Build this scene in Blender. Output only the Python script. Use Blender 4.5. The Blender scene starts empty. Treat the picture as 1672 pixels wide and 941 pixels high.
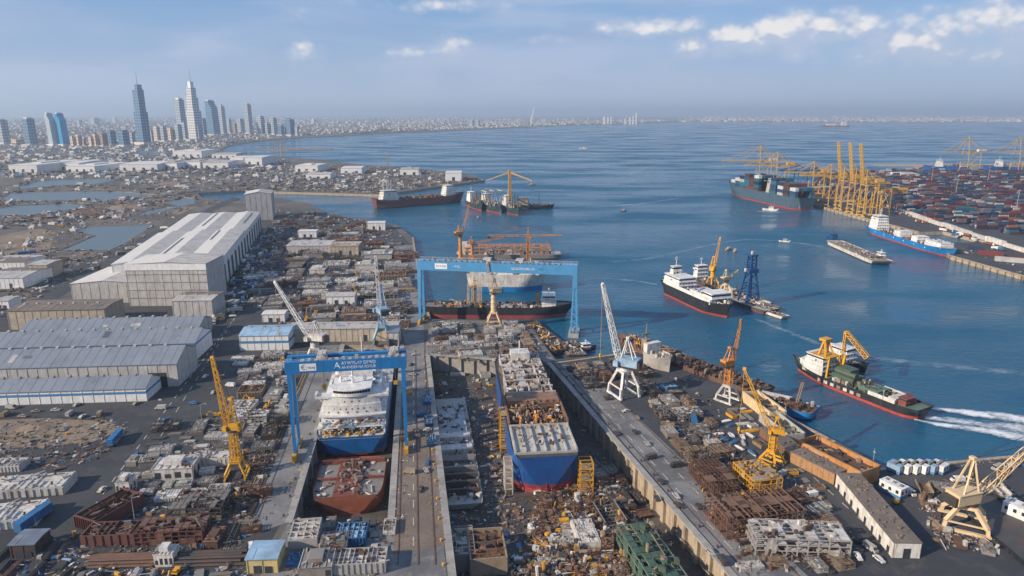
import bpy, math, random
from mathutils import Vector, Matrix
from mathutils.geometry import tessellate_polygon
SC = bpy.context.scene
COL = SC.collection
R = math.radians
rnd = random.Random(7)
# ---------------------------------------------------------------- camera model (one real camera, 140 m up on a drone)
FPX, CAMH = 1115.0, 140.0
PITCH = math.atan((470.5-186)/FPX); CS, CC = math.sin(PITCH), math.cos(PITCH)
def ray(x, y):
    u = (x-836)/FPX; v = (470.5-y)/FPX
    return u, CC+CS*v, -CS+CC*v
def P(x, y, z=0.0):                       # the ground point (height z) seen at photo pixel x, y
    u, Y, Z = ray(x, y); t = (CAMH-z)/-Z
    return Vector((u*t, Y*t, z))
def W(x, y, wy):                          # the point seen at pixel x, y that stands wy metres out
    u, Y, Z = ray(x, y); t = wy/Y
    return Vector((u*t, wy, CAMH+Z*t))
WZ = -4.0                                 # water level
YA = R(98.6)                              # the yard's long axis
AX = Vector((math.cos(YA), math.sin(YA), 0)); CR = Vector((math.sin(YA), -math.cos(YA), 0))
# ---------------------------------------------------------------- materials
MATS = {}
def M(name, col, rough=.6, metal=0., var=.25, scale=.25, dirt=None, damt=.45, dscale=.12, streak=0., rnd_v=0., bump=0., spec=.5):
    if name in MATS: return MATS[name]
    m = bpy.data.materials.new(name); m.use_nodes = True
    nt = m.node_tree; N = nt.nodes; Lk = nt.links
    b = N['Principled BSDF']; b.inputs['Roughness'].default_value = rough; b.inputs['Metallic'].default_value = metal
    b.inputs['Specular IOR Level'].default_value = spec
    tc = N.new('ShaderNodeTexCoord'); oi = N.new('ShaderNodeObjectInfo')
    off = N.new('ShaderNodeVectorMath'); off.operation = 'SCALE'; off.inputs['Scale'].default_value = 1
    cx = N.new('ShaderNodeCombineXYZ')
    mu = N.new('ShaderNodeMath'); mu.operation = 'MULTIPLY'; mu.inputs[1].default_value = 313.
    Lk.new(oi.outputs['Random'], mu.inputs[0]); Lk.new(mu.outputs[0], cx.inputs[0]); Lk.new(mu.outputs[0], cx.inputs[1])
    ad = N.new('ShaderNodeVectorMath'); ad.operation = 'ADD'
    Lk.new(tc.outputs['Object'], ad.inputs[0]); Lk.new(cx.outputs[0], ad.inputs[1])
    vec = ad.outputs[0]
    n1 = N.new('ShaderNodeTexNoise'); n1.inputs['Scale'].default_value = scale; n1.inputs['Detail'].default_value = 6; n1.inputs['Roughness'].default_value = .65
    Lk.new(vec, n1.inputs['Vector'])
    mr = N.new('ShaderNodeMapRange'); mr.inputs['From Min'].default_value = .3; mr.inputs['From Max'].default_value = .7
    mr.inputs['To Min'].default_value = 1-var; mr.inputs['To Max'].default_value = 1+var
    Lk.new(n1.outputs['Fac'], mr.inputs['Value'])
    hs = N.new('ShaderNodeHueSaturation'); hs.inputs['Color'].default_value = (*col, 1)
    val = mr.outputs[0]
    if rnd_v:
        r2 = N.new('ShaderNodeMapRange'); r2.inputs['To Min'].default_value = 1-rnd_v; r2.inputs['To Max'].default_value = 1+rnd_v
        Lk.new(oi.outputs['Random'], r2.inputs['Value'])
        mm = N.new('ShaderNodeMath'); mm.operation = 'MULTIPLY'; Lk.new(val, mm.inputs[0]); Lk.new(r2.outputs[0], mm.inputs[1]); val = mm.outputs[0]
    Lk.new(val, hs.inputs['Value']); out = hs.outputs[0]
    if dirt:
        n2 = N.new('ShaderNodeTexNoise'); n2.inputs['Scale'].default_value = 1; n2.inputs['Detail'].default_value = 8; n2.inputs['Roughness'].default_value = .7
        mp = N.new('ShaderNodeMapping'); mp.inputs['Scale'].default_value = (dscale*(6 if streak else 1), dscale*(6 if streak else 1), dscale*(.6 if streak else 1))
        Lk.new(vec, mp.inputs['Vector']); Lk.new(mp.outputs[0], n2.inputs['Vector'])
        m2 = N.new('ShaderNodeMapRange'); m2.inputs['From Min'].default_value = .5; m2.inputs['From Max'].default_value = .66; m2.inputs['To Max'].default_value = damt
        Lk.new(n2.outputs['Fac'], m2.inputs['Value'])
        mx = N.new('ShaderNodeMix'); mx.data_type = 'RGBA'; Lk.new(m2.outputs[0], mx.inputs['Factor']); Lk.new(out, mx.inputs['A']); mx.inputs['B'].default_value = (*dirt, 1)
        out = mx.outputs['Result']
    Lk.new(out, b.inputs['Base Color'])
    if bump:
        bp = N.new('ShaderNodeBump'); bp.inputs['Strength'].default_value = bump; bp.inputs['Distance'].default_value = .3
        Lk.new(n1.outputs['Fac'], bp.inputs['Height']); Lk.new(bp.outputs[0], b.inputs['Normal'])
    MATS[name] = m; return m
RUSTC = (.13, .055, .03); GRIME = (.06, .05, .045)
mWhite = M('white_paint', (.66, .66, .64), .5, dirt=(.3, .24, .18), damt=.5, streak=1, rnd_v=.1)
mOff = M('weathered_white', (.55, .53, .49), .6, dirt=(.2, .14, .1), damt=.7, streak=1, rnd_v=.15)
mGrey = M('grey_steel', (.185, .175, .16), .65, dirt=RUSTC, damt=.65, dscale=.25, rnd_v=.25)
mLGrey = M('primer_grey', (.4, .385, .36), .65, dirt=(.14, .1, .07), damt=.65, dscale=.25, rnd_v=.2)
mDark = M('dark_steel', (.05, .046, .044), .6, dirt=RUSTC, damt=.4, rnd_v=.3)
mBlack = M('black_paint', (.018, .02, .026), .45, dirt=(.1, .08, .07), damt=.35, streak=1)
mRust = M('rusty_steel', (.125, .068, .046), .75, dirt=(.06, .035, .03), damt=.7, dscale=.3, rnd_v=.25)
mRustL = M('light_rust', (.21, .12, .075), .75, dirt=(.1, .05, .03), damt=.7, dscale=.3, rnd_v=.2)
mTan = M('tan_steel', (.27, .21, .15), .7, dirt=(.16, .08, .045), damt=.7, rnd_v=.2)
mRed = M('red_lead', (.19, .058, .04), .6, dirt=(.15, .06, .04), damt=.6, rnd_v=.1)
mBoot = M('red_boot_topping', (.42, .07, .05), .55, dirt=(.12, .05, .04), damt=.5, streak=1)
mBlue = M('hull_blue', (.01, .08, .28), .4, dirt=(.09, .07, .09), damt=.55, dscale=.2, streak=1)
mBlueB = M('bright_hull_blue', (.012, .17, .43), .4, dirt=(.03, .09, .18), damt=.4, streak=1)
mCrBlue = M('crane_blue', (.012, .165, .41), .4, dirt=(.04, .09, .15), damt=.3, var=.1)
mCrBlueL = M('pale_crane_blue', (.07, .27, .5), .4, dirt=(.1, .2, .3), damt=.3, var=.1)
mDBlue = M('dark_tower_blue', (.012, .07, .2), .45, dirt=(.03, .05, .1), damt=.3)
mTarp = M('blue_tarpaulin', (.025, .12, .27), .6, rnd_v=.3)
mLBlue = M('pale_blue', (.25, .38, .5), .55, dirt=(.15, .18, .2), damt=.4, rnd_v=.2)
mYel = M('crane_yellow', (.6, .31, .02), .5, dirt=(.3, .14, .04), damt=.55, var=.15, rnd_v=.1)
mSTS = M('quay_crane_yellow', (.54, .32, .07), .5, dirt=(.35, .2, .07), damt=.3, var=.1, rnd_v=.06)
mOran = M('crane_orange', (.6, .24, .04), .5, dirt=(.25, .1, .04), damt=.55, rnd_v=.1)
mBeige = M('crane_beige', (.62, .47, .28), .55, dirt=(.35, .2, .1), damt=.5, var=.15)
mGreenD = M('dark_green_paint', (.045, .085, .06), .55, dirt=(.15, .1, .05), damt=.4, rnd_v=.2)
mGreen = M('deck_green', (.1, .16, .12), .6, dirt=(.15, .1, .06), damt=.5, rnd_v=.2)
mGlass = M('dark_glass', (.02, .03, .04), .12, var=.3)
mTyre = M('tyre_rubber', (.015, .015, .015), .8)
mConc = M('concrete', (.3, .285, .26), .85, dirt=(.13, .11, .09), damt=.6, dscale=.06, bump=.2)
mConcT = M('tan_concrete', (.36, .29, .21), .85, dirt=(.1, .075, .055), damt=.75, dscale=.1, streak=1, bump=.2)
mRoofG = M('grey_roof_sheet', (.42, .40, .37), .55, dirt=(.2, .175, .15), damt=.6, dscale=.09, streak=0, var=.18, scale=.1, rnd_v=.1)
mRoofW = M('white_roof_sheet', (.64, .62, .57), .5, dirt=(.42, .38, .32), damt=.55, var=.12, scale=.08, dscale=.08)
mRoofS = M('pale_blue_grey_roof', (.2, .225, .26), .5, dirt=(.12, .13, .15), damt=.45, dscale=.07, var=.12, scale=.06)
mRoofB = M('blue_grey_roof', (.16, .19, .24), .5, dirt=(.25, .27, .3), damt=.5, var=.15, rnd_v=.15)
mRoofD = M('dark_roof', (.09, .1, .12), .55, dirt=(.2, .2, .2), damt=.5, var=.2)
mWallG = M('grey_cladding', (.43, .42, .4), .6, dirt=(.2, .17, .14), damt=.65, streak=1, var=.18)
mWallW = M('white_cladding', (.68, .68, .67), .55, dirt=(.4, .38, .35), damt=.4, streak=1, var=.1, rnd_v=.08)
mWallB = M('blue_cladding', (.06, .2, .4), .5, dirt=(.15, .2, .25), damt=.3, var=.1)
mWallT = M('tan_wall', (.42, .36, .28), .7, dirt=(.25, .2, .15), damt=.4, streak=1, rnd_v=.15)
mBrownRoof = M('brown_rusty_roof', (.14, .115, .095), .8, dirt=(.24, .19, .15), damt=.5, rnd_v=.15)
mDoor = M('dark_opening', (.03, .035, .045), .7)
# ---------------------------------------------------------------- mesh builder
class MB:
    def __init__(s): s.v = []; s.f = []; s.m = []
    def quad(s, a, b, c, d, m=0):
        k = len(s.v); s.v += [tuple(a), tuple(b), tuple(c), tuple(d)]; s.f.append((k, k+1, k+2, k+3)); s.m.append(m)
    def hexa(s, pts, m=0, mt=None):      # 8 points: bottom ring then top ring
        k = len(s.v); s.v += [tuple(p) for p in pts]
        for i, q in enumerate(((3, 2, 1, 0), (4, 5, 6, 7), (0, 1, 5, 4), (1, 2, 6, 5), (2, 3, 7, 6), (3, 0, 4, 7))):
            s.f.append(tuple(k+j for j in q)); s.m.append(mt if (mt is not None and i == 1) else m)
    def box(s, x0, x1, y0, y1, z0, z1, m=0, mt=None):
        s.hexa([(x0, y0, z0), (x1, y0, z0), (x1, y1, z0), (x0, y1, z0), (x0, y0, z1), (x1, y0, z1), (x1, y1, z1), (x0, y1, z1)], m, mt)
    def cbox(s, c, dx, dy, dz, yaw=0, m=0, tilt=0, mt=None):   # centre of base
        ca, sa = math.cos(yaw), math.sin(yaw); pts = []
        for z in (0, dz):
            for x, y in ((-.5, -.5), (.5, -.5), (.5, .5), (-.5, .5)):
                X, Y, Z = x*dx, y*dy, z
                if tilt: X, Z = X*math.cos(tilt)-Z*math.sin(tilt), X*math.sin(tilt)+Z*math.cos(tilt)
                pts.append((c[0]+X*ca-Y*sa, c[1]+X*sa+Y*ca, c[2]+Z))
        s.hexa(pts, m, mt)
    def beam(s, a, b, w, h=None, m=0, w2=None):
        a = Vector(a); b = Vector(b); d = (b-a)
        if d.length < 1e-6: return
        d.normalize(); h = h or w; w2 = w2 or w
        up = Vector((0, 0, 1)) if abs(d.z) < .95 else Vector((1, 0, 0))
        sx = d.cross(up).normalized(); sy = sx.cross(d).normalized(); pts = []
        for p, q in ((a, 1), (b, w2/w)):
            for i, j in ((-.5, -.5), (.5, -.5), (.5, .5), (-.5, .5)): pts.append(p+sx*i*w*q+sy*j*h*q)
        s.hexa(pts, m)
    def tube(s, a, b, r, n=8, m=0, r2=None, cap=True):
        a = Vector(a); b = Vector(b); d = (b-a).normalized(); r2 = r if r2 is None else r2
        up = Vector((0, 0, 1)) if abs(d.z) < .95 else Vector((1, 0, 0))
        sx = d.cross(up).normalized(); sy = sx.cross(d).normalized(); k = len(s.v)
        for p, rr in ((a, r), (b, r2)):
            for i in range(n):
                t = 2*math.pi*i/n; s.v.append(tuple(p+sx*math.cos(t)*rr+sy*math.sin(t)*rr))
        for i in range(n):
            j = (i+1) % n; s.f.append((k+i, k+j, k+n+j, k+n+i)); s.m.append(m)
        if cap:
            s.f.append(tuple(k+n+i for i in range(n))); s.m.append(m); s.f.append(tuple(k+n-1-i for i in range(n))); s.m.append(m)
    def prism(s, poly, z0, z1, m=0, mt=None):
        k = len(s.v); n = len(poly)
        s.v += [(p[0], p[1], z0) for p in poly]+[(p[0], p[1], z1) for p in poly]
        for i in range(n):
            j = (i+1) % n; s.f.append((k+i, k+j, k+n+j, k+n+i)); s.m.append(m)
        s.f.append(tuple(k+n+i for i in range(n))); s.m.append(m if mt is None else mt)
    def lattice(s, a, b, w, n, t, m=0, w2=None, up=None):   # four-chord truss between two points
        a = Vector(a); b = Vector(b); d = (b-a).normalized(); w2 = w if w2 is None else w2
        up = Vector(up) if up else (Vector((0, 0, 1)) if abs(d.z) < .95 else Vector((1, 0, 0)))
        sx = d.cross(up).normalized(); sy = sx.cross(d).normalized()
        cs = ((-.5, -.5), (.5, -.5), (.5, .5), (-.5, .5)); ring = []
        for i in range(n+1):
            q = i/n; p = a.lerp(b, q); ww = w+(w2-w)*q; ring.append([p+sx*c[0]*ww+sy*c[1]*ww for c in cs])
        for c in range(4): s.beam(ring[0][c], ring[n][c], t, m=m)
        for i in range(n):
            for c in range(4):
                e = (c+1) % 4
                s.beam(ring[i][c], ring[i+1][e] if i % 2 else ring[i+1][e], t*.6, m=m)
                if i % 2 == 0: s.beam(ring[i][c], ring[i][e], t*.6, m=m)
        for c in range(4): s.beam(ring[n][c], ring[n][(c+1) % 4], t*.8, m=m)
    def mesh(s, name, mats):
        me = bpy.data.meshes.new(name); me.from_pydata(s.v, [], s.f)
        for x in (mats if isinstance(mats, (list, tuple)) else [mats]): me.materials.append(x)
        me.polygons.foreach_set('material_index', s.m); me.update(); return me
    def build(s, name, mats, parent=None, label=None):
        o = bpy.data.objects.new(name, s.mesh(name, mats)); COL.objects.link(o)
        if parent is not None: o.parent = parent
        if label: o['label'] = label
        return o
THINGS = []
def tag(o, label, cat, group=None, kind=None):
    if label: o['label'] = label
    if cat: o['category'] = cat
    if group: o['group'] = group
    if kind: o['kind'] = kind
    if not kind: THINGS.append(o)
    return o
def thing(name, label, cat, loc=(0, 0, 0), yaw=0., group=None):
    o = bpy.data.objects.new(name, None); COL.objects.link(o); o.location = loc; o.rotation_euler = (0, 0, yaw); o.empty_display_size = .5
    return tag(o, label, cat, group)
def struct(name, mb, mats): return tag(mb.build(name, mats), None, None, kind='structure')
def stuff(name, mb, mats, label, cat=None): return tag(mb.build(name, mats), label, cat, kind='stuff')
KIDS = {}
def kids(o):
    if o.name not in KIDS: KIDS[o.name] = [c for c in bpy.data.objects if c.parent == o]
    return KIDS[o.name]
def dup(src, loc, yaw, label, group=None, scale=None):
    r = src.copy(); COL.objects.link(r); r.location = loc; r.rotation_euler = (0, 0, yaw)
    if scale: r.scale = scale
    r['label'] = label
    if group: r['group'] = group
    THINGS.append(r)
    for ch in kids(src):
        c = ch.copy(); COL.objects.link(c); c.parent = r
        for g in kids(ch):
            d = g.copy(); COL.objects.link(d); d.parent = c
    return r
class Proto:                                # the first placement moves the source itself, the rest are copies of it and its parts
    def __init__(s, src): s.src = src; s.used = False
    def put(s, loc, yaw, label, group=None, scale=None):
        if not s.used:
            s.used = True; o = s.src; kids(o)
            for c in kids(o): kids(c)
            o.location = loc; o.rotation_euler = (0, 0, yaw); o['label'] = label
            if group: o['group'] = group
            s.pend = scale; s.first = o
            return o
        return dup(s.src, loc, yaw, label, group, scale)
def lettering(parent, txt, loc, rot, size, mat, name='lettering', ext=.02, sx=1.):
    cu = bpy.data.curves.new('letters', 'FONT'); cu.body = txt; cu.size = size; cu.extrude = ext; cu.align_x = 'CENTER'; cu.align_y = 'CENTER'
    t = bpy.data.objects.new('letters', cu); COL.objects.link(t)
    dg = bpy.context.evaluated_depsgraph_get(); me = bpy.data.meshes.new_from_object(t.evaluated_get(dg))
    bpy.data.objects.remove(t); bpy.data.curves.remove(cu)
    me.materials.clear(); me.materials.append(mat)
    o = bpy.data.objects.new(name, me); COL.objects.link(o); o.parent = parent; o.location = loc; o.rotation_euler = rot; o.scale = (sx, 1, 1)
    return o
def inpoly(x, y, poly):
    c = False; n = len(poly); j = n-1
    for i in range(n):
        xi, yi = poly[i][0], poly[i][1]; xj, yj = poly[j][0], poly[j][1]
        if (yi > y) != (yj > y) and x < (xj-xi)*(y-yi)/(yj-yi)+xi: c = not c
        j = i
    return c
# ================================================================ camera, light, sky
cam = bpy.data.cameras.new('camera'); camo = bpy.data.objects.new('camera', cam); COL.objects.link(camo)
camo.location = (0, 0, CAMH); camo.rotation_euler = (math.pi/2-PITCH, 0, 0)
cam.sensor_width = 36; cam.lens = FPX/1672*36; cam.clip_start = 1; cam.clip_end = 200000
SC.camera = camo
SUNV = Vector((-.86, -.43, .47)).normalized(); SEL = math.asin(SUNV.z); SAZ = math.atan2(SUNV.x, SUNV.y) % (2*math.pi)
sl = bpy.data.lights.new('sun', 'SUN'); sl.energy = 5.0; sl.angle = R(.5); sl.color = (1, .84, .66)
so = bpy.data.objects.new('sun', sl); COL.objects.link(so); so.rotation_euler = (-SUNV).to_track_quat('-Z', 'Y').to_euler()
w = bpy.data.worlds.new('World'); SC.world = w; w.use_nodes = True
nt = w.node_tree; N = nt.nodes; LK = nt.links; N.clear()
wo = N.new('ShaderNodeOutputWorld'); bg = N.new('ShaderNodeBackground'); LK.new(bg.outputs[0], wo.inputs['Surface'])
sky = N.new('ShaderNodeTexSky'); sky.sky_type = 'NISHITA'; sky.sun_disc = False; sky.sun_elevation = SEL; sky.sun_rotation = SAZ
sky.air_density = 1.0; sky.dust_density = .6; sky.ozone_density = 3.5; sky.altitude = 100
bg.inputs['Strength'].default_value = .072
def mth(op, a, b=None, c=None, clamp=False):
    n = N.new('ShaderNodeMath'); n.operation = op; n.use_clamp = clamp
    for i, x in enumerate((a, b, c)):
        if x is None: continue
        if isinstance(x, (int, float)): n.inputs[i].default_value = x
        else: LK.new(x, n.inputs[i])
    return n.outputs[0]
def mrg(v, a, b, c=0., d=1., smooth=True):
    n = N.new('ShaderNodeMapRange'); n.interpolation_type = 'SMOOTHSTEP' if smooth else 'LINEAR'
    for k, x in zip(('From Min', 'From Max', 'To Min', 'To Max'), (a, b, c, d)): n.inputs[k].default_value = x
    LK.new(v, n.inputs['Value']); return n.outputs[0]
def mixc(f, a, b):
    n = N.new('ShaderNodeMix'); n.data_type = 'RGBA'
    for k, x in zip(('Factor', 'A', 'B'), (f, a, b)):
        if isinstance(x, (tuple, float, int)): n.inputs[k].default_value = x
        else: LK.new(x, n.inputs[k])
    return n.outputs['Result']
tc = N.new('ShaderNodeTexCoord'); sp = N.new('ShaderNodeSeparateXYZ'); LK.new(tc.outputs['Generated'], sp.inputs[0])
az = mth('ARCTAN2', sp.outputs[0], sp.outputs[1]); el = mth('ARCSINE', sp.outputs[2])
def nz(a, e, sa, se, scale=1., detail=8, rough=.6, seed=0., dist=0.):
    c = N.new('ShaderNodeCombineXYZ'); LK.new(mth('MULTIPLY', a, sa), c.inputs[0]); LK.new(mth('MULTIPLY', e, se), c.inputs[1]); c.inputs[2].default_value = seed
    n = N.new('ShaderNodeTexNoise'); n.inputs['Scale'].default_value = scale; n.inputs['Detail'].default_value = detail; n.inputs['Roughness'].default_value = rough; n.inputs['Distortion'].default_value = dist
    LK.new(c.outputs[0], n.inputs['Vector']); return n.outputs['Fac']
def azel(x, y):
    u, Y, Z = ray(x, y); return math.atan2(u, Y), math.atan2(Z, math.hypot(u, Y))
# cumulus banks: centre, half width and half height in the sky (from the photo), amount
BANKS = [(1290, 62, 190, 40, 1.15), (1585, 52, 150, 52, 1.1), (1080, 46, 105, 22, .95), (478, 90, 50, 26, .62), (655, 88, 32, 14, .6), (745, 80, 42, 24, .6),
         (520, 92, 25, 12, .5), (760, 8, 170, 14, .6), (495, 26, 36, 14, .45), (1620, 20, 45, 26, 1.15), (900, 66, 55, 10, .6), (1480, 86, 260, 20, .7)]
def cloudfield(a, e):
    best = None
    for x, y, rx, ry, amt in BANKS:
        a0, e0 = azel(x, y); ra = rx/1115*1.15; re = ry/1115*1.1
        d = mth('ADD', mth('POWER', mth('ABSOLUTE', mth('MULTIPLY', mth('SUBTRACT', a, a0), 1/ra)), 2.), mth('POWER', mth('ABSOLUTE', mth('MULTIPLY', mth('SUBTRACT', e, e0), 1/re)), 2.))
        v = mth('MULTIPLY', mth('SUBTRACT', 1., d), amt)
        best = v if best is None else mth('MAXIMUM', best, v)
    best = mth('MAXIMUM', best, -.6)
    n = nz(a, e, 14, 22, 1., 7, .6, 2.3, .2)
    def vor(sa, se, seed):
        c = N.new('ShaderNodeCombineXYZ'); LK.new(mth('MULTIPLY', a, sa), c.inputs[0]); LK.new(mth('MULTIPLY', e, se), c.inputs[1]); c.inputs[2].default_value = seed
        v = N.new('ShaderNodeTexVoronoi'); v.feature = 'F1'; v.inputs['Scale'].default_value = 1; LK.new(c.outputs[0], v.inputs['Vector']); return v.outputs['Distance']
    puff = mth('ADD', mth('MULTIPLY', mth('SUBTRACT', .45, vor(19, 32, 1.3)), 1.0), mth('ADD', mth('MULTIPLY', mth('SUBTRACT', .45, vor(46, 70, 5.7)), .55), mth('MULTIPLY', mth('SUBTRACT', .45, vor(110, 150, 3.1)), .26)))
    return mth('ADD', mth('ADD', mth('MULTIPLY', best, 1.1), puff), mth('MULTIPLY', mth('SUBTRACT', n, .5), 1.8))
d0 = cloudfield(az, el)
d1 = cloudfield(mth('ADD', az, -.008), mth('ADD', el, .016))
cum = mrg(d0, .05, 1.35)
lit = mth('MULTIPLY', mrg(mth('SUBTRACT', d0, d1), -.05, .6), mrg(d0, .35, 1.2), clamp=True)
# veil of thin grey stratus
veil = nz(az, el, 3.2, 14, 1., 7, .55, 9.1, .6)
lowv = mrg(el, .0, .16, 1., 0.)
wvm = mth('ADD', mth('MULTIPLY', lowv, .62), mth('MULTIPLY', mrg(veil, .40, .68), .62), clamp=True)
base = mixc(mth('MULTIPLY', wvm, .86), mixc(.5, sky.outputs[0], (2.6, 5.0, 9.4, 1)), (5.3, 6.2, 8.3, 1))
dk = mrg(nz(az, el, 3.4, 17, 1., 7, .6, 4.2, .5), .46, .62, 0., .9)
base = mixc(mth('MULTIPLY', dk, mrg(el, .08, .14)), base, (3.5, 4.6, 7.2, 1))
ccol = mixc(lit, (5.9, 6.6, 8.3, 1), (10.4, 10., 9.8, 1))
base = mixc(mth('MULTIPLY', mrg(el, .0, .06, 1., 0.), .8), base, (5.4, 6.6, 8.2, 1))
fin = mixc(mth('MULTIPLY', cum, .95), base, ccol)
LK.new(fin, bg.inputs['Color'])
SC.view_settings.view_transform = 'Standard'; SC.view_settings.look = 'None'; SC.view_settings.gamma = 1; SC.view_settings.exposure = .36; SC.view_settings.use_curve_mapping = False
SC.cycles.use_denoising = True
SC.cycles.max_bounces = 6; SC.cycles.volume_bounces = 0; SC.cycles.transparent_max_bounces = 8
SC.cycles.caustics_reflective = False; SC.cycles.caustics_refractive = False
# haze
hz = MB(); hz.box(-45000, 45000, -400, 45000, -14, 420)
hm = bpy.data.materials.new('haze_air'); hm.use_nodes = True; hn = hm.node_tree; hn.nodes.clear()
ho = hn.nodes.new('ShaderNodeOutputMaterial'); pv = hn.nodes.new('ShaderNodeVolumePrincipled')
pv.inputs['Density'].default_value = 8.5e-5; pv.inputs['Color'].default_value = (.66, .82, 1, 1); pv.inputs['Anisotropy'].default_value = .2
hn.links.new(pv.outputs[0], ho.inputs['Volume'])
stuff('haze', hz, hm, 'pale blue haze in the air over the harbour')
# ================================================================ water
def node_mat(name):
    m = bpy.data.materials.new(name); m.use_nodes = True; return m, m.node_tree.nodes, m.node_tree.links, m.node_tree.nodes['Principled BSDF']
wm, wn, wl, wb = node_mat('sea_water')
wb.inputs['Base Color'].default_value = (.004, .055, .105, 1); wb.inputs['Roughness'].default_value = .12; wb.inputs['IOR'].default_value = 1.33
g = wn.new('ShaderNodeNewGeometry')
def wnoise(sc, det, rough=.55, stretch=(1, 1, 1), rot=0):
    mp = wn.new('ShaderNodeMapping'); mp.inputs['Scale'].default_value = stretch; mp.inputs['Rotation'].default_value = (0, 0, rot)
    wl.new(g.outputs['Position'], mp.inputs['Vector'])
    n = wn.new('ShaderNodeTexNoise'); n.inputs['Scale'].default_value = sc; n.inputs['Detail'].default_value = det; n.inputs['Roughness'].default_value = rough
    wl.new(mp.outputs[0], n.inputs['Vector']); return n.outputs['Fac']
b1 = wn.new('ShaderNodeBump'); b1.inputs['Strength'].default_value = .75; b1.inputs['Distance'].default_value = 2.0
wl.new(wnoise(.11, 5, .6, (1, 2.0, 1), R(12)), b1.inputs['Height'])
b2 = wn.new('ShaderNodeBump'); b2.inputs['Strength'].default_value = .17; b2.inputs['Distance'].default_value = 3.5
wl.new(wnoise(.028, 3, .5, (1, 1.8, 1), R(-20)), b2.inputs['Height']); wl.new(b1.outputs[0], b2.inputs['Normal'])
wl.new(b2.outputs[0], wb.inputs['Normal'])
slick = wn.new('ShaderNodeMapRange'); slick.inputs['From Min'].default_value = .42; slick.inputs['From Max'].default_value = .62; slick.inputs['To Min'].default_value = .04; slick.inputs['To Max'].default_value = .5
wl.new(wnoise(.0035, 5, .6, (1, 2.4, 1), R(15)), slick.inputs['Value']); wl.new(slick.outputs[0], wb.inputs['Roughness'])
wcx = wn.new('ShaderNodeMix'); wcx.data_type = 'RGBA'; wcx.inputs['A'].default_value = (.003, .068, .14, 1); wcx.inputs['B'].default_value = (.009, .112, .19, 1)
wl.new(wnoise(.004, 4, .55), wcx.inputs['Factor']); wl.new(wcx.outputs['Result'], wb.inputs['Base Color'])
# ================================================================ land
def pp(l, z=0): return [P(x, y, z) for x, y in l]
V2 = lambda x, y: Vector((x, y, 0))
D1 = [V2(-78-2, 150), V2(-79.5, 213), V2(-106.5, 405), V2(-68, 405), V2(-52, 279), V2(-42, 213)][1:]          # dry dock of the white-bridged ship
D2 = [V2(-15.5, 160), V2(-51.5, 388), V2(22, 373), V2(76, 160)]                                                 # wide dry dock
coast = [V2(-60000, 60), V2(500, 60), V2(500, 312)] + pp([(1672, 745), (1432, 768), (1400, 742), (1300, 690), (1235, 648), (1060, 572), (908, 587), (893, 568), (868, 532), (830, 523), (702, 521), (688, 478), (674, 388), (650, 368), (612, 361), (560, 353), (530, 346), (500, 331), (445, 322), (380, 329), (330, 323), (322, 315), (400, 311), (450, 313), (620, 318), (700, 307), (792, 294), (765, 284), (690, 276), (600, 270), (500, 259), (440, 257), (385, 251), (359, 246), (372, 238), (430, 229), (500, 224), (556, 222), (641, 217), (709, 214.5), (862, 208), (930, 204.5), (998, 203), (1066, 201), (1112, 199.5), (1400, 200), (1672, 200), (2600, 200)]) + [V2(60000, 30000), V2(60000, 65000), V2(-60000, 65000)]
ponds = [pp(l) for l in ([(97, 409), (156, 384), (118, 378), (143, 370), (256, 366), (229, 381), (188, 408)], [(24, 306), (67, 295), (120, 293), (207, 291.5), (151, 301), (90, 303), (35, 309)],
         [(2, 326), (16, 315), (110, 313.5), (190, 313), (262, 318), (180, 326), (60, 328)], [(-60, 352), (20, 336), (90, 333), (150, 333), (100, 345), (40, 352)], [(221, 352), (242, 343), (272, 338), (285, 339.5), (242, 351)], [(218, 253), (230, 246), (262, 246), (258, 254)], [(270, 330), (300, 322), (322, 325), (316, 333), (290, 337)])]
term = pp([(1314, 330), (1419, 358), (1500, 379), (1540, 378), (1618, 396), (1556, 396), (1538, 405), (1550, 417), (1672, 451)]) + [V2(1150, 560), V2(4000, 1500)] + pp([(2300, 283), (1460, 282), (1340, 287)])
spit = pp([(411, 244), (470, 241), (545, 242), (540, 244), (470, 245)], -2)
mole = pp([(1425, 268.5), (1520, 268), (1700, 266.5), (1700, 268.5), (1520, 269.6), (1500, 274), (1495, 273.6), (1505, 270)], -1)
def land(name, outer, holes, mats, z=0., zb=-13.):
    loops = [outer]+holes; mb = MB()
    tris = tessellate_polygon([[Vector((p.x, p.y, 0)) for p in l] for l in loops])
    flat = [p for l in loops for p in l]; mb.v = [(p.x, p.y, z) for p in flat]
    for t in tris: mb.f.append(tuple(t)); mb.m.append(0)
    for l in loops:
        n = len(l)
        for i in range(n):
            a, b = l[i], l[(i+1) % n]; mb.quad((a.x, a.y, z), (b.x, b.y, z), (b.x, b.y, zb), (a.x, a.y, zb), 1)
    return struct(name, mb, mats)
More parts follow.
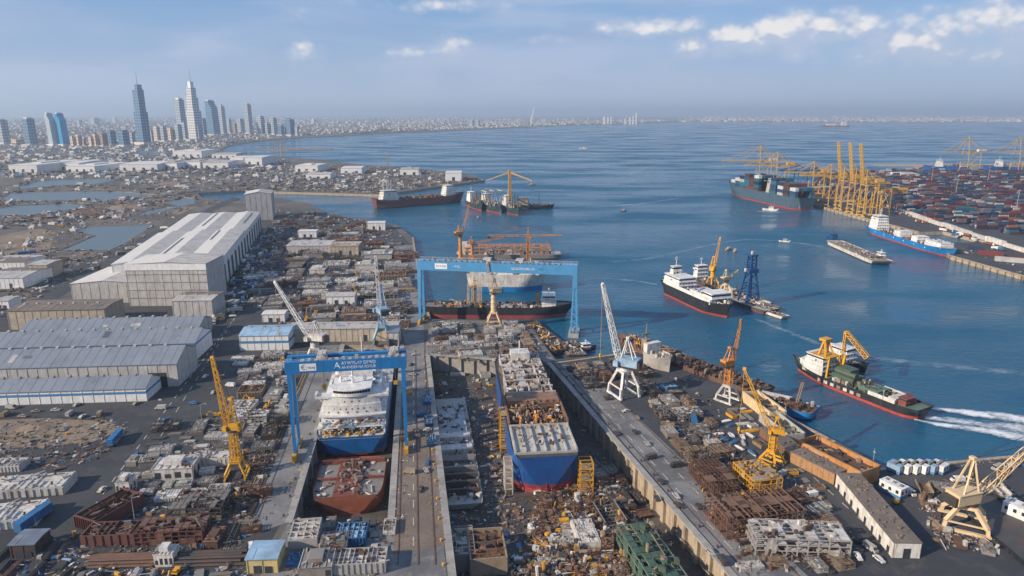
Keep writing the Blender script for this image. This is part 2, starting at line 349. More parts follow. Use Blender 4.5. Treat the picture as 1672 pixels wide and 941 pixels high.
def ground_mat(name, c1, c2, c3, s1=.02, s2=.15, t=(.42, .6), bump=.3):
    m, n, l, b = node_mat(name); b.inputs['Roughness'].default_value = .9
    ge = n.new('ShaderNodeNewGeometry')
    def noise(sc, det=8, ro=.65, dist=0.):
        x = n.new('ShaderNodeTexNoise'); x.inputs['Scale'].default_value = sc; x.inputs['Detail'].default_value = det; x.inputs['Roughness'].default_value = ro; x.inputs['Distortion'].default_value = dist
        l.new(ge.outputs['Position'], x.inputs['Vector']); return x.outputs['Fac']
    def mix(f, a, bb, lo, hi):
        r = n.new('ShaderNodeMapRange'); r.inputs['From Min'].default_value = lo; r.inputs['From Max'].default_value = hi; l.new(f, r.inputs['Value'])
        q = n.new('ShaderNodeMix'); q.data_type = 'RGBA'; l.new(r.outputs[0], q.inputs['Factor'])
        for k, x in (('A', a), ('B', bb)):
            if isinstance(x, tuple): q.inputs[k].default_value = (*x, 1)
            else: l.new(x, q.inputs[k])
        return q.outputs['Result']
    o = mix(noise(s1, 6, .6, .5), c1, c2, *t); o = mix(noise(s2, 8, .7, .3), o, c3, .52, .72)
    o2 = mix(noise(1.2, 4, .7), o, tuple(x*.55 for x in c1), .5, .8)
    l.new(o2, b.inputs['Base Color'])
    bp = n.new('ShaderNodeBump'); bp.inputs['Strength'].default_value = bump; bp.inputs['Distance'].default_value = .4; l.new(noise(.6), bp.inputs['Height']); l.new(bp.outputs[0], b.inputs['Normal'])
    return m
mLand = ground_mat('dusty_ground', (.08, .074, .068), (.14, .122, .102), (.042, .04, .038), .014, .05)
mAsph = ground_mat('asphalt', (.034, .038, .045), (.056, .06, .066), (.09, .087, .085), .02, .12, (.4, .65))
mAsphD = ground_mat('dark_asphalt', (.038, .042, .05), (.062, .065, .072), (.085, .08, .075), .02, .12)
mApron = ground_mat('apron_concrete', (.2, .2, .2), (.11, .11, .115), (.27, .25, .215), .05, .22)
mApronR = ground_mat('rust_stained_concrete', (.15, .115, .09), (.2, .16, .125), (.1, .075, .06), .04, .25)
mSand = ground_mat('sand', (.23, .175, .12), (.16, .125, .092), (.13, .1, .075), .02, .12)
mBrown = ground_mat('brown_earth', (.1, .066, .05), (.16, .11, .075), (.07, .05, .04), .02, .1)
mDockF = ground_mat('dock_floor_muck', (.05, .045, .042), (.1, .09, .08), (.13, .1, .075), .05, .3)
land('mainland', coast, [D1, D2]+ponds, [mLand, mConcT])
pw, pn_, pl_, pb_ = node_mat('pond_water'); pb_.inputs['Base Color'].default_value = (.1, .13, .14, 1); pb_.inputs['Roughness'].default_value = .3; pb_.inputs['IOR'].default_value = 1.33
for l in ponds:
    q_ = MB(); q_.prism([(p.x, p.y) for p in l], -3, -.6); struct('pond', q_, pw)
land('terminal_island', term, [], [mAsph, mConcT])
land('sandspit', spit, [], [mSand, mSand], -3.2)
land('breakwater', mole, [], [mConcT, mConcT], -1.5)
_sq = [V2(-60000, -300), V2(60000, -300), V2(60000, 70000), V2(-60000, 70000)]; sea = MB()
sea.v = [(p.x, p.y, WZ) for l in (_sq, D1, D2) for p in l]
for t in tessellate_polygon([_sq, D1, D2]): sea.f.append(tuple(t)); sea.m.append(0)
struct('sea', sea, wm)
for i, (l, nm) in enumerate(((D1, 'dry_dock_floor'), (D2, 'wide_dock_floor'))):
    f = MB(); f.prism([(p.x, p.y) for p in l], -13, -10); struct(nm, f, mDockF)
def sheet(name, pts, mat, z): m = MB(); m.prism([(p.x, p.y) for p in pts], z-.5, z); return struct(name, m, mat)
# yard paving, laid on the land
def gp(l): return pp(l, .02)
sheet('yard_paving', [V2(-600, 120), V2(-81, 120), V2(-81.5, 214), V2(-108, 406)] + gp([(672, 400), (640, 368), (540, 350), (450, 345), (352, 372), (300, 440), (100, 545), (-200, 560)]), mAsph, .02)
sheet('quay_paving', [V2(-52.5, 389.5)] + gp([(703, 523), (828, 525), (866, 534), (891, 569), (905, 587)]) + [V2(22.5, 374.5)], mApron, .02)
sheet('dock_road', [V2(-41, 150), V2(-16.5, 160), V2(-52.5, 388)] + gp([(690, 500), (676, 400), (648, 400), (642, 480)]) + [V2(-66.5, 404), V2(-51, 279), V2(-40.5, 213)], mApron, .04)
sheet('rusty_apron', [V2(-39, 195), V2(-22.5, 200), V2(-36.5, 290), V2(-51.5, 290), V2(-49, 265)], mApronR, .06)
sheet('dock_head_paving', [V2(-78, 120), V2(-18, 120), V2(-22, 195), V2(-42.2, 212.4), V2(-79, 212.4)], mApron, .03)
sheet('rail_track_apron', [V2(-79.8, 213), V2(-107, 405), V2(-120.5, 403), V2(-99, 260), V2(-91, 205)], mApron, .05)
sheet('pier_paving', [V2(24, 373), V2(77, 158), V2(160, 158)] + gp([(1300, 692), (1235, 650), (1060, 574), (910, 588)]), mAsphD, .02)
sheet('pier_road', [V2(25, 371), V2(77.5, 158), V2(100, 158), V2(40, 368)], mApron, .05)
sheet('quay_lot', [V2(100, 130), V2(430, 130), V2(430, 297)] + gp([(1672, 747), (1434, 770), (1400, 745), (1302, 692)]) + [V2(100, 300)], mAsphD, .035)
sheet('sand_patch', gp([(-40, 688), (70, 683), (175, 688), (205, 700), (150, 722), (60, 730), (-40, 733)]), mSand, .06)
sheet('brown_lot', gp([(118, 360), (170, 334), (240, 330), (246, 336), (215, 352), (200, 362)]), mBrown, .06)
sheet('coast_road', gp([(-100, 560), (150, 420), (330, 345), (380, 322), (392, 324), (350, 345), (170, 440), (60, 510), (-60, 600)]), mAsph, .05)
for l in ([(0, 385), (60, 372), (90, 380), (80, 412), (0, 425)], [(240, 300), (330, 288), (380, 293), (270, 306)], [(280, 348), (300, 336), (320, 338), (290, 352)]):
    sheet('bare_sand', gp(l), mSand, .05)
# painted lines on the yard roads and rails by the docks
ln = MB()
def stripe(a, b, wd, z=.075, dash=None):
    a = Vector(a); b = Vector(b); d = (b-a); L = d.length; d.normalize(); s = Vector((d.y, -d.x, 0))*wd/2; k = 0
    while k < L:
        e = min(L, k+(dash or L)); p, q = a+d*k, a+d*e
        ln.quad((p-s).to_tuple()[:2]+(z,), (p+s).to_tuple()[:2]+(z,), (q+s).to_tuple()[:2]+(z,), (q-s).to_tuple()[:2]+(z,)); k = e+(dash*1.3 if dash else 1)
stripe(P(95, 905), P(420, 470), .35, dash=4); stripe(P(170, 860), P(440, 430), .3, dash=6)
for k in (4., 9.5): stripe(V2(25+k, 370), V2(77.5+k*1.3, 160), .3, dash=5)
stripe(P(1440, 880), P(1240, 700), .3, dash=4); stripe(V2(-33, 200), V2(-58, 380), .3, dash=5)
struct('road_markings', ln, M('road_paint', (.5, .47, .38), .8, var=.5, scale=.6))
rl = MB()
for off, z in ((-83.5, 0), (-87.5, 0), (-36.5, 0), (-30, 0), (-24.5, 0)):
    a, b = (V2(off-8, 190), V2(off-36, 404)) if off < -60 else (V2(off, 190), V2(off-29, 395))
    rl.beam((a.x, a.y, .12), (b.x, b.y, .12), .45, .16)
for k in (2.2, 15): rl.beam((25+k, 370, .1), (77.5+k*1.25, 160, .1), .4, .16)
struct('crane_rails', rl, mRust)
gr = MB()
for off, w_ in ((-81.6, .5), (-90.5, .35), (-93.5, .5), (-96, .3)):
    a, b = V2(off-8, 208), V2(off-34, 400); d = (b-a).normalized(); s_ = Vector((d.y, -d.x, 0))*w_/2
    gr.quad((a-s_).to_tuple()[:2]+(.09,), (a+s_).to_tuple()[:2]+(.09,), (b+s_).to_tuple()[:2]+(.09,), (b-s_).to_tuple()[:2]+(.09,))
struct('drain_slots', gr, mDark)
yl = MB()
for off in (-84.6, -86.2): yl.beam((off-8.5, 190, .08), (off-36, 404, .08), .28, .05)
struct('yellow_rail_markings', yl, M('yellow_line_paint', (.45, .3, .06), .7, var=.5, scale=.5))
# dock walls: panels and buttresses
def dockwall(label, a, b, inward, n, mat, z0=-10, capw=1.3):
    o = thing('dry_dock_wall', label, 'dock wall', (0, 0, 0)); d = b-a; L = d.length; d.normalize(); nn = Vector(inward).normalized()
    p = MB(); c = a+nn*.3
    p.hexa([tuple(a+Vector((0, 0, z0))), tuple(b+Vector((0, 0, z0))), tuple(b+nn*.6+Vector((0, 0, z0))), tuple(a+nn*.6+Vector((0, 0, z0))), tuple(a+Vector((0, 0, -.3))), tuple(b+Vector((0, 0, -.3))), tuple(b+nn*.6+Vector((0, 0, -.3))), tuple(a+nn*.6+Vector((0, 0, -.3)))])
    p.build('panel', mat, o)
    for i in range(n):
        m = MB(); q = a.lerp(b, (i+.5)/n); m.cbox(q+nn*1.1+Vector((0, 0, z0)), 2.2, 1.4, -z0-.6, math.atan2(d.y, d.x)); m.build('buttress', mat, o)
    m = MB(); m.cbox(a.lerp(b, .5)+nn*.7+Vector((0, 0, -.28)), L, capw*2, .6, math.atan2(d.y, d.x)); m.build('coping', mConc, o)
    return o
dockwall('long tan concrete dock wall with buttresses below the pier road', D2[3], D2[2], (-.97, -.2, 0), 26, mConcT)
dockwall('shaded concrete dock wall along the central dock road', D2[0], D2[1], (.98, .15, 0), 16, mConc)
dockwall('pale concrete head wall at the far end of the wide dock', D2[1]+V2(1.6, 0), D2[2]-V2(3.5, -.7), (-.2, -1, 0), 9, mConc)
dockwall('concrete dock wall beside the track left of the white bridged ship', D1[0], D1[1], (.98, .12, 0), 14, mConc)
dockwall('concrete dock wall right of the blue sterned ship in dry dock', D1[4], D1[2], (-.98, -.12, 0), 14, mConc)
# quay edge fenders along the water
def fenders(label, pts, step):
    o = thing('quay_fender_line', label, 'quay edge')
    c = MB()
    for a, b in zip(pts, pts[1:]):
        d = b-a; L = d.length; d.normalize(); yw = math.atan2(d.y, d.x)
        c.cbox(a.lerp(b, .5)+Vector((0, 0, -.3)), L, 1.6, .75, yw)
        k = 1.
        while k < L:
            f = MB(); f.cbox(a+d*k+Vector((0, 0, -3.4)), 1.2, 2.4, 3, yw); f.build('fender', mTan, o); k += step
    c.build('coping', mConcT, o); return o
fenders('tan quay edge with fenders in front of the yellow container cranes', pp([(1314, 330), (1419, 358), (1500, 379)]), 12)
fenders('tan quay edge with fenders at the lower terminal pier', pp([(1540, 405), (1550, 417), (1672, 451), (1760, 476)]), 9)
fenders('quay edge beside the central dock road', pp([(702, 521), (688, 478), (674, 388)]), 9)
fenders('quay edge along the rusty moored hulk', pp([(1400, 742), (1300, 690), (1235, 648), (1060, 572), (905, 594)]), 8)
fenders('quay edge behind the parked buses', pp([(1760, 737), (1672, 745), (1432, 768), (1400, 742)]), 8)
# ================================================================ ships
def hullform(mb, L, B, fb, draft=3., bow=.2, stern=.12, boot=1.2, rise=2.2, srise=.6, rake=.05, sterncut=.5, n=36, bul=1.0, dmb=None, flare=.6, square=False):
    lv = [(-draft, -.9), (-.6, -.15), (boot, .2), (None, .6), (None, 1.)]
    def zt(t): return fb+rise*max(0, (t-.72)/.28)**1.6+srise*max(0, (.15-t)/.15)**1.5
    def half(t, k):
        kk = max(0, k); w = B/2
        tb = 1-bow*(1.9-.9*kk)
        if t > tb:
            u = (t-tb)/(1-tb); w *= max(.012, (1-u**(1.5+kk*.9))**(1.0-.15*kk)) if not square else 1-.12*u*(1-kk)
        if t < stern:
            u = (stern-t)/stern; w *= 1-u*u*(.12+(sterncut*(1-kk)))
        if k < 0: w *= .94
        return w
    rows = []
    for i in range(n+1):
        t = i/n; t = .5-.5*math.cos(math.pi*t) if True else t; r = []
        for z, k in lv:
            top = zt(t); zz = z if z is not None else boot+(top-boot)*(k-.2)/.8
            x = L*(t-.5); 
            if t > 1-bow: x += rake*L*max(0, k)*((t-(1-bow))/bow)**2
            if t < stern: x -= .02*L*max(0, k)*((stern-t)/stern)**2
            r.append((x, half(t, k), zz))
        rows.append(r)
    for sgn in (1, -1):
        k0 = len(mb.v)
        for r in rows: mb.v += [(x, sgn*y, z) for x, y, z in r]
        for i in range(n):
            for j in range(4):
                a = k0+i*5+j; q = (a, a+5, a+6, a+1); mb.f.append(q if sgn < 0 else q[::-1]); mb.m.append(1 if j < 2 else 0)
    r = rows[0]
    for j in range(4): mb.quad((r[j][0], -r[j][1], r[j][2]), (r[j][0], r[j][1], r[j][2]), (r[j+1][0], r[j+1][1], r[j+1][2]), (r[j+1][0], -r[j+1][1], r[j+1][2]), 1 if j < 2 else 0)
    r = rows[-1]
    for j in range(4): mb.quad((r[j][0], -r[j][1], r[j][2]), (r[j][0], r[j][1], r[j][2]), (r[j+1][0], r[j+1][1], r[j+1][2]), (r[j+1][0], -r[j+1][1], r[j+1][2]), 1 if j < 2 else 0)
    for a, b in zip(rows, rows[1:]):
        p, q = a[4], b[4]; d = -bul
        dmb.quad((p[0], -p[1]*.995, p[2]+d), (q[0], -q[1]*.995, q[2]+d), (q[0], q[1]*.995, q[2]+d), (p[0], p[1]*.995, p[2]+d), 0)
    return lambda x: zt(min(1, max(0, x/L+.5)))-bul
class Ship: pass
def ship(label, cat, loc, yaw, L, B, fb, top_m, boot_m, deck_m, name='ship', group=None, **k):
    s = Ship(); s.L, s.B, s.fb = L, B, fb; s.root = thing(name, label, cat, loc, yaw, group)
    h = MB(); d = MB(); s.zd = hullform(h, L, B, fb, dmb=d, **k); s.hull = h.build('hull', [top_m, boot_m], s.root); s.deck = d.build("deck", deck_m, s.root); return s
def wl(a, b, B):                      # waterline ends of the side we see, stern first -> centre, yaw, length
    A, Q = P(*a, WZ), P(*b, WZ); d = (Q-A); L = d.length; d.normalize(); n = Vector((-d.y, d.x, 0))
    if n.y < 0: n = -n
    if abs(d.y) > .75: n = n if n.x*((A+Q)/2).x > 0 else -n
    c = (A+Q)/2+n*B*.28; c.z = WZ; return c, math.atan2(d.y, d.x), L*1.05
def house(s, x0, x1, w, h, tiers, mat=None, z=None, wing=0., funnel=None, mast=True, name='superstructure', step=.06, win=True, winboth=False):
    """stacked decks with overhanging edges, a bridge with windows all round"""
    mat = mat or mWhite; z = s.zd((x0+x1)/2)-.05 if z is None else z; m = MB(); th = h/tiers
    o = None; z0 = z; wins = []
    for i in range(tiers):
        q = (x1-x0)*step*i; a, b = x0+q*.6, x1-q*.6; ww = w*(1-.05*i)
        m.box(a, b, -ww/2, ww/2, z, z+th-.25)
        m.box(a-.5, b+.5, -ww/2-.4, ww/2+.4, z+th-.25, z+th, 0)
        wins.append((a, b, ww, z+th*.42, z+th*.72)); z += th
    if wing:
        m.box((x0+x1)/2-1.6, (x0+x1)/2+1.6, -wing/2, wing/2, z-th, z-th+.3); 
        for sg in (-1, 1): m.box((x0+x1)/2-1.6, (x0+x1)/2+1.6, sg*wing/2-.15, sg*wing/2+.15, z-th, z-th+1.1)
    o = m.build(name, mat, s.root)
    if win:
        a, b, ww, za, zb = wins[-1]
        g = MB(); g.box(a-.06, b+.06, -ww/2-.06, ww/2+.06, za, zb); g.build('bridge_window', mGlass, o)
        nrow = max(3, int(w/2.6))
        for a, b, ww, za, zb in wins[:-1]:
            for xx in (a-.04, b+.04):
                for j in range(nrow):
                    y = -ww/2+ww*(j+.5)/nrow; g = MB(); g.box(xx-.05, xx+.05, y-.45, y+.45, za, zb); g.build('window', mGlass, o)
    if mast:
        t = MB(); cx = (x0+x1)/2; t.tube((cx, 0, z), (cx, 0, z+h*.55), .35, 6, r2=.15); t.box(cx-.15, cx+.15, -w*.16, w*.16, z+h*.33, z+h*.36); t.box(cx-.5, cx+.5, -1.2, 1.2, z+h*.42, z+h*.45); t.build('mast', mat, s.root)
    if funnel:
        f = MB(); fx, fw, fh, fm = funnel; f.prism([(fx-fw, -fw*.6), (fx+fw, -fw*.6), (fx+fw*1.15, 0), (fx+fw, fw*.6), (fx-fw, fw*.6)], z0, z+fh-1); f.build('funnel', fm, s.root)
        f = MB(); f.tube((fx-fw*.3, 0, z+fh-1.02), (fx-fw*.4, 0, z+fh+.6), fw*.25, 8); f.build('exhaust_pipe', mBlack, s.root)
    return z
def hatches(s, xs, w, l, h, mat, z=None):
    for x in xs:
        m = MB(); zz = s.zd(x) if z is None else z; m.box(x-l/2, x+l/2, -w/2, w/2, zz-.05, zz+h); 
        k = max(3, int(l/3))
        for i in range(k): xx = x-l/2+l*(i+.5)/k; m.box(xx-.12, xx+.12, -w/2+.1, w/2-.1, zz+h, zz+h+.22)
        m.build('hatch_cover', mat, s.root)
def clutter_on(s, x0, x1, w, n, mats, seed, hmax=2.2, z=None, name='deck_gear'):
    r = random.Random(seed); m = MB()
    for i in range(n):
        x = r.uniform(x0, x1); y = r.uniform(-w/2, w/2); zz = (s.zd(x) if z is None else z)-.05; k = r.random(); mi = r.randrange(len(mats))
        if k < .45: m.cbox((x, y, zz), r.uniform(.6, 3), r.uniform(.5, 2), r.uniform(.4, hmax), r.uniform(0, 3), mi)
        elif k < .75: a = r.uniform(0, 3.14); l = r.uniform(1, 4); m.beam((x-l*math.cos(a), y-l*math.sin(a)*.5, zz+r.uniform(.2, hmax)), (x+l*math.cos(a), y+l*math.sin(a)*.5, zz+r.uniform(.2, hmax)), r.uniform(.15, .45), m=mi)
        else: m.tube((x, y, zz), (x, y, zz+r.uniform(.8, hmax*1.3)), r.uniform(.2, .7), 7, mi)
    g = m.build(name, mats, s.root); g['kind'] = 'stuff'; return g
def rails(s, x0, x1, inset=.15, mat=None):
    m = MB(); n = int((x1-x0)/3)
    for sg in (-1, 1):
        for i in range(n+1):
            x = x0+(x1-x0)*i/n; z = s.zd(x)+1; y = sg*(s.B/2-inset); m.beam((x, y, z-.1), (x, y, z+1), .09)
        for zz in (.5, 1.): m.beam((x0, sg*(s.B/2-inset), s.zd(x0)+1+zz), (x1, sg*(s.B/2-inset), s.zd(x1)+1+zz), .07)
    m.build('railing', mat or mWhite, s.root)
def deckcrane(s, x, y, h, jib, ang, elev, mat, base=None):
    z = s.zd(x); m = MB(); m.tube((x, y, z-.05), (x, y, z+h), 1.1, 10, r2=.8); m.cbox((x, y, z+h), 3, 2.6, 2.4, ang); o = m.build('deck_crane', mat, s.root)
    j = MB(); e = Vector((math.cos(ang)*math.cos(elev), math.sin(ang)*math.cos(elev), math.sin(elev))); p = Vector((x, y, z+h+1)); j.lattice(p+e*.8, p+e*jib, 1.5, max(4, int(jib/2.5)), .22, w2=.6); j.build('jib', mat, o)
# --- black hulled carrier with white deck blocks at anchor
c, y, L = wl((1086, 478), (1173, 519), 20)
s = ship('black hulled cargo ship with long white deck blocks and red waterline, mid harbour', 'ship', c, y, L, 20, 9.5, mBlack, mBoot, mGrey, name='cargo_ship', rise=1.5, bow=.14, boot=1.6, rake=.035)
house(s, -L*.47, -L*.17, 16.5, 9, 3, step=.02, wing=19, winboth=True)
house(s, -L*.44, -L*.37, 9, 15, 4, mast=True)
house(s, .02*L, L*.30, 15, 4.6, 1, win=False, mast=False, name='deck_block'); house(s, L*.25, L*.40, 17, 7.5, 2, step=.01, win=True, mast=False, name='forward_block')
m = MB(); m.box(-L*.16, L*.40, -9.6, -8.9, s.zd(0)-.1, s.zd(0)+3.4); m.build('side_wall', mWhite, s.root)
clutter_on(s, -L*.16, .02*L, 14, 40, [mOff, mRust, mDark, mGrey], 3); clutter_on(s, L*.03, L*.24, 12, 20, [mDark, mBlue, mGrey], 4, 1.2, z=s.zd(0)+4.55); clutter_on(s, L*.41, L*.48, 8, 14, [mDark, mWhite], 5)
m = MB(); 
for q in (.26, .30, .36): m.box(L*.402, L*.404+.1, (q-.31)*60-1, (q-.31)*60+1, s.zd(0)+1, s.zd(0)+4)
m.build('doorway', mDoor, s.root)
# --- crane pontoon beside it
c = P(1192, 481, WZ); L = 66
s = ship('dark crane pontoon carrying yellow cranes beside the black hulled cargo ship', 'pontoon', c, y, L*1.5, 15, 3.2, mDark, mBoot, mGrey, name='crane_pontoon', square=True, bow=.08, stern=.08, rise=.2, srise=.1, boot=.6, bul=.5); PONT = s
clutter_on(s, -L*.7, L*.6, 12, 160, [mRust, mGrey, mDark, mBeige, mOff], 6, 2.6)
house(s, -L*.72, -L*.62, 11, 13, 4, wing=14)
m = MB(); m.tube((-L*.1, 2, s.zd(0)), (L*.12, -2, s.zd(0)), 3.2, 14); m.build('white_tank', mOff, s.root)
m = MB()
for sg in (-1, 1): m.beam((L*.3, sg*3, s.zd(0)+.9), (L*.68, sg*4.5, s.zd(0)+1.6), 1.6, 1.1)
m.build('ramp_beam', mOff, s.root)
c2 = c+Vector((22, -8, 0))
s = ship('small off white work barge tied beside the blue lattice tower pontoon', 'barge', P(1252, 511, WZ), y+.1, 34, 7, 2.2, mOff, mRust, mTan, name='work_barge', square=True, bow=.1, stern=.08, rise=.3, boot=.4, bul=.4)
clutter_on(s, -14, 14, 5, 50, [mOff, mRust, mTan, mDark], 8, 1.6)
# --- green decked black ship under way
c, y, L = wl((1490, 684), (1300, 609), 15)
s = ship('black ship with green deck gear and yellow gantries leaving a white wake', 'ship', c, y, L, 15, 5.2, mBlack, mBoot, mGreen, name='supply_ship', rise=3.2, bow=.2, boot=1.5, rake=.07, srise=.8); SUP = s
house(s, L*.22, L*.40, 13, 10.5, 4, step=.05, wing=14.5, mast=False)
house(s, L*.40, L*.46, 7, 3.2, 1, win=False, mast=False, name='forecastle_house')
house(s, -L*.415, -L*.36, 8, 4, 2, mat=mRed, mast=True, step=.02)
m = MB(); m.box(-L*.36, -L*.16, -6.8, -6.2, s.zd(0), s.zd(0)+2.6); m.box(-L*.36, -L*.16, 6.2, 6.8, s.zd(0), s.zd(0)+2.6); m.box(-L*.355, -L*.30, -5.5, 5.5, s.zd(0), s.zd(0)+2.9); m.build('white_bulwark', mOff, s.root)
gm = [mGreenD, mGreen, mDark, mOff, mGreenD, mTan]
clutter_on(s, -L*.30, L*.2, 12.5, 220, gm, 9, 2.8); clutter_on(s, -L*.15, L*.0, 9, 60, gm, 10, 2.5, z=s.zd(0)+1.5)
m = MB(); m.box(-L*.02, L*.16, -4.8, 4.8, s.zd(0), s.zd(0)+4.5); m.box(L*.02, L*.14, -3.5, 3.5, s.zd(0)+4.5, s.zd(0)+8); m.tube((-L*.02, 2.5, s.zd(0)+5.5), (L*.15, 2.5, s.zd(0)+5.5), 1.4, 10); m.build('green_machinery', mGreenD, s.root)
m = MB(); m.box(-L*.22, -L*.06, -5, 5, s.zd(0), s.zd(0)+2.8); m.build('green_winch_house', mGreen, s.root)
m = MB(); z = s.zd(0)
for sg in (-1, 1):
    m.beam((L*.30, sg*4, z+10), (L*.29, sg*1.2, z+19), .9); m.beam((L*.24, sg*4, z+10), (L*.285, sg*1.2, z+19), .9); m.beam((L*.19, sg*5.8, z), (L*.2, sg*4, z+11.5), 1.0)
m.box(L*.26, L*.32, -2.8, 2.8, z+18.8, z+20); m.box(L*.2, L*.36, -5.6, 5.6, z+10.5, z+11.1); m.build('yellow_mast_frame', mYel, s.root)
m = MB(); p0 = Vector((L*.17, 3, z+3)); p1 = Vector((L*.18, -6, z+21)); p2 = Vector((-L*.02, -9, z+9))
m.beam((L*.19, -6, z), (L*.17, -6.2, z+12), 1.1); m.lattice((L*.19, -6, z+3), (L*.22, -9, z+24), 1.4, 7, .3, w2=1.1); m.lattice((L*.22, -9, z+24), (L*.06, -13, z+12), 1.7, 8, .35, w2=2.4); m.build('yellow_crane_arm', mYel, s.root)
for q in range(7):
    m = MB(); x = -L*.1+q*L*.055; m.box(x-1.1, x+1.1, 7.42, 7.62, 1.9+.002*abs(x), 3.6); m.build('hull_marking', mOff if q % 3 else mTan, s.root)
# --- small tug behind
c = P(1386, 606, WZ)
s = ship('small dark blue tug with white wheelhouse beside the green decked ship', 'tug', c+Vector((0, 9, 0)), R(-63), 30, 11, 4.6, mBlack, mRed, mGrey, name='tug', rise=2.2, bow=.3, boot=.7)
house(s, -6, 6, 8.5, 8.5, 3, wing=9.5, funnel=(-8, 1.3, .5, mOff)); clutter_on(s, -13, 12, 8, 30, [mDark, mRust, mOff], 12, 1.4)
# --- blue feeder at the terminal
c, y, L = wl((1420, 381), (1541, 420), 20)
s = ship('bright blue feeder ship with white bridge aft berthed at the terminal pier', 'ship', c, y, L, 18, 7.5, mBlueB, mBoot, mRust, name='feeder_ship', rise=2.5, bow=.14, boot=1.6, rake=.04); FEED = s
house(s, -L*.48, -L*.36, 15, 17, 5, step=.03, wing=18, funnel=None)
for a, b, hh in ((-.12, -.04, 7.), (.1, .17, 6.5), (.26, .44, 6.)): house(s, L*a, L*b, 14, hh, 2, step=.0, mast=False, win=False, name='white_deck_block')
clutter_on(s, -L*.34, L*.25, 14, 140, [mRed, mRust, mOff, mRed, mDark], 13, 3.2); clutter_on(s, L*.27, L*.43, 11, 30, [mGreenD, mDark, mRed], 14, 1.2, z=s.zd(0)+6)
for q in range(6):
    m = MB(); x = -L*.36+q*L*.13; m.box(x-.7, x+.7, -9.12, -8.98, 4.2, 5.4); m.build('hull_port', mWhite, s.root)
# --- flat barge with tug
A = P(1349, 400, WZ); Q = P(1421, 432, WZ); d = (Q-A).normalized(); L = (Q-A).length
c = (A+Q)/2+Vector((10, 1, 0))
s = ship('flat tan deck barge with scattered gear under tow in mid harbour', 'barge', c, math.atan2(d.y, d.x), L, 20, 4.2, mOff, mDark, mTan, name='flat_barge', square=True, bow=.06, stern=.06, rise=.1, srise=.1, boot=.9, bul=.6); FLAT = s
clutter_on(s, -L*.45, L*.45, 17, 110, [mTan, mOff, mGrey, mDark], 15, 1.6); clutter_on(s, L*.2, L*.4, 14, 22, [mDark, mGrey], 151, 3.5)
m = MB(); m.box(-L*.4, L*.1, -6, -2, s.zd(0), s.zd(0)+.8); m.box(-L*.35, L*.05, 2, 6, s.zd(0), s.zd(0)+.9); m.build('deck_plate', mGrey, s.root)
s = ship('small blue tug at the far end of the flat tan barge', 'tug', A+Vector((18, 22, 0)), math.atan2(d.y, d.x), 22, 8, 3, mDBlue, mRed, mDBlue, name='tug', rise=1.5, bow=.3, boot=.5); house(s, -4, 4, 6, 7, 3, mat=mDBlue)
s = ship('small white workboat near the close end of the flat barge', 'boat', Q+Vector((24, 26, 0)), math.atan2(d.y, d.x), 20, 6.5, 2.6, mGrey, mRed, mGrey, name='workboat', rise=1.2, bow=.3, boot=.5); house(s, -5, 4, 5, 5.5, 2)
# --- big container ship
c, y, L = wl((1302, 343.5), (1190, 318), 34)
s = ship('dark grey container ship stacked with teal containers below the yellow cranes', 'container ship', c, y, L, 34, 19, M('slate_hull', (.045, .085, .125), .5, dirt=(.2, .2, .2), damt=.3, streak=1), mBoot, mRust, name='container_ship', rise=5, bow=.16, boot=2.2, rake=.05, bul=1.4); BOX = s
house(s, -L*.1, -L*.06, 18, 23, 6, step=.01, wing=30, mat=mLGrey, funnel=(-L*.12, 3, -3, mDBlue))
for x in (-.4, -.25, .1, .25): 
    m = MB(); m.tube((x*L, 14, s.zd(0)), (x*L, 14, s.zd(0)+9), .7, 6); m.tube((x*L, -14, s.zd(0)), (x*L, -14, s.zd(0)+9), .7, 6); m.box(x*L-.6, x*L+.6, -15, 15, s.zd(0)+8.4, s.zd(0)+9.2); m.build('lashing_bridge', mTan, s.root)
m = MB(); m.box(-L*.5-.9, -L*.5-.6, -12, 12, 3, 12); m.build('stern_panel', mLGrey, s.root)
# --- pilot boat and speedboats
def boat(label, x, y, yaw, L, mat=None, wake=None, group=None):
    s = ship(label, 'boat', P(x, y, WZ), yaw, L, L*.28, L*.1+.3, mat or mWhite, mBoot, mOff, name='motorboat', rise=L*.05, bow=.35, boot=.2, bul=.2, draft=.5, group=group); house(s, -L*.2, L*.12, L*.2, L*.13+.8, 2 if L > 14 else 1, mast=L > 14); return s
boat('white pilot boat throwing foam beside the big container ship', 1258, 344, R(160), 22)
boat('tiny white speedboat crossing near the flat barge', 1281, 395.5, R(168), 12)
boat('white motor yacht alone on open water far out', 953, 243.5, R(185), 34)
boat('orange harbour launch off the peninsula tip', 869, 302.5, R(20), 14, mOran)
for i, (x, y) in enumerate(((1018, 345), (1190, 408), (1200, 411), (780, 357))): boat(['dark speck of a launch beyond the near gantry crane', 'small yellow launch behind the crane pontoon', 'second small yellow launch just off the crane pontoon', 'grey mooring launch below the clustered dark ships'][i], x, y, R(30*i), 9, (mDark, mYel, mYel, mGrey)[i])
s = ship('far red hulled freighter alone under the opposite coast', 'ship', P(1364, 207.5, WZ), R(178), 300, 42, 16, mRed, mRust, mRust, name='freighter'); house(s, -120, -60, 34, 40, 4, win=False); house(s, 0, 100, 30, 18, 1, win=False, mast=False, name='cargo_block')
s = ship('far orange tender astern of the red freighter', 'ship', P(1352, 207.2, WZ), R(178), 70, 20, 14, mOran, mRust, mRust, name='tender'); house(s, -20, 10, 14, 14, 2, win=False)
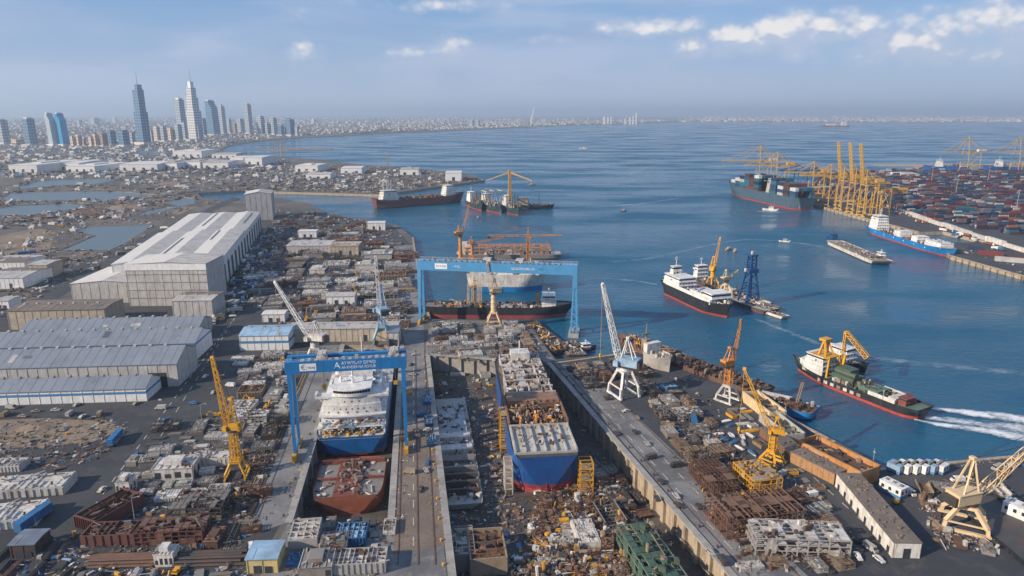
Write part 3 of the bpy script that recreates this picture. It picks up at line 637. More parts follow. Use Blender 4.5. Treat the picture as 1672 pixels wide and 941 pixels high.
# --- red brown tanker
c, y, L = wl((624, 341), (748, 331), 24)
s = ship('red brown hulled tanker with a white bridge at each end by the peninsula', 'tanker', c, y, L*1.06, 24, 12.5, M('brown_hull', (.15, .05, .045), .55, dirt=(.08, .05, .045), damt=.5, streak=1), M('brown_boot', (.13, .04, .035), .6), mDark, name='tanker', rise=4, bow=.12, boot=1.2, rake=.05, srise=3)
house(s, -L*.47, -L*.28, 18, 16, 4, wing=20, mat=mOff); house(s, L*.31, L*.43, 18, 17, 5, wing=22)
clutter_on(s, -L*.28, L*.3, 20, 180, [mDark, mTan, mRust, mOran, mDark], 16, 4.5)
for x in (-.42, -.38, -.33): m = MB(); m.lattice((L*x, 2, s.zd(0)+15), (L*x, 2, s.zd(0)+31), 2.4, 7, .4, w2=.8); m.build('lattice_mast', mOff, s.root)
# --- the cluster of dark ships with cranes
cl = [('dark green hulled work ship, leftmost of three moored bow on together', 786, 344, -70, 70, 12.5, 8.5), ('dark work ship in the middle of three moored bow on together', 816, 348.5, -66, 72, 13, 9), ('black hulled work ship with derricks, rightmost of three moored together', 846, 352.5, -72, 66, 15, 9.5)]
for i, (lb, px, py, yw, L, B, fb) in enumerate(cl):
    p = P(px, py, WZ); yw = R(yw); c = p-Vector((math.cos(yw), math.sin(yw), 0))*L*.5
    s = ship(lb, 'work ship', c, yw, L, B, fb, M('dark_green_hull', (.02, .05, .055), .5, dirt=(.1, .09, .08), damt=.4, streak=1), mBoot, mDark, name='work_ship', rise=3, bow=.22, boot=1.4, rake=.06)
    house(s, -L*.42, -L*.12, B*.8, 16, 5, mat=mWhite if i != 1 else mOff, wing=B)
    clutter_on(s, -L*.1, L*.42, B*.85, 230, [mDark, mTan, mRust, mOff, mGrey], 30+i, 6.5)
    m = MB(); z = s.zd(0)
    for x in ((.02, .16, .3), (.2,), (.08, .28))[i]:
        m.lattice((L*x, -B*.3, z), (L*x+.5, -B*.25, z+17+7*(i == 1)), 1.1, 9, .24); m.lattice((L*x, B*.3, z), (L*x, B*.25, z+19), 1.1, 9, .24); m.beam((L*x, -B*.28, z+16), (L*x, B*.28, z+17), .5)
    m.tube((L*.34, 0, z), (L*.34, 0, z+15), .4, 6); m.build('derrick_frame', (mGrey, mOff, mGreenD)[i], s.root)
    if i == 1:
        m = MB()
        for x in (-L*.05, L*.22):
            for y in (-13, 13): m.beam((x, y*.5, z), (x, y, z+22), 1.0)
            m.beam((x, -13, z+22), (x, 13, z+22), 1.3)
        for y in (-13, 0, 13): m.beam((-L*.05, y, z+22.6), (L*.22, y, z+22.6), 1.1)
        m.build('deck_portal', mLGrey, s.root)
    if i == 2:
        m = MB(); m.lattice((-L*.1, 0, z+10), (-L*.1, 0, z+54), 3, 12, .7); m.lattice((-L*.1, 0, z+51), (L*.3, 26, z+40), 1.6, 12, .4, w2=.7); m.lattice((-L*.1, 0, z+51), (-L*.5, -28, z+38), 1.4, 10, .35, w2=.7); m.build('tall_yellow_derrick', mYel, s.root)
s = ship('low black tug boat lying off the three moored work ships', 'tug', P(868, 342, WZ)+Vector((0, 12, 0)), R(-8), 66, 15, 5.5, mBlack, mDark, mDark, name='tug', rise=2, bow=.25, boot=.8); house(s, -22, -4, 11, 12, 3, mat=mGrey, wing=13); clutter_on(s, -30, 28, 11, 80, [mDark, mRust, mGrey], 40, 3); m = MB(); m.tube((12, 0, 4), (12, 0, 26), .5, 6); m.build('foremast', mDark, s.root)
# --- ships inside the big gantry crane
c, y, L = wl((768, 473), (880, 478), 17)
s = ship('white hulled car carrier with blue lower hull behind the wide blue gantry', 'ship', c, R(-2), L, 18, 15, mOff, mBlueB, mOff, name='car_carrier', rise=2, bow=.2, boot=4.6, rake=.07)
house(s, L*.22, L*.46, 15, 8.5, 3, wing=17); house(s, -L*.1, L*.1, 13, 3, 1, win=False, mast=True); clutter_on(s, -L*.45, L*.25, 13, 40, [mOff, mGrey, mRust], 41, 1.6)
c, y, L = wl((700, 520), (918, 519), 17)
s = ship('black tanker with red boot topping lying across beneath the wide blue gantry', 'tanker', c, R(-1.5), L, 16, 8.8, mBlack, M('faded_red_boot', (.3, .06, .05), .6, dirt=(.12, .05, .04), damt=.5, streak=1), mGrey, name='tanker', rise=2.5, bow=.13, boot=3.1, rake=.07)
house(s, L*.33, L*.43, 12, 8.5, 3, wing=15, funnel=(L*.30, 1.2, 1, mOran)); clutter_on(s, -L*.4, L*.32, 13, 220, [mGrey, mLGrey, mRust, mOff, mDark, mOran], 42, 3)
hatches(s, [-L*.02, L*.08, L*.18], 10, L*.08, 1.6, mLGrey)
for x in (-.2, -.17, -.11, -.13): m = MB(); m.lattice((L*x, 3, s.zd(0)), (L*x+.5, 3, s.zd(0)+16), 1.3, 8, .26); m.build('kingpost', mBeige, s.root)
s = ship('rust red half stripped hull lying against the central quay under the gantry', 'hulk', P(742, 516, -4)+Vector((0, 2, 0)), R(176), 34, 13, 6.2, mRed, mRust, mRust, name='hulk', square=True, bow=.1, rise=.4, boot=.8); clutter_on(s, -16, 15, 11, 90, [mRust, mRed, mGrey, mOff, mDark], 43, 4)
c, y, L = wl((752, 424), (905, 421), 22); 
s = ship('work vessel with orange pipe rack deck beyond the wide blue gantry beam', 'work vessel', c, R(1), L, 22, 5, mGrey, mRust, mOff, name='pipe_rack_vessel', square=True, bow=.06, stern=.06, rise=.2, boot=1, bul=.5); ORV = s
m = MB(); z = s.zd(0)
for i in range(13):
    x = -L*.42+L*.84*i/12
    for yy in (-9, 0, 9): m.beam((x, yy, z), (x, yy, z+7.5), .6)
    m.beam((x, -9, z+7.3), (x, 9, z+7.3), .5)
for yy in (-9, 0, 9): m.beam((-L*.44, yy, z+7.6), (L*.44, yy, z+7.6), .7); m.beam((-L*.44, yy, z+4), (L*.44, yy, z+4), .5)
m.build('orange_pipe_rack', mOran, s.root); clutter_on(s, -L*.45, L*.45, 18, 160, [mOff, mOran, mRust, mGrey, mWhite], 44, 3.4)
m = MB(); m.box(-L*.47, -L*.36, -8, 8, z, z+11); m.build('white_canopy', mOff, s.root)
# --- barges by the crane foot
A = P(883, 580, WZ); 
s = ship('rusty open barge with littered deck moored beside the far dock head', 'barge', P(889, 556, WZ), R(109), 60, 13, 3.4, mDark, mRust, mRust, name='open_barge', square=True, bow=.1, rise=.4, boot=.6, bul=.9); clutter_on(s, -27, 25, 10, 110, [mRust, mOff, mDark, mTan, mYel], 45, 2)
s = ship('small pontoon with clutter at the foot of the blue lattice leg', 'pontoon', P(936, 576, WZ), R(95), 24, 13, 2.6, mDark, mRust, mGrey, name='work_pontoon', square=True, bow=.1, rise=.2, boot=.4, bul=.3); clutter_on(s, -11, 11, 11, 60, [mRust, mOff, mGrey, mDark, mTan], 46, 2.2)
s = ship('small red tug nosed up to the pontoon by the blue lattice leg', 'tug', P(957, 572, WZ), R(20), 13, 5, 1.8, mRed, mBlack, mDark, name='tug', rise=1, bow=.35, boot=.3); house(s, -3, 2, 3.4, 4, 2)
# --- rusty moored hulk and its neighbours
c, y, L = wl((1180, 650), (1062, 590), 15)
s = ship('rust brown half scrapped ship with pale grey bow block moored at the pier', 'hulk', P(1118, 606, WZ), R(125.5), 104, 15, 6.5, mRust, mRust, mRustL, name='hulk', rise=1, bow=.12, boot=1); HULK = s
clutter_on(s, 6, 46, 13, 200, [mRustL, mYel, mRust, mTan, mDark], 47, 3.2); clutter_on(s, -48, 4, 12, 120, [mRust, mDark, mRust, mTan], 48, 3)
for x in range(-44, 0, 6):
    m = MB(); m.box(x-.2, x+.2, -7, 7, 3, s.zd(0)+1.6); m.build('bulkhead', mRust, s.root)
m = MB(); z = s.zd(0); m.tube((30, 1, z), (30, 1, z+16), .6, 8, r2=.3); m.box(28, 32, -1.5, 3, z, z+6); m.box(29.6, 30.4, -2.5, 4.5, z+9, z+9.6); m.build('mast_house', mTan, s.root)
s = ship('pale grey cut off bow section standing beside the rust brown hulk', 'bow section', P(1076, 600, 0), R(-62), 17, 12, 8, mLGrey, mLGrey, mOff, name='bow_section', rise=1.5, bow=.5, boot=.3, draft=0.); clutter_on(s, -7, 5, 8, 30, [mOff, mTan, mGrey], 49, 2); m = MB(); m.box(-8.4, -5, -5, 5, 6, 13); m.build('white_house', mOff, s.root)
s = ship('blue sided repair barge piled with rusty gear near the orange crane', 'barge', P(1272, 668, WZ), R(138), 34, 13, 4.4, mBlueB, mBlack, mRust, name='repair_barge', square=True, bow=.08, rise=.3, boot=1., bul=.5); clutter_on(s, -15, 15, 11, 130, [mRust, mOff, mDark, mTan, mRust], 50, 3)
m = MB(); m.tube((-4, -5, s.zd(0)+1), (8, 3, s.zd(0)+3.5), 1.3, 10); m.build('white_pipe', mOff, s.root); m = MB(); m.lattice((-8, 0, s.zd(0)), (-10, 0, s.zd(0)+13), 1, 7, .2); m.build('small_mast', mTan, s.root)
s = ship('black hulled dredger with battered white deckhouse in the lower corner', 'dredger', P(1690, 905, -4)+Vector((-4, 0, 0)), R(92), 52, 19, 5.5, mBlack, mBlack, mDark, name='dredger', square=True, bow=.1, rise=.3, boot=.5, bul=.9)
# --- far ships behind the container yard
for i, (px, lb) in enumerate(((1547, 'dark blue freighter with white bridge behind the container yard'), (1645, 'dark blue freighter half out of frame behind the container yard'))):
    s = ship(lb, 'freighter', P(px, 281, WZ)+Vector((0, 10, 0)), R(165), 95, 18, 13, mBlue, mBoot, mRust, name='freighter', rise=4, bow=.15, boot=2)
    house(s, 8, 24, 14, 18, 5, wing=17, mat=mWhite); clutter_on(s, -42, 5, 14, 60, [mRed, mDark, mOff, mBlue], 60+i, 9)
m = None
# --- wakes and foam
fm, fn, fl, fb_ = node_mat('wake_foam')
fb_.inputs['Base Color'].default_value = (.8, .83, .85, 1); fb_.inputs['Roughness'].default_value = .9
ge = fn.new('ShaderNodeNewGeometry'); mp = fn.new('ShaderNodeMapping'); mp.inputs['Scale'].default_value = (.35, 1.1, .3); mp.inputs['Rotation'].default_value = (0, 0, R(15)); fl.new(ge.outputs['Position'], mp.inputs['Vector'])
n1 = fn.new('ShaderNodeTexNoise'); n1.inputs['Scale'].default_value = 1.; n1.inputs['Detail'].default_value = 8; n1.inputs['Roughness'].default_value = .7; n1.inputs['Distortion'].default_value = .6; fl.new(mp.outputs[0], n1.inputs['Vector'])
at = fn.new('ShaderNodeAttribute'); at.attribute_name = 'foam_amount'
n2 = fn.new('ShaderNodeTexNoise'); n2.inputs['Scale'].default_value = .16; n2.inputs['Detail'].default_value = 3; fl.new(ge.outputs['Position'], n2.inputs['Vector'])
av = fn.new('ShaderNodeMix'); av.inputs['Factor'].default_value = .4; fl.new(n1.outputs['Fac'], av.inputs['A']); fl.new(n2.outputs['Fac'], av.inputs['B'])
sm = fn.new('ShaderNodeMath'); sm.operation = 'ADD'; fl.new(av.outputs['Result'], sm.inputs[0]); fl.new(at.outputs['Fac'], sm.inputs[1])
mr = fn.new('ShaderNodeMapRange'); mr.inputs['From Min'].default_value = .86; mr.inputs['From Max'].default_value = 1.1; mr.inputs['To Max'].default_value = .92; fl.new(sm.outputs[0], mr.inputs['Value']); fl.new(mr.outputs[0], fb_.inputs['Alpha'])
WK = 0
fm2 = fm.copy(); fm2.name = 'faint_foam'
for n_ in fm2.node_tree.nodes:
    if n_.type == 'MAP_RANGE': n_.inputs['To Max'].default_value = .34
def wake(label, path, widths, dens, nx=60, ny=10, prof=None, hump=.15, faint=False):
    global WK; WK += 1
    pts = [P(x, y, WZ) for x, y in path]; mb = MB(); den = []
    def at_(t):
        f = t*(len(pts)-1); i = min(int(f), len(pts)-2); return pts[i].lerp(pts[i+1], f-i), (pts[i+1]-pts[i]).normalized(), widths[i]+(widths[i+1]-widths[i])*(f-i), dens[i]+(dens[i+1]-dens[i])*(f-i)
    for i in range(nx+1):
        p, d, wd, de = at_(i/nx); s = Vector((d.y, -d.x, 0))
        for j in range(ny+1):
            q = j/ny*2-1; e = (1-q*q) if prof is None else prof(q)
            mb.v.append(tuple(p+s*q*wd+Vector((0, 0, .03+.01*WK+hump*max(0, e))))); den.append(de*e+(-.6 if abs(q) > .97 else 0)-.0)
    for i in range(nx):
        for j in range(ny): a = i*(ny+1)+j; mb.f.append((a, a+ny+1, a+ny+2, a+1)); mb.m.append(0)
    o = stuff('wake_foam', mb, fm2 if faint else fm, label)
    t = o.data.attributes.new('foam_amount', 'FLOAT', 'POINT'); t.data.foreach_set('value', den)
wake('white churned foam behind the green decked ship, near edge', [(1492, 686), (1530, 694), (1590, 702), (1672, 716), (1760, 730)], [1., 4.2, 6.6, 8.5, 10], [.55, .58, .56, .54, .5], hump=.5)
wake('white churned foam behind the green decked ship, far edge', [(1494, 664), (1530, 670), (1590, 676), (1672, 686), (1760, 694)], [.6, 4, 7.5, 10, 11], [.45, .56, .58, .55, .5], hump=.6)
wake('thin foam between the two wake edges', [(1492, 680), (1560, 687), (1672, 702), (1760, 712)], [3, 8, 13, 17], [.5, .5, .48, .44])
wake('foam round the pilot boat', [(1236, 345.5), (1258, 345), (1282, 348.5)], [2, 7, 2], [.5, .62, .4])
wake('speedboat wake curving behind the flat barge', [(1281, 395), (1310, 398), (1345, 404)], [1, 2, 2.5], [.6, .5, .4])
wake('long faint curved wake across the harbour', [(1278, 394), (1225, 391), (1180, 396), (1130, 407), (1060, 423), (1000, 428)], [2, 5, 7, 7, 7, 6], [.5, .47, .45, .42, .42, .42], faint=True)
wake('faint wake trailing from the black cargo ship', [(1072, 465), (1040, 459), (985, 455)], [3, 5, 4], [.5, .5, .4], faint=True)
wake('faint wake behind the far motor yacht', [(960, 244), (1010, 245.2), (1060, 246), (1110, 247)], [3, 5, 6, 4], [.5, .45, .4, .3])
wake('pale slick line from the tug cluster', [(900, 344), (960, 340), (1040, 334), (1110, 324)], [5, 8, 11, 12], [.4, .46, .46, .42], faint=True)
wake('pale slick curving between the big gantry and the far shore', [(700, 232), (820, 240), (960, 250), (1060, 258), (1085, 266), (1040, 280), (1010, 292)], [10, 16, 16, 14, 10, 10, 8], [.4, .45, .46, .45, .42, .44, .4], faint=True)
wake('wide pale slick drifting over the middle of the harbour', [(1230, 520), (1330, 560), (1420, 585), (1560, 600), (1700, 612)], [4, 8, 10, 11, 10], [.4, .45, .44, .44, .4], faint=True)
wake('foam line along the black ship hull', [(1320, 617), (1400, 650), (1470, 679)], [.5, .7, 1.0], [.3, .38, .5])
# ================================================================ cranes
def pt(o, m, name, mats): return m.build(name, mats, o)
# --- goliath gantry cranes
def goliath(label, lf, rf, zt, gh, gd, legw, mat, aframe=False, rfz=0.):
    """lf, rf: feet on the ground; zt: girder top; gh, gd: girder height and depth. Local x runs along the girder."""
    d = (rf-lf); S = math.hypot(d.x, d.y); yaw = math.atan2(d.y, d.x)
    o = thing('gantry_crane', label, 'gantry crane', (lf.x, lf.y, 0), yaw)
    z0 = zt-gh
    e = 1.5; m = MB(); m.box(-e, S+e, -gd/2, -gd/2+2.2, z0, zt); m.box(-e, S+e, gd/2-2.2, gd/2, z0, zt); m.box(-e, .8, -gd/2+2.2, gd/2-2.2, z0+.3, zt-.3); m.box(S-.8, S+e, -gd/2+2.2, gd/2-2.2, z0+.3, zt-.3)
    for i in range(1, 10): x = S*i/10; m.box(x-.12, x+.12, -gd/2-.06, -gd/2, z0+.1, zt-.1)
    pt(o, m, 'girder', mat)
    m = MB()
    for y in (-gd/2+.1, gd/2-.1):
        for i in range(int(S/2.5)): m.beam((i*2.5, y, zt), (i*2.5, y, zt+1.2), .1)
        m.beam((-1.4, y, zt+1.2), (S+1.4, y, zt+1.2), .1); m.beam((-1.4, y, zt+.6), (S+1.4, y, zt+.6), .08)
    pt(o, m, 'walkway_railing', mOff)
    for sg in (-1, 1):                     # rigid legs on the left: two columns leaning apart
        m = MB(); m.beam((0, sg*(gd/2-1.1), z0), (0, sg*(gd/2+1.5), 2.6), legw, legw*.8, w2=legw*.55); pt(o, m, 'leg', mat)
        m = MB(); m.cbox((0, sg*(gd/2+1.5), .3), 1.6, 7, 2.4); m.cbox((0, sg*(gd/2+1.5), .12), 1.0, 8, 1.); pt(o, m, 'bogie', mYel)
    m = MB(); m.box(-.5, .5, -gd/2-1, gd/2+1, 2.3, 3.3); pt(o, m, 'sill_beam', mat)
    if not aframe:
        for sg in (-1, 1):
            m = MB(); m.beam((S, sg*(gd/2-1.1), z0), (S, sg*(gd/2+1.5), 2.6), legw*.9, legw*.8, w2=legw*.6); pt(o, m, 'leg', mat)
            m = MB(); m.cbox((S, sg*(gd/2+1.5), .3), 1.6, 7, 2.4); pt(o, m, 'bogie', mYel)
        m = MB(); m.box(S-.4, S+.4, -gd/2-1, gd/2+1, 2.3, 3.1); pt(o, m, 'sill_beam', mat)
    else:
        m = MB(); m.box(S-1.6, S+1.6, -gd/2, gd/2, z0-9, z0); pt(o, m, 'leg_head', mat)
        for sg in (-1, 1):
            for q in (-1.7, 1.7): m = MB(); m.beam((S+q*.5, sg*(gd/2-1), z0-9), (S+q*1.2, sg*(gd/2+2.5), rfz+1), .95); pt(o, m, 'leg', mat)
        m = MB()
        zz = [z0-9+(rfz+1-z0+9)*i/6 for i in range(7)]
        for i in range(6):
            for sg in (-1, 1):
                y0, y1 = gd/2-1+3.5*i/6, gd/2-1+3.5*(i+1)/6; a, b = 1.7*(.5+.7*i/6), 1.7*(.5+.7*(i+1)/6)
                m.beam((S-a, sg*y0, zz[i]), (S+b, sg*y1, zz[i+1]), .35); m.beam((S+a, sg*y0, zz[i]), (S-b, sg*y1, zz[i+1]), .35)
            m.beam((S, -gd/2-3.5*i/6, zz[i+1]), (S, gd/2+3.5*i/6, zz[i+1]), .4)
        pt(o, m, 'leg_bracing', mat); m = MB(); m.cbox((S, 0, rfz-4.2), 7, gd+12, 5); pt(o, m, 'footing', mConc)
    return o, S, z0
lf = P(486, 738); S1 = 46.0
o, S, z0 = goliath('strong blue gantry crane astride the white bridged ship in dry dock', lf, lf+Vector((CR.x, CR.y, 0))*S1, 42.2, 4.9, 9.5, 2.2, mCrBlue); G1 = o
def onface(x, z, gd=9.5): return (x, -gd/2-.09, z)
RX = (math.pi/2, 0, 0)
mPan = M('sign_white', (.75, .75, .74), .6, var=.06); mInk = M('sign_dark_ink', (.08, .1, .13), .6)
m = MB(); m.box(4.4, 11.0, -4.75-.08, -4.75, z0+.9, z0+4.0); pp_ = m.build('sign_panel', mPan, o)
lettering(pp_, '\u20ac:', (6.1, -4.85, z0+2.4), RX, 2.9, mInk); lettering(pp_, 'nuq', (9.1, -4.85, z0+2.4), RX, 1.9, mInk)
lettering(o, 'A', (19.3, -4.78, z0+2.5), RX, 3.9, mPan, 'logo')
lettering(o, 'AYWYLAY DIWD', (28, -4.78, z0+3.45), RX, 2.0, mPan, sx=.9); lettering(o, 'ANRVDERINA FOTUR', (28, -4.78, z0+1.55), RX, 1.7, mPan, sx=.84)
for x, wd in ((11, 4.2), (40.5, 4)):
    m = MB(); m.box(x, x+wd, -3.4, 3.4, 42.25, 43.2); m.box(x+.4, x+wd-.4, -2.4, 2.4, 43.2, 44.6); m.tube((x+wd/2, -3, 43.9), (x+wd/2, 3, 43.9), .8, 10); t = pt(o, m, 'trolley', mLGrey)
    c = MB(); c.beam((x+wd/2, 0, 43), (x+wd/2, 0, 30), .2); c.box(x+wd/2-.8, x+wd/2+.8, -.5, .5, 28.4, 30); pt(t, c, 'hook_block', mYel)
m = MB()
for i in range(16): x = 5+i*2.7; h = [.9, 1.4, .6, 2.4, .8][i % 5]; m.box(x, x+1.3, -4.2, -3.3, 42.2, 42.2+h*.7)
pt(o, m, 'deck_machinery', mOff)
lf = P(690, 524); rf = Vector((42, 440, 0)); TL = W(684, 424, lf.y)
o, S, z0 = goliath('wide pale blue gantry crane spanning from the central quay out over the water', lf, rf, TL.z, 6.4, 8, 3.2, mCrBlueL, aframe=True, rfz=-2.5); G2 = o
m = MB(); m.box(11, 19.5, -4.08, -4.0, z0+1.3, z0+5.); pp_ = m.build('sign_panel', mPan, o); lettering(pp_, 'ZICKEIIII', (15.2, -4.1, z0+3.1), RX, 1.9, mInk)
lettering(o, '~TVL', (26, -4.05, z0+3.2), RX, 2.2, mPan); lettering(o, 'QGZUYCCSBI..LO', (71, -4.05, z0+3.1), RX, 2., mPan); lettering(o, '- BOT', (83, -4.05, z0+3.3), RX, 1.6, mInk)
m = MB(); 
for x in (44, 66): m.box(x, x+5, -3, 3, z0+6.45, z0+9)
m.build('trolley', mOff, o)
m = MB()
for i in range(26): m.box(3+i*3.7, 3+i*3.7+1.6, -3.8, -3.1, z0+6.4, z0+7.2+.5*(i % 3))
pt(o, m, 'deck_machinery', mDark)
# --- jib cranes on portals
def jibcrane(label, loc, yaw, mat, base=(9, 9), bh=9, tw=4, th=16, jl=32, el=60, slew=0, cabm=None, lat=False, lattower=False, legm=None, jw=1.6, aframe=8, hook=True, hs=1., name='portal_crane', jm=None):
    o = thing(name, label, 'crane', loc, yaw); legm = legm or mat; cabm = cabm or mat; jm = jm or mat
    bx, by = base[0]/2, base[1]/2; tp = max(tw*.55, 1.2)
    for sx in (-1, 1):
        for sy in (-1, 1):
            m = MB()
            m.beam((sx*bx, sy*by, .9), (sx*bx*.94, sy*by*.94, bh*.42), base[0]*.09); m.beam((sx*bx*.94, sy*by*.94, bh*.40), (sx*tp, sy*tp, bh), base[0]*.1); pt(o, m, 'leg', legm)
    for sy in (-1, 1):
        m = MB(); m.beam((-bx-1, sy*by, .75), (bx+1, sy*by, .75), base[0]*.09, .9); pt(o, m, 'sill_beam', legm)
        m = MB()
        for q in (-1, -.8, .8, 1): m.tube((q*bx, sy*by-.35, .42), (q*bx, sy*by+.35, .42), .4, 8)
        pt(o, m, 'bogie_wheels', mDark)
    m = MB(); m.box(-tp-.5, tp+.5, -tp-.5, tp+.5, bh-.6, bh+.5); pt(o, m, 'portal_platform', legm)
    for sy in (-1, 1): m = MB(); m.beam((-bx*.93, sy*by*.94, bh*.42), (bx*.93, sy*by*.94, bh*.42), .5); pt(o, m, 'tie_beam', legm)
    z = bh+.5
    m = MB()
    if lattower:
        m.lattice((0, 0, z), (0, 0, z+th), tw, max(4, int(th/tw)), tw*.12, w2=tw*.9)
        m.tube((0, 0, z), (0, 0, z+th*.8), tw*.13, 6)
    else:
        m.tube((0, 0, z), (0, 0, z+th), tw*.55, 14, r2=tw*.42)
        for q in (.25, .5, .75): m.tube((0, 0, z+th*q), (0, 0, z+th*q+.4), tw*.6, 14)
    pt(o, m, 'tower', mat); z += th
    c, s = math.cos(slew), math.sin(slew); T = lambda x, y, zz: (x*c-y*s, x*s+y*c, zz)
    m = MB(); m.tube((0, 0, z-.3), (0, 0, z+.5), tw*.75, 16); pt(o, m, 'slewing_ring', mDark)
    m = MB(); hw = tw*hs; m.cbox(T(-tw*.55*hs, 0, z+.5), tw*2.1*hs, hw*1.25, tw*.85, slew); m.cbox(T(-tw*.55*hs, 0, z+.5+tw*.85), tw*2.2*hs, hw*1.35, .25, slew); mh = pt(o, m, 'machinery_house', cabm)
    m = MB(); m.cbox(T(-tw*1.55*hs, 0, z+.2), tw*.6*hs, hw*1.1, tw*.7, slew); pt(o, m, 'counterweight', mDark if mat is not mYel else mat)
    m = MB(); m.cbox(T(tw*.75, hw*.75, z+.3), tw*.55, tw*.5, tw*.6, slew); cb = pt(o, m, 'cab', cabm); m = MB(); m.cbox(T(tw*1.03, hw*.75, z+.3+tw*.2), .1, tw*.42, tw*.3, slew); pt(cb, m, 'window', mGlass)
    e = R(el); p0 = Vector(T(tw*.6, 0, z+.9)); dv = Vector((math.cos(e)*c, math.cos(e)*s, math.sin(e))); p1 = p0+dv*jl
    m = MB()
    pm = p0+dv*jl*.16; m.lattice(p0, pm, jw*.6, 2, jw*.16, w2=jw*1.15); m.lattice(pm, p1, jw*1.15, max(6, int(jl/(jw*1.6))), jw*.15, w2=jw*.5); m.cbox(p1-Vector((0, 0, .5)), 1.3, .9, 1.2, slew); pt(o, m, 'jib', jm)
    ap = Vector(T(-tw*.25, 0, z+aframe+tw*.8)); m = MB()
    for sg in (-1, 1):
        m.beam(T(tw*.35, sg*hw*.5, z+tw*.7), ap+Vector((0, 0, 0))+Vector(T(0, sg*.6, 0)), tw*.13); m.beam(T(-tw*1.2*hs, sg*hw*.5, z+tw*.7), ap+Vector(T(0, sg*.6, 0)), tw*.11)
    m.cbox(ap-Vector((0, 0, .4)), 1.6, 2, .9, slew); m.beam(T(-.2*tw, -hw*.3, z+tw*.7+aframe*.45), T(-.2*tw, hw*.3, z+tw*.7+aframe*.45), tw*.1); pt(o, m, 'luffing_frame', mat)
    m = MB(); m.beam(ap, p0+dv*jl*.72, .16); m.beam(ap, p1, .12); pt(o, m, 'pendant_rope', mDark)
    if hook:
        hz = min(p1.z-3, max(p1.z*.35, 6)); m = MB(); m.beam(p1, (p1.x, p1.y, hz), .14); m.box(p1.x-.5, p1.x+.5, p1.y-.4, p1.y+.4, hz-1.6, hz); m.box(p1.x-.14, p1.x+.14, p1.y-.14, p1.y+.14, hz-3, hz-1.6); pt(o, m, 'hook_block', mYel)
    lm = MB(); lm.beam((tw*.55, .3, bh), (tw*.5, .3, z), .12); lm.beam((tw*.55, -.3, bh), (tw*.5, -.3, z), .12)
    for i in range(int(th/1.2)): lm.beam((tw*.53, -.3, bh+1+i*1.2), (tw*.53, .3, bh+1+i*1.2), .08)
    pt(o, lm, 'ladder', mat); return o
def aim(base, tip_px, wy): t = W(*tip_px, wy); return t-base
# yellow tower crane in the near yard (tip leans left)
b = P(388, 778); jibcrane('tall yellow tower crane standing alone in the near yard, jib raised almost upright', b, YA, mYel, (7.6, 7.6), 7, 3.0, 12.5, 29, 83.5, R(180-98.6-8), lattower=True, jw=1.9, aframe=11, hook=False, hs=.62, name='tower_crane')
# white lattice level-luffing crane on the pier road
b = P(1018, 645); jibcrane('white lattice crane with blue machinery house astride the pier road', b, R(-66), mWhite, (11.5, 11), 13.5, 4.6, 2.0, 41.5, 75, R(150+66), legm=mWhite, cabm=mLBlue, jw=2.3, aframe=11.5)
# blue and white slim lattice crane behind the near gantry
b = P(625, 560); jibcrane('slim pale blue and white lattice crane behind the near gantry crane', b, YA, mLBlue, (11, 11), 11, 4.2, 8, 34, 84, R(20), lattower=True, jm=mWhite, jw=2.2, aframe=15, cabm=mLBlue, hook=False)
# white jib with yellow tip, foot hidden by gantry
b = P(516, 592); jibcrane('white lattice jib crane with a yellow head leaning left behind the near gantry', b, YA, mOff, (10, 10), 9, 4.2, 4, 38, 58, R(165-98.6), cabm=mOff, jw=2., jm=mWhite, hook=True)
# orange cranes beyond gantry 2
b = P(752, 427, 0); b.z = -1.5; jibcrane('orange crane on the pipe rack vessel with jib raised steeply', b, 0, mOran, (6, 6), 5, 3.4, 22, 29, 74, R(30), jw=1.8, aframe=6, hook=False)
b = P(771, 421, 0); b.z = -1.5; jibcrane('low orange crane with a near level jib on the pipe rack vessel', b, 0, mOran, (5, 5), 4, 2.6, 11, 32, 9, R(10), jw=1.4, aframe=5)
def towercrane(label, b, h, jf, jr, yaw, mat, peak=9, w=2.6):
    o = thing('tower_crane', label, 'crane', b, yaw); m = MB(); m.lattice((0, 0, 0), (0, 0, h), w, int(h/3), .35); m.box(-.8, .8, -.8, .8, 0, h); pt(o, m, 'tower', mat)
    m = MB(); m.lattice((0, 0, h+.9), (jf, 0, h+.9), 1.5, int(jf/2.5), .25, w2=.9); pt(o, m, 'jib', mat)
    m = MB(); m.lattice((0, 0, h+.9), (-jr, 0, h+.9), 1.5, int(jr/2.5), .25); pt(o, m, 'counter_jib', mat); m = MB(); m.box(-jr, -jr+3, -1, 1, h-2, h+.3); pt(o, m, 'counterweight', mDark)
    m = MB(); m.lattice((0, 0, h+1), (0, 0, h+peak), 1.6, 4, .25, w2=.5); pt(o, m, 'peak', mat); m = MB(); m.beam((0, 0, h+peak), (jf*.7, 0, h+1.5), .14); m.beam((0, 0, h+peak), (-jr*.9, 0, h+1.5), .14); pt(o, m, 'tie_rope', mat)
    m = MB(); m.box(.8, 2.8, -2.2, -.6, h-1.8, h+.2); pt(o, m, 'cab', mat); m = MB(); m.box(jf*.55-.6, jf*.55+.6, -.4, .4, h-.4, h+.1); m.beam((jf*.55, 0, h), (jf*.55, 0, h-7), .12); m.box(jf*.55-.6, jf*.55+.6, -.4, .4, h-8.4, h-7); pt(o, m, 'trolley', mat); return o
b = P(862, 425, -1.5); towercrane('orange hammerhead tower crane above the pipe rack vessel', b, 24, 34, 40, R(2), mOran)
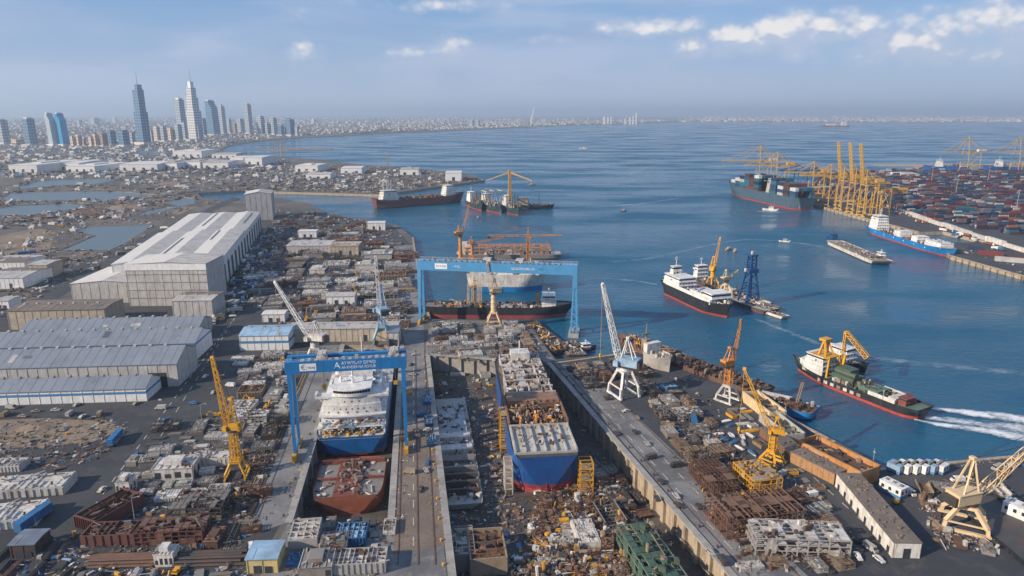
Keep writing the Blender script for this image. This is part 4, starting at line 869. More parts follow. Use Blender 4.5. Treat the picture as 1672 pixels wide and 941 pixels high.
# beige portal cranes by the black tanker
b = P(806, 531); jibcrane('beige portal crane with folded jib in front of the black tanker', b, R(4), mBeige, (8.5, 8.5), 9, 3.4, 13, 20, 84, R(200), jw=1.8, aframe=7, hook=False)
b = P(775, 505, 0); b.z = -1; jibcrane('slim beige crane post just left of the beige portal crane', b, 0, mBeige, (4, 4), 4, 2, 12, 12, 88, R(20), jw=1.2, aframe=5, hook=False)
# orange lattice crane on the pier edge
b = P(1187, 655); jibcrane('orange lattice crane on grey legs at the pier edge beside the moored hulk', b, R(-50), mOran, (8, 8), 8.5, 3.0, 10, 22, 82, R(75), legm=mOff, lattower=True, jw=1.4, aframe=7, hook=False)
# yellow crane amid the pier yard
b = P(1259, 757); jibcrane('yellow crane with lattice jib leaning over the pier yard', b, R(-50), mYel, (7, 7), 6, 2.3, 7, 28, 64, R(158+50), lattower=True, jw=1.3, aframe=5.5)
# beige portal crane low right
b = P(1573, 858); jibcrane('big beige portal crane with a long lattice jib over the corner yard', b, R(-28), mBeige, (13, 12), 8.2, 4.6, .8, 40, 37, R(28+16), jw=2.4, aframe=13, cabm=mBeige)
# pontoon cranes
def onship(s, x, y): c, q = math.cos(s.root.rotation_euler[2]), math.sin(s.root.rotation_euler[2]); return s.root.location+Vector((x*c-y*q, x*q+y*c, s.zd(x)))
b = P(1162, 474, WZ+3); jibcrane('yellow crane with raised jib on the pontoon by the black cargo ship', b, R(20), mYel, (8, 8), 11, 3.4, 6, 27, 58, R(40), jw=1.7, aframe=8, hook=False)
b = P(1184, 483, WZ+3); jibcrane('beige stub crane with short jib next to the raised yellow jib', b, R(10), mBeige, (8, 8), 9, 3, 3, 12, 28, R(20), jw=1.5, aframe=6)
b = P(1222, 492, WZ+3.2); o = thing('lattice_tower', 'dark blue lattice lifting tower standing on the mid harbour pontoon', 'lifting tower', b, R(20))
for sx in (-1, 1):
    for sy in (-1, 1): m = MB(); m.beam((sx*6, sy*5, 0), (sx*2.6, sy*2.6, 23), 1.1); m.beam((sx*2.6, sy*2.6, 22.8), (sx*2.2, sy*2.2, 36), .8); pt(o, m, 'leg', mDBlue)
m = MB()
for z, a, bb in ((7, 5, 4.3), (14, 3.95, 3.6), (23, 2.7, 2.7), (30, 2.4, 2.4), (36, 2.3, 2.3)):
    for s1 in (-1, 1): m.beam((-a, s1*bb, z), (a, s1*bb, z), .55); m.beam((s1*a, -bb, z), (s1*a, bb, z), .55); m.beam((-a*1.25, s1*bb*1.2, z-6), (a, s1*bb, z), .4); m.beam((a*1.25, s1*bb*1.2, z-6), (-a, s1*bb, z), .4)
pt(o, m, 'bracing', mDBlue); m = MB(); m.box(-4.4, 4.4, -3.6, 3.6, 23, 26); m.box(-3.4, 3.4, -3, 3, 36, 37); pt(o, m, 'platform', mDBlue); m = MB(); m.tube((0, 0, 0), (0, 0, 36), .7, 8); pt(o, m, 'hoist_column', mDBlue)
for q in ((-5, 24), (5, 24), (0, 37)): m = MB(); m.cbox((q[0], 0, q[1]), 1.6, 1.6, 2.5); pt(o, m, 'sheave_block', mOff)
s = ship('dark pontoon with pale bow fender carrying the blue lattice tower', 'pontoon', P(1222, 500, WZ)+Vector((0, 2, 0)), math.atan2(-.85, .4), 46, 15, 3.0, mDark, mBoot, mLGrey, name='tower_pontoon', square=True, bow=.08, stern=.1, rise=.3, boot=.5, bul=.2); clutter_on(s, -20, 20, 12, 60, [mOff, mGrey, mDark], 71, 1.8)
# --- ship-to-shore cranes
def sts(label, loc, yaw, boom, mat, h=42, S=24, wd=18, out=48, back=20, apex=26, k=1., house_m=None):
    """local x points at the water; the seaward legs stand at x = 0"""
    o = thing('container_crane', label, 'container crane', loc, yaw); h *= k; S *= k; wd *= k; out *= k; back *= k; apex *= k; t = 1.3*k
    for x in (0, -S):
        for y in (-wd/2, wd/2):
            m = MB(); m.beam((x, y, 1.6), (x*(.98), y*.86, h*(1 if x else 1)+2), t, t*.8, w2=t*.8); pt(o, m, 'leg', mat)
            m = MB(); m.cbox((x, y, 0.2), 2., 7*k, 1.6); pt(o, m, 'bogie', mat)
    m = MB()
    for x in (0, -S): m.beam((x, -wd/2, 2.4), (x, wd/2, 2.4), t*.8); m.beam((x, -wd*.47, h*.3), (x, wd*.47, h*.3), t*.7); m.beam((x, -wd*.43, h), (x, wd*.43, h), t*.8)
    for y in (-1, 1):
        m.beam((0, y*wd*.47, h*.3), (-S, y*wd*.47, h*.3), t*.8); m.beam((0, y*wd*.43, h), (-S, y*wd*.43, h), t*.8)
        m.beam((0, y*wd*.47, h*.3), (-S, y*wd*.44, h*.95), t*.5); m.beam((-S, y*wd*.47, h*.3), (-S*.5, y*wd*.46, h*.62), t*.45)
    pt(o, m, 'portal_frame', mat)
    m = MB()
    for y in (-2.4*k, 2.4*k): m.box(-S-back, 1.5, y-.6*k, y+.6*k, h+1.9, h+3.6*k)
    for i in range(8): x = -S-back+(S+back)*i/7; m.box(x-.3, x+.3, -2.4*k, 2.4*k, h+2.2, h+3)
    pt(o, m, 'trolley_girder', mat)
    A = Vector((-2*k, 0, h+apex)); m = MB()
    for y in (-1, 1): m.beam((0, y*wd*.4, h+2), A+Vector((0, y*1.8*k, 0)), t*.75); m.beam((-S, y*wd*.4, h+2), A+Vector((0, y*1.8*k, 0)), t*.5)
    m.beam(A+Vector((0, -2.6*k, 0)), A+Vector((0, 2.6*k, 0)), t); m.beam((-.7*k, -wd*.2, h+apex*.5), (-.7*k, wd*.2, h+apex*.5), t*.5); pt(o, m, 'apex_frame', mat)
    e = R(boom); d = Vector((math.cos(e), 0, math.sin(e))); p0 = Vector((1.5, 0, h+2.8*k)); p1 = p0+d*out
    m = MB()
    for y in (-2.4*k, 2.4*k): m.beam(p0+Vector((0, y, 0)), p1+Vector((0, y, 0)), 1.2*k, 1.8*k)
    for i in range(11): q = p0+d*out*i/10; m.beam(q+Vector((0, -2.4*k, 0)), q+Vector((0, 2.4*k, 0)), .7*k)
    pt(o, m, 'boom', mat)
    m = MB()
    for q in ((.45, .95) if boom < 40 else (.3, .6)):
        for y in (-2.4*k, 2.4*k): m.beam(A+Vector((0, y*.7, 0)), p0+d*out*q+Vector((0, y, .6)), .45*k)
    for y in (-2.4*k, 2.4*k): m.beam(A+Vector((0, y*.7, 0)), (-S-back*.85, y, h+3.6*k), .45*k)
    pt(o, m, 'stay', mat)
    m = MB(); m.box(-S-back*.5, -S+2, -3.6*k, 3.6*k, h+3.7*k, h+8.5*k); pt(o, m, 'machinery_house', house_m or mat)
    m = MB(); m.box(-9*k, -4*k, -2*k, 2*k, h+.4, h+2.1); m.box(-6*k, -4.4*k, 2*k, 3.6*k, h-2.4, h+.2); pt(o, m, 'trolley', mOff)
    return o
SW = math.pi
feet = [(1322, 329), (1351, 337), (1372, 343), (1392, 348.5), (1412, 353.5)]
nm = ['second', 'third', 'first', 'second', 'third']
for i, (x, y) in enumerate(feet):
    b = P(x, y); b.x = 489.5; up = i >= 2
    if up: lb = ['yellow container crane with boom raised upright, farthest of three raised booms', 'yellow container crane with boom raised upright, middle of three raised booms', 'yellow container crane with boom raised upright, closest of three, next to the bare portal'][i-2]
    else: lb = ['yellow container crane with lowered boom, at the near corner of the big container ship', 'yellow container crane with lowered boom, between the ship corner and the raised booms'][i]
    sts(lb, b, SW+R(4), 80 if up else 2, mSTS, 44, 19, 15.5, 54 if up else 44, 18, 20, house_m=mSTS)
for i, (Y, lb) in enumerate(((1190, 'blue container crane close behind the container ship stern'), (1290, 'yellow container crane reaching over the middle of the big container ship'), (1380, 'tallest far yellow container crane with boom over the container ship bow'))):
    sts(lb, Vector((491, Y, 0)), SW+R(3), 1, mDBlue if i == 0 else mSTS, (42, 44, 46, 42)[i], 24, 17, (30, 56, 72, 52)[i], 24, (12, 26, 32, 22)[i], house_m=mOff if i == 2 else None)
o = thing('quay_portal', 'bare yellow steel portal frame with crossed braces at the quay corner', 'portal frame', P(1437, 351), R(2))
for sx in (-1, 1):
    for sy in (-1, 1): m = MB(); m.beam((sx*7, sy*9, 0), (sx*6.4, sy*8.5, 38), 1.5); pt(o, m, 'leg', mSTS)
m = MB()
for sy in (-1, 1): m.beam((-7, sy*8.5, 38), (7, sy*8.5, 38), 1.6, 2.2); m.beam((-7, sy*9, 12), (7, sy*9, 12), 1.1); m.beam((-7, sy*9, 12), (6.4, sy*8.6, 37), .8); m.beam((7, sy*9, 12), (-6.4, sy*8.6, 37), .8)
for sx in (-1, 1): m.beam((sx*6.5, -8.5, 37.5), (sx*6.5, 8.5, 37.5), 1.6, 2.2)
m.box(6, 34, -3, -1.6, 36, 38.5); m.box(6, 34, 1.6, 3, 36, 38.5); m.lattice((8, 0, 36), (34, 0, 33), 4, 8, .6); pt(o, m, 'frame_beam', mSTS)
for i, (px, lb) in enumerate(((1572, 'distant yellow container crane beside the far blue freighter'), (1655, 'distant yellow container crane at the very edge behind the container yard'))):
    sts(lb, P(px, 281), SW+R(8), 1, mSTS, 46, 34, 26, 62, 40, 38, house_m=mWhite)
# tiny far cranes
for i, (x, y, h) in enumerate(((448, 254, 40), (460, 256, 46), (634, 272, 30))):
    towercrane(('far yellow tower crane on the bay spit', 'taller far yellow tower crane on the bay spit', 'yellow tower crane on the peninsula among white sheds')[i], P(x, y), h, 30, 12, R(40*i+20), mYel, w=3)
# ================================================================ sheds and halls
def shed(label, c, yaw, L, Wd, h, rise, wall, roof, name='shed', cat='shed', ridge_x=True, bays=1, rib=6., doors=(), band=None, group=None, skylight=None, overhang=.5, low=None):
    """L along local x, Wd along local y; local -y faces the camera. Ridge(s) along local x, or along y when ridge_x is False."""
    o = thing(name, label, cat, (c[0], c[1], 0), yaw, group); hx, hy = L/2, Wd/2
    m = MB(); m.box(-hx, hx, -hy, hy, -.3, h)
    if rib:
        n = max(2, int(L/rib))
        for i in range(n+1):
            x = -hx+L*i/n
            for y in (-hy, hy): m.box(x-.18, x+.18, y-.16, y+.16, 0, h-.02)
        n = max(2, int(Wd/rib))
        for i in range(1, n):
            y = -hy+Wd*i/n
            for x in (-hx, hx): m.box(x-.16, x+.16, y-.18, y+.18, 0, h-.02)
    r = MB(); q = overhang
    for b in range(bays):
        if ridge_x:
            y0 = -hy+Wd*b/bays; y1 = -hy+Wd*(b+1)/bays; ym = (y0+y1)/2; a = y0-(q if b == 0 else 0); e = y1+(q if b == bays-1 else 0)
            if rise > .3:
                for x in (-hx, hx): k = len(m.v); m.v += [(x, y0, h), (x, y1, h), (x, ym, h+rise)]; m.f.append((k, k+1, k+2)); m.m.append(0)
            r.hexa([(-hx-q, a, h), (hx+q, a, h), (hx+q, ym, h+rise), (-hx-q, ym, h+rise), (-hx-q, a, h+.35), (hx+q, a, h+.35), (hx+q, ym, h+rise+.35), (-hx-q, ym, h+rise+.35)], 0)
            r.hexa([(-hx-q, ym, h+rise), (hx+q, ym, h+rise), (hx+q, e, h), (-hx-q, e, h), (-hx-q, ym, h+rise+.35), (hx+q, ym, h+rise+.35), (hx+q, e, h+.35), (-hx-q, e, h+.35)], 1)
            for i in range(int(L/5)):
                x = -hx+2+i*5; r.beam((x, a, h+.4), (x, ym, h+rise+.4), .07); 
        else:
            x0 = -hx+L*b/bays; x1 = -hx+L*(b+1)/bays; xm = (x0+x1)/2; a = x0-(q if b == 0 else 0); e = x1+(q if b == bays-1 else 0)
            if rise > .3:
                for y in (-hy, hy): k = len(m.v); m.v += [(x0, y, h), (x1, y, h), (xm, y, h+rise)]; m.f.append((k, k+1, k+2)); m.m.append(0)
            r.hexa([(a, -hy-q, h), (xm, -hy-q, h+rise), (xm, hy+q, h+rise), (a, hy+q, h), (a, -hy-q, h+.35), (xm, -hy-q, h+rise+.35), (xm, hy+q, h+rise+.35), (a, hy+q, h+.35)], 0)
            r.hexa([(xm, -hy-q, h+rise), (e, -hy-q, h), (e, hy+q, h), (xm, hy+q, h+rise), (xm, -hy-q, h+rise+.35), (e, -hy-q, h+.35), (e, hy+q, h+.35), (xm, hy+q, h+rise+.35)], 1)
            for i in range(int(Wd/6)):
                y = -hy+2+i*6; r.beam((a, y, h+.4), (xm, y, h+rise+.4), .16); r.beam((e, y, h+.4), (xm, y, h+rise+.4), .16)
    w_ = m.build('wall', wall, o); rr = r.build('roof', roof if isinstance(roof, (list, tuple)) else [roof, roof], o)
    for side, u, dw, dh in doors:
        m = MB()
        if side == 's': m.box(-hx+u-dw/2, -hx+u+dw/2, -hy-.2, -hy-.165, 0, dh)
        elif side == 'e': m.box(hx+.165, hx+.2, -hy+u-dw/2, -hy+u+dw/2, 0, dh)
        m.build('door', mDoor, o)
    if band:
        bm, z0, z1 = band; m = MB(); m.box(-hx-.22, hx+.22, -hy-.22, -hy-.17, z0, z1); m.box(hx+.17, hx+.22, -hy-.22, hy, z0, z1); m.build('blue_band', bm, o)
    if skylight is None and L > 22 and ridge_x and bays == 1:
        q_ = random.Random(int(L*7+Wd*3)); skylight = []
        for _ in range(int(L/22)): u = q_.uniform(-hx+2, hx-5); v = q_.choice((-hy*.8, -hy*.55, hy*.15)); skylight.append((u, u+q_.uniform(1, 6), v, v+hy*q_.uniform(.15, .5), q_.choice((mRoofG, mRoofD, mLGrey, mRoofB))))
        vm = MB()
        for i in range(int(L/8)): x = -hx+4+i*8; vm.box(x-.7, x+.7, -.8, .8, h+rise+.2, h+rise+1.1)
        vm.build('ridge_vent', mLGrey, rr)
    if skylight:
        for (u0, u1, v0, v1, sm) in skylight:
            m = MB()
            if ridge_x:
                f = lambda y: h+rise*(1-abs(((y+hy) % (Wd/bays))/(Wd/bays)*2-1))+.37
                m.hexa([(u0, v0, f(v0)), (u1, v0, f(v0)), (u1, v1, f(v1)), (u0, v1, f(v1)), (u0, v0, f(v0)+.12), (u1, v0, f(v0)+.12), (u1, v1, f(v1)+.12), (u0, v1, f(v1)+.12)])
            else:
                f = lambda x: h+rise*(1-abs(((x+hx) % (L/bays))/(L/bays)*2-1))+.37
                m.hexa([(u0, v0, f(u0)), (u1, v0, f(u1)), (u1, v1, f(u1)), (u0, v1, f(u0)), (u0, v0, f(u0)+.12), (u1, v0, f(u1)+.12), (u1, v1, f(u1)+.12), (u0, v1, f(u0)+.12)])
            m.build('skylight', sm, rr)
    return o
HA = Vector((-.2403, .9707, 0)); HX = Vector((.9707, .2403, 0)); HY = math.atan2(.2403, .9707)
e0 = V2(-239, 549); Lh = 152; ctr = e0-HX*40.5+HA*Lh/2
dq = lambda n, l: [('e', 12+k*(l-20)/(n-1), 10, 17) for k in range(n)]
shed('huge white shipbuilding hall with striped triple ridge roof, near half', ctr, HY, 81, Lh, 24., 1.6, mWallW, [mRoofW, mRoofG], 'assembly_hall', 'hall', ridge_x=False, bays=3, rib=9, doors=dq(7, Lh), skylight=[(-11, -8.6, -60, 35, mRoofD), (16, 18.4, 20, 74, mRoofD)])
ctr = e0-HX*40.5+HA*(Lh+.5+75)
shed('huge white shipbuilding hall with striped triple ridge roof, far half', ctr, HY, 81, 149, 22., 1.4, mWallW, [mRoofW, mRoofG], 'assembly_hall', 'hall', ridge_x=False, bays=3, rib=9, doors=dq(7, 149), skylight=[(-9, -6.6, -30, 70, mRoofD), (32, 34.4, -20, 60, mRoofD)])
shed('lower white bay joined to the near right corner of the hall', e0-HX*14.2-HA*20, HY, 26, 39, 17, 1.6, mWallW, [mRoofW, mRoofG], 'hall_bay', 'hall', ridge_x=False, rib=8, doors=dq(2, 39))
tb_ = shed('tall grey ribbed block standing in front of the white hall', V2(-257.5, 511.5), R(1.5), 59, 34, 32, 1.6, mWallG, [mRoofW, mRoofG], 'tall_workshop', 'workshop', ridge_x=False, rib=6.5, skylight=None)
m = MB()
for z in (6, 12, 18, 24): m.box(-29.5, 29.5, -17.25, -17, z, z+.35)
m.box(-29.9, 29.9, -17.5, -17, 27.5, 32.2, 1); m.build('girt', [mGrey, mWallW], tb_)
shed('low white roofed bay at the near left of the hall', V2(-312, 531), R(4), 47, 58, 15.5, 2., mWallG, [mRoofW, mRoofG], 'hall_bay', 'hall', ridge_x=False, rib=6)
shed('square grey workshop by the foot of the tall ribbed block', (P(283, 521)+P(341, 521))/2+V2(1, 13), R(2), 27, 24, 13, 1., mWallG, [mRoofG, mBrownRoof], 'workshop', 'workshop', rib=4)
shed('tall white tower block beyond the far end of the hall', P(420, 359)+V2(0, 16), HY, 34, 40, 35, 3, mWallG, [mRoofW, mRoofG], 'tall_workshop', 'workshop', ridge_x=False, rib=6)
shed('flat roofed tan workshop behind the long blue grey sheds', P(92, 538)+V2(0, 14), R(4), 62, 26, 13, .8, mWallT, [mBrownRoof, mBrownRoof], 'workshop', 'workshop', rib=5)
def longshed(label, xr, yb, L, Wd, h, rise, wall, roofs, band, doors=()):
    c = P(xr, yb); yw = R(4.5); shed(label, (c.x-L/2*math.cos(yw)-Wd/2*math.sin(yw), c.y-L/2*math.sin(yw)+Wd/2*math.cos(yw)), yw, L, Wd, h, rise, wall, roofs, 'long_shed', 'shed', rib=5, band=band, doors=doors)
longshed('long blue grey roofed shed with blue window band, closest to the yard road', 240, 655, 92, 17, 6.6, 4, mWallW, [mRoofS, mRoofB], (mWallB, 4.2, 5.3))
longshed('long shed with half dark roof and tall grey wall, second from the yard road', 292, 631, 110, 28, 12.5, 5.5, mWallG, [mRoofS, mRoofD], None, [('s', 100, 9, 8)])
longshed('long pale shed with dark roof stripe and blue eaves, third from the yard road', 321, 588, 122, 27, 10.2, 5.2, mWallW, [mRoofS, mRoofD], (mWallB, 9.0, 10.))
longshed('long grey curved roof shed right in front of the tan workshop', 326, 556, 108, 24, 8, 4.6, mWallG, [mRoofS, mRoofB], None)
shed('blue roofed white workshop with blue band by the yard road', P(431, 572)+V2(0, 10.5), R(3), 29, 21, 9.2, 2.2, mWallW, [mLBlue, mLBlue], 'workshop', 'workshop', rib=4, band=(mWallB, 4.6, 6))
def pxshed(label, x0, x1, yb, h, depth, rise, wall, roofs, yaw=0., **k):
    a, b = P(x0, yb), P(x1, yb); c = (a+b)/2; L = (b-a).length
    return shed(label, (c.x, c.y+depth/2), R(yaw), L, depth, h, rise, wall, roofs, **k)
T = [('white site shed with two dark doors among grey hull sections', 533, 578, 497, 6, 12, 1.2, mWallW, [mRoofG, mRoofG]),
     ('low white shed at the left edge beside the coast road', -30, 36, 472, 9, 40, 1.5, mWallW, [mRoofG, mBrownRoof]), ('grey flat roofed shed at the left edge under the coast road', -20, 40, 448, 11, 30, 1., mWallW, [mBrownRoof, mRoofG]),
     ('pale square store with dark openings near the left edge', 48, 78, 455, 12, 22, .6, mWallT, [mRoofG, mRoofG]), ('tiny white gatehouse at the left edge', -8, 14, 505, 6, 14, .6, mWallW, [mRoofG, mRoofG]),
     ('white roofed jetty house with a mast at the water corner', 600, 628, 376, 9, 14, .8, mWhite, [mRoofW, mRoofW]),
     ('wide grey hull shop roof in the middle yard', 468, 538, 414, 8, 30, .8, mLGrey, [mRoofG, mRoofG]), ('tan walled open shop in the middle yard beside the grey roof', 540, 584, 417, 9, 26, .8, mWallT, [mTan, mRoofG]),
     ('white arched cabin row left in the middle yard', 487, 516, 388, 7, 14, .5, mWallW, [mRoofW, mRoofW]), ('long tan workshop with yellow crane beam behind the near gantry', 472, 648, 558, 8.5, 14, .8, mWallT, [mRoofG, mRoofG]),
     ('small white office with a broken front by the yard road', 429, 464, 526, 5.5, 10, .6, mWallW, [mRoofW, mRoofW]), ('pale house at the foot of the slim blue lattice crane', 632, 650, 566, 9, 14, .5, mOff, [mRoofB, mRoofB]),
     ('blue roofed house with yellow front in the bottom yard corner by the dock', 404, 452, 936, 5, 9, .5, M('pale_yellow_wall', (.55, .43, .18), .7, dirt=(.3, .25, .2)), [mLBlue, mLBlue]),
     ('dark blue roofed steel hut at the lower left', 20, 58, 912, 5, 8, .4, mDark, [mRoofB, mRoofB])]
for a in T: pxshed(*a, yaw=3, rib=3.5, name='shed', doors=[('s', (P(a[2], a[3])-P(a[1], a[3])).length*.35, 2.6, a[4]*.55), ('s', (P(a[2], a[3])-P(a[1], a[3])).length*.7, 2.2, a[4]*.5)])
# long flat buildings of the pier
def bar(label, pa, pb, wd, h, wall, roof, name, cat, rib=2.5, side=1, open_=False, orange_top=None):
    A, Q = P(*pa), P(*pb); d = Q-A; L = d.length; d.normalize(); n = Vector((-d.y, d.x, 0))*side; c = (A+Q)/2+n*wd/2
    o = thing(name, label, cat, c, math.atan2(d.y, d.x)); m = MB(); hx, hy = L/2, wd/2
    if open_:
        for y in (-hy, hy): m.box(-hx, hx, y-.25, y+.25, 0, h)
        for x in (-hx, hx): m.box(x-.25, x+.25, -hy+.25, hy-.25, 0, h)
        m.box(-hx+.25, hx-.25, -hy+.25, hy-.25, 0, h*.72, 1)
    else: m.box(-hx, hx, -hy, hy, 0, h)
    n_ = int(L/rib)
    for i in range(n_+1):
        x = -hx+L*i/n_
        for y in (-hy, hy): m.box(x-.12, x+.12, y-.14-.25*open_, y+.14+.25*open_, 0, h-.06)
    m.build('wall', [wall, roof], o)
    r = MB()
    if not open_:
        r.box(-hx-.3, hx+.3, -hy-.3, hy+.3, h, h+.35)
        rr = random.Random(int(L*10))
        for i in range(int(L*1.2)): r.cbox((rr.uniform(-hx, hx), rr.uniform(-hy, hy), h+.3), rr.uniform(.3, 2), rr.uniform(.3, 1.2), rr.uniform(.15, .7), rr.uniform(0, 3))
        for i in range(int(L/7)): x = -hx+7*(i+.5); r.box(x-.1, x+.1, -hy-.3, hy+.3, h+.35, h+.55)
        r.build('roof', roof, o)
    else:
        for y in (-hy, hy): r.box(-hx-.1, hx+.1, y-.4, y+.4, h, h+.35)
        r.build('rim', orange_top or wall, o); rr = random.Random(3); g = MB()
        for i in range(int(L*1.5)): g.cbox((rr.uniform(-hx+1, hx-1), rr.uniform(-hy+1, hy-1), h*.70), rr.uniform(.4, 3), rr.uniform(.3, 1.5), rr.uniform(.3, 1.5), rr.uniform(0, 3), rr.randrange(3))
        gg = g.build('deck_gear', [mRust, mTan, mDark], o); gg['kind'] = 'stuff'
    return o
o = bar('long off white flat roofed block running down the pier to the corner road', (1364, 795), (1456, 911), 8.6, 5.6, mOff, mBrownRoof, 'pier_building', 'building'); 
m = MB(); m.box(o_x := (P(1456, 911)-P(1364, 795)).length/2+.15, o_x+.05, -1, 1.2, 0, 3.6); m.build('doorway', mDoor, o)
for i in range(8): m = MB(); L2 = (P(1456, 911)-P(1364, 795)).length; x = -L2/2+L2*(i+.5)/8; m.box(x-.7, x+.7, -4.3-.2, -4.3-.15, .2, 2.6); m.build('doorway', mDoor, o)
bar('rust roofed orange walled block joined above the off white pier block', (1290, 755), (1361, 792), 8, 4.6, M('faded_orange_wall', (.36, .2, .09), .7, dirt=(.16, .1, .06), damt=.8, dscale=.25), mBrownRoof, 'pier_building', 'building')
bar('narrow brown roofed block with orange edge higher up the pier', (1240, 712), (1288, 753), 7, 4, mRustL, mBrownRoof, 'pier_building', 'building')
bar('orange sided open steel barge hauled out at the pier edge', (1300, 742), (1402, 796), 11, 6.5, M('worn_orange', (.44, .2, .065), .65, dirt=(.3, .25, .2), damt=.85, dscale=.25), mRust, 'steel_barge', 'barge', open_=True, orange_top=M('worn_orange_rim', (.4, .2, .06), .65, dirt=RUSTC, damt=.6))
bar('pale green walled open dock box beside the moored blue barge', (1240, 688), (1284, 725), 8, 4.5, mLGrey, mGreen, 'steel_box', 'dock box', open_=True)
bar('tan slatted open box at the head of the pier by the blue barge', (1212, 655), (1256, 690), 8, 5, mBeige, mTan, 'steel_box', 'dock box', open_=True)
def bus(label, pa, pb, wd, h, mat, lower):
    A, Q = P(*pa), P(*pb); d = Q-A; L = d.length; d.normalize(); n = Vector((-d.y, d.x, 0)); c = (A+Q)/2+n*wd/2
    o = thing('site_cabin', label, 'cabin', c, math.atan2(d.y, d.x)); m = MB(); m.box(-L/2, L/2, -wd/2, wd/2, .35, h); m.box(-L/2-.1, L/2+.1, -wd/2-.1, wd/2+.1, h, h+.2); m.build('body', mat, o)
    m = MB(); m.box(-L/2-.03, L/2+.03, -wd/2-.03, wd/2+.03, .4, h*.36); m.build('lower_panel', lower, o)
    k = max(2, int(L/2.2))
    for i in range(k): x = -L/2+L*(i+.5)/k; m = MB(); m.box(x-.55, x+.55, -wd/2-.05, -wd/2-.02, h*.5, h*.8); m.build('window', mGlass, o)
    for y in (-wd/4, wd/4): m = MB(); m.box(L/2+.02, L/2+.06, y-.5, y+.5, h*.48, h*.8); m.build('window', mGlass, o)
    for i in range(3): m = MB(); x = -L/2+L*(i+.5)/3; m.box(x-.5, x+.5, -.5, .5, h+.2, h+.8); m.build('roof_unit', mGrey, o)
    m = MB()
    for i in (-.35, 0, .35):
        for y in (-1, 1): m.box(L*i-.3, L*i+.3, y*wd*.4-.2, y*wd*.4+.2, 0, .36)
    m.build('support_block', mConc, o)
bus('long white and blue site cabin alone on the dark pier lot', (1434, 800), (1469, 818), 4.6, 4.4, mWhite, mWallB)
bus('long white cabin with dark scuffs at the far right edge of the corner yard', (1634, 838), (1690, 862), 5.5, 4.6, mWhite, mOff)
for i in range(6):
    x = 1468+i*14.2; m_ = (mLBlue, mWhite, mWhite, mWhite, mLBlue, mWhite)[i]
    bus('%s parked %s of six buses by the water' % (('pale blue bus', 'white bus', 'white bus', 'white bus', 'blue grey bus', 'white and blue bus')[i], ('leftmost', 'second from left', 'third from left', 'third from right', 'second from right', 'rightmost')[i]), (x, 777), (x+9.5, 771.5), 5.2, 3.6, m_, mWallB if i in (0, 4, 5) else m_)
# ================================================================ the ship in the first dock
def zfix(s, dz): s.root.location.z = dz
ya = R(97.5); c = V2(-71.5, 278.5)+V2(math.cos(ya), math.sin(ya))*53; c.z = -7.4
s = ship('blue sterned ship with tall white curved bridge front, in dry dock under the gantry', 'ship', c, ya, 106, 31.5, 9.0, M('stern_blue', (.012, .125, .36), .4, dirt=(.05, .09, .14), damt=.5, streak=1), mBoot, mLGrey, name='ship', stern=.05, sterncut=.42, boot=-.1, draft=1.0, bow=.16, rise=1.5, srise=0, bul=1.1); A_ = s
L = 106; sx = -L/2; z = s.zd(sx+10)
m = MB(); m.box(sx+1, sx+1.3, -14.6, 14.6, z-.4, z+.2)
for y in (-14.3, -9.6, -4.8, 0, 4.8, 9.6, 14.3): m.box(sx+3, sx+3.7, y-.35, y+.35, z-.4, z+3.4)
m.box(sx+2.2, sx+9, -15, 15, z+3.4, z+3.8)
for y in (-12, -7.2, -2.4, 2.4, 7.2, 12): m.beam((sx+2.9, y-2.2, z+3.4), (sx+2.9, y-1.2, z+2.2), .5); m.beam((sx+2.9, y+2.2, z+3.4), (sx+2.9, y+1.2, z+2.2), .5)
m.build('after_gallery', mWhite, s.root)
clutter_on(s, sx+1.6, sx+8.4, 27, 60, [mYel, mOff, mTan], 101, 1.4); clutter_on(s, sx+2.6, sx+8, 27, 44, [mRed, mOff, mTan, mOff, mLBlue], 102, 1.2, z=z+3.85)
sp_ = MB()      # main superstructure front, curved in plan and sloping back
def arcfront(w, bulge, x0, n=14): return [(x0-bulge*(1-(2*i/n-1)**2), -w/2+w*i/n) for i in range(n+1)]
def slab(mb, w, bulge, x0, x1, z0, z1, w2=None, b2=None, dx=0.):
    a = arcfront(w, bulge, x0); b = arcfront(w2 or w, bulge if b2 is None else b2, x0+dx); k = len(mb.v); n = len(a)
    ra = a+[(x1, w/2), (x1, -w/2)]; rb = b+[(x1, (w2 or w)/2), (x1, -(w2 or w)/2)]; N_ = len(ra)
    mb.v += [(x, y, z0) for x, y in ra]+[(x, y, z1) for x, y in rb]
    for i in range(N_): j = (i+1) % N_; mb.f.append((k+i, k+j, k+N_+j, k+N_+i)); mb.m.append(0)
    mb.f.append(tuple(k+N_+i for i in range(N_))); mb.m.append(0)
slab(sp_, 28.5, 1.2, sx+9, sx+44, z-.3, z+6.5, 28, 1.3, .5); slab(sp_, 30, 1.6, sx+8.2, sx+44, z+6.5, z+6.85)
slab(sp_, 26, 1.6, sx+10, sx+42, z+6.85, z+11.5, 25.6, 1.7, .2); slab(sp_, 25, 1.6, sx+10.6, sx+40, z+11.5, z+14.5, 24.6, 1.7, .1)
sup = sp_.build('superstructure', mWhite, s.root)
m = MB(); slab(m, 33, .6, sx+10.2, sx+15, z+14.5, z+15.5); m.box(sx+15, sx+44, -15, 15, z+6.9, z+7.2)
for y in (-16, 16): m.box(sx+10.4, sx+15, y-.5, y+.5, z+15.5, z+16.4); m.beam((sx+12.5, y*.97, z+14.5), (sx+12.5, y*.74, z+10.5), .5)
m.build('bridge_wing', mWhite, s.root)
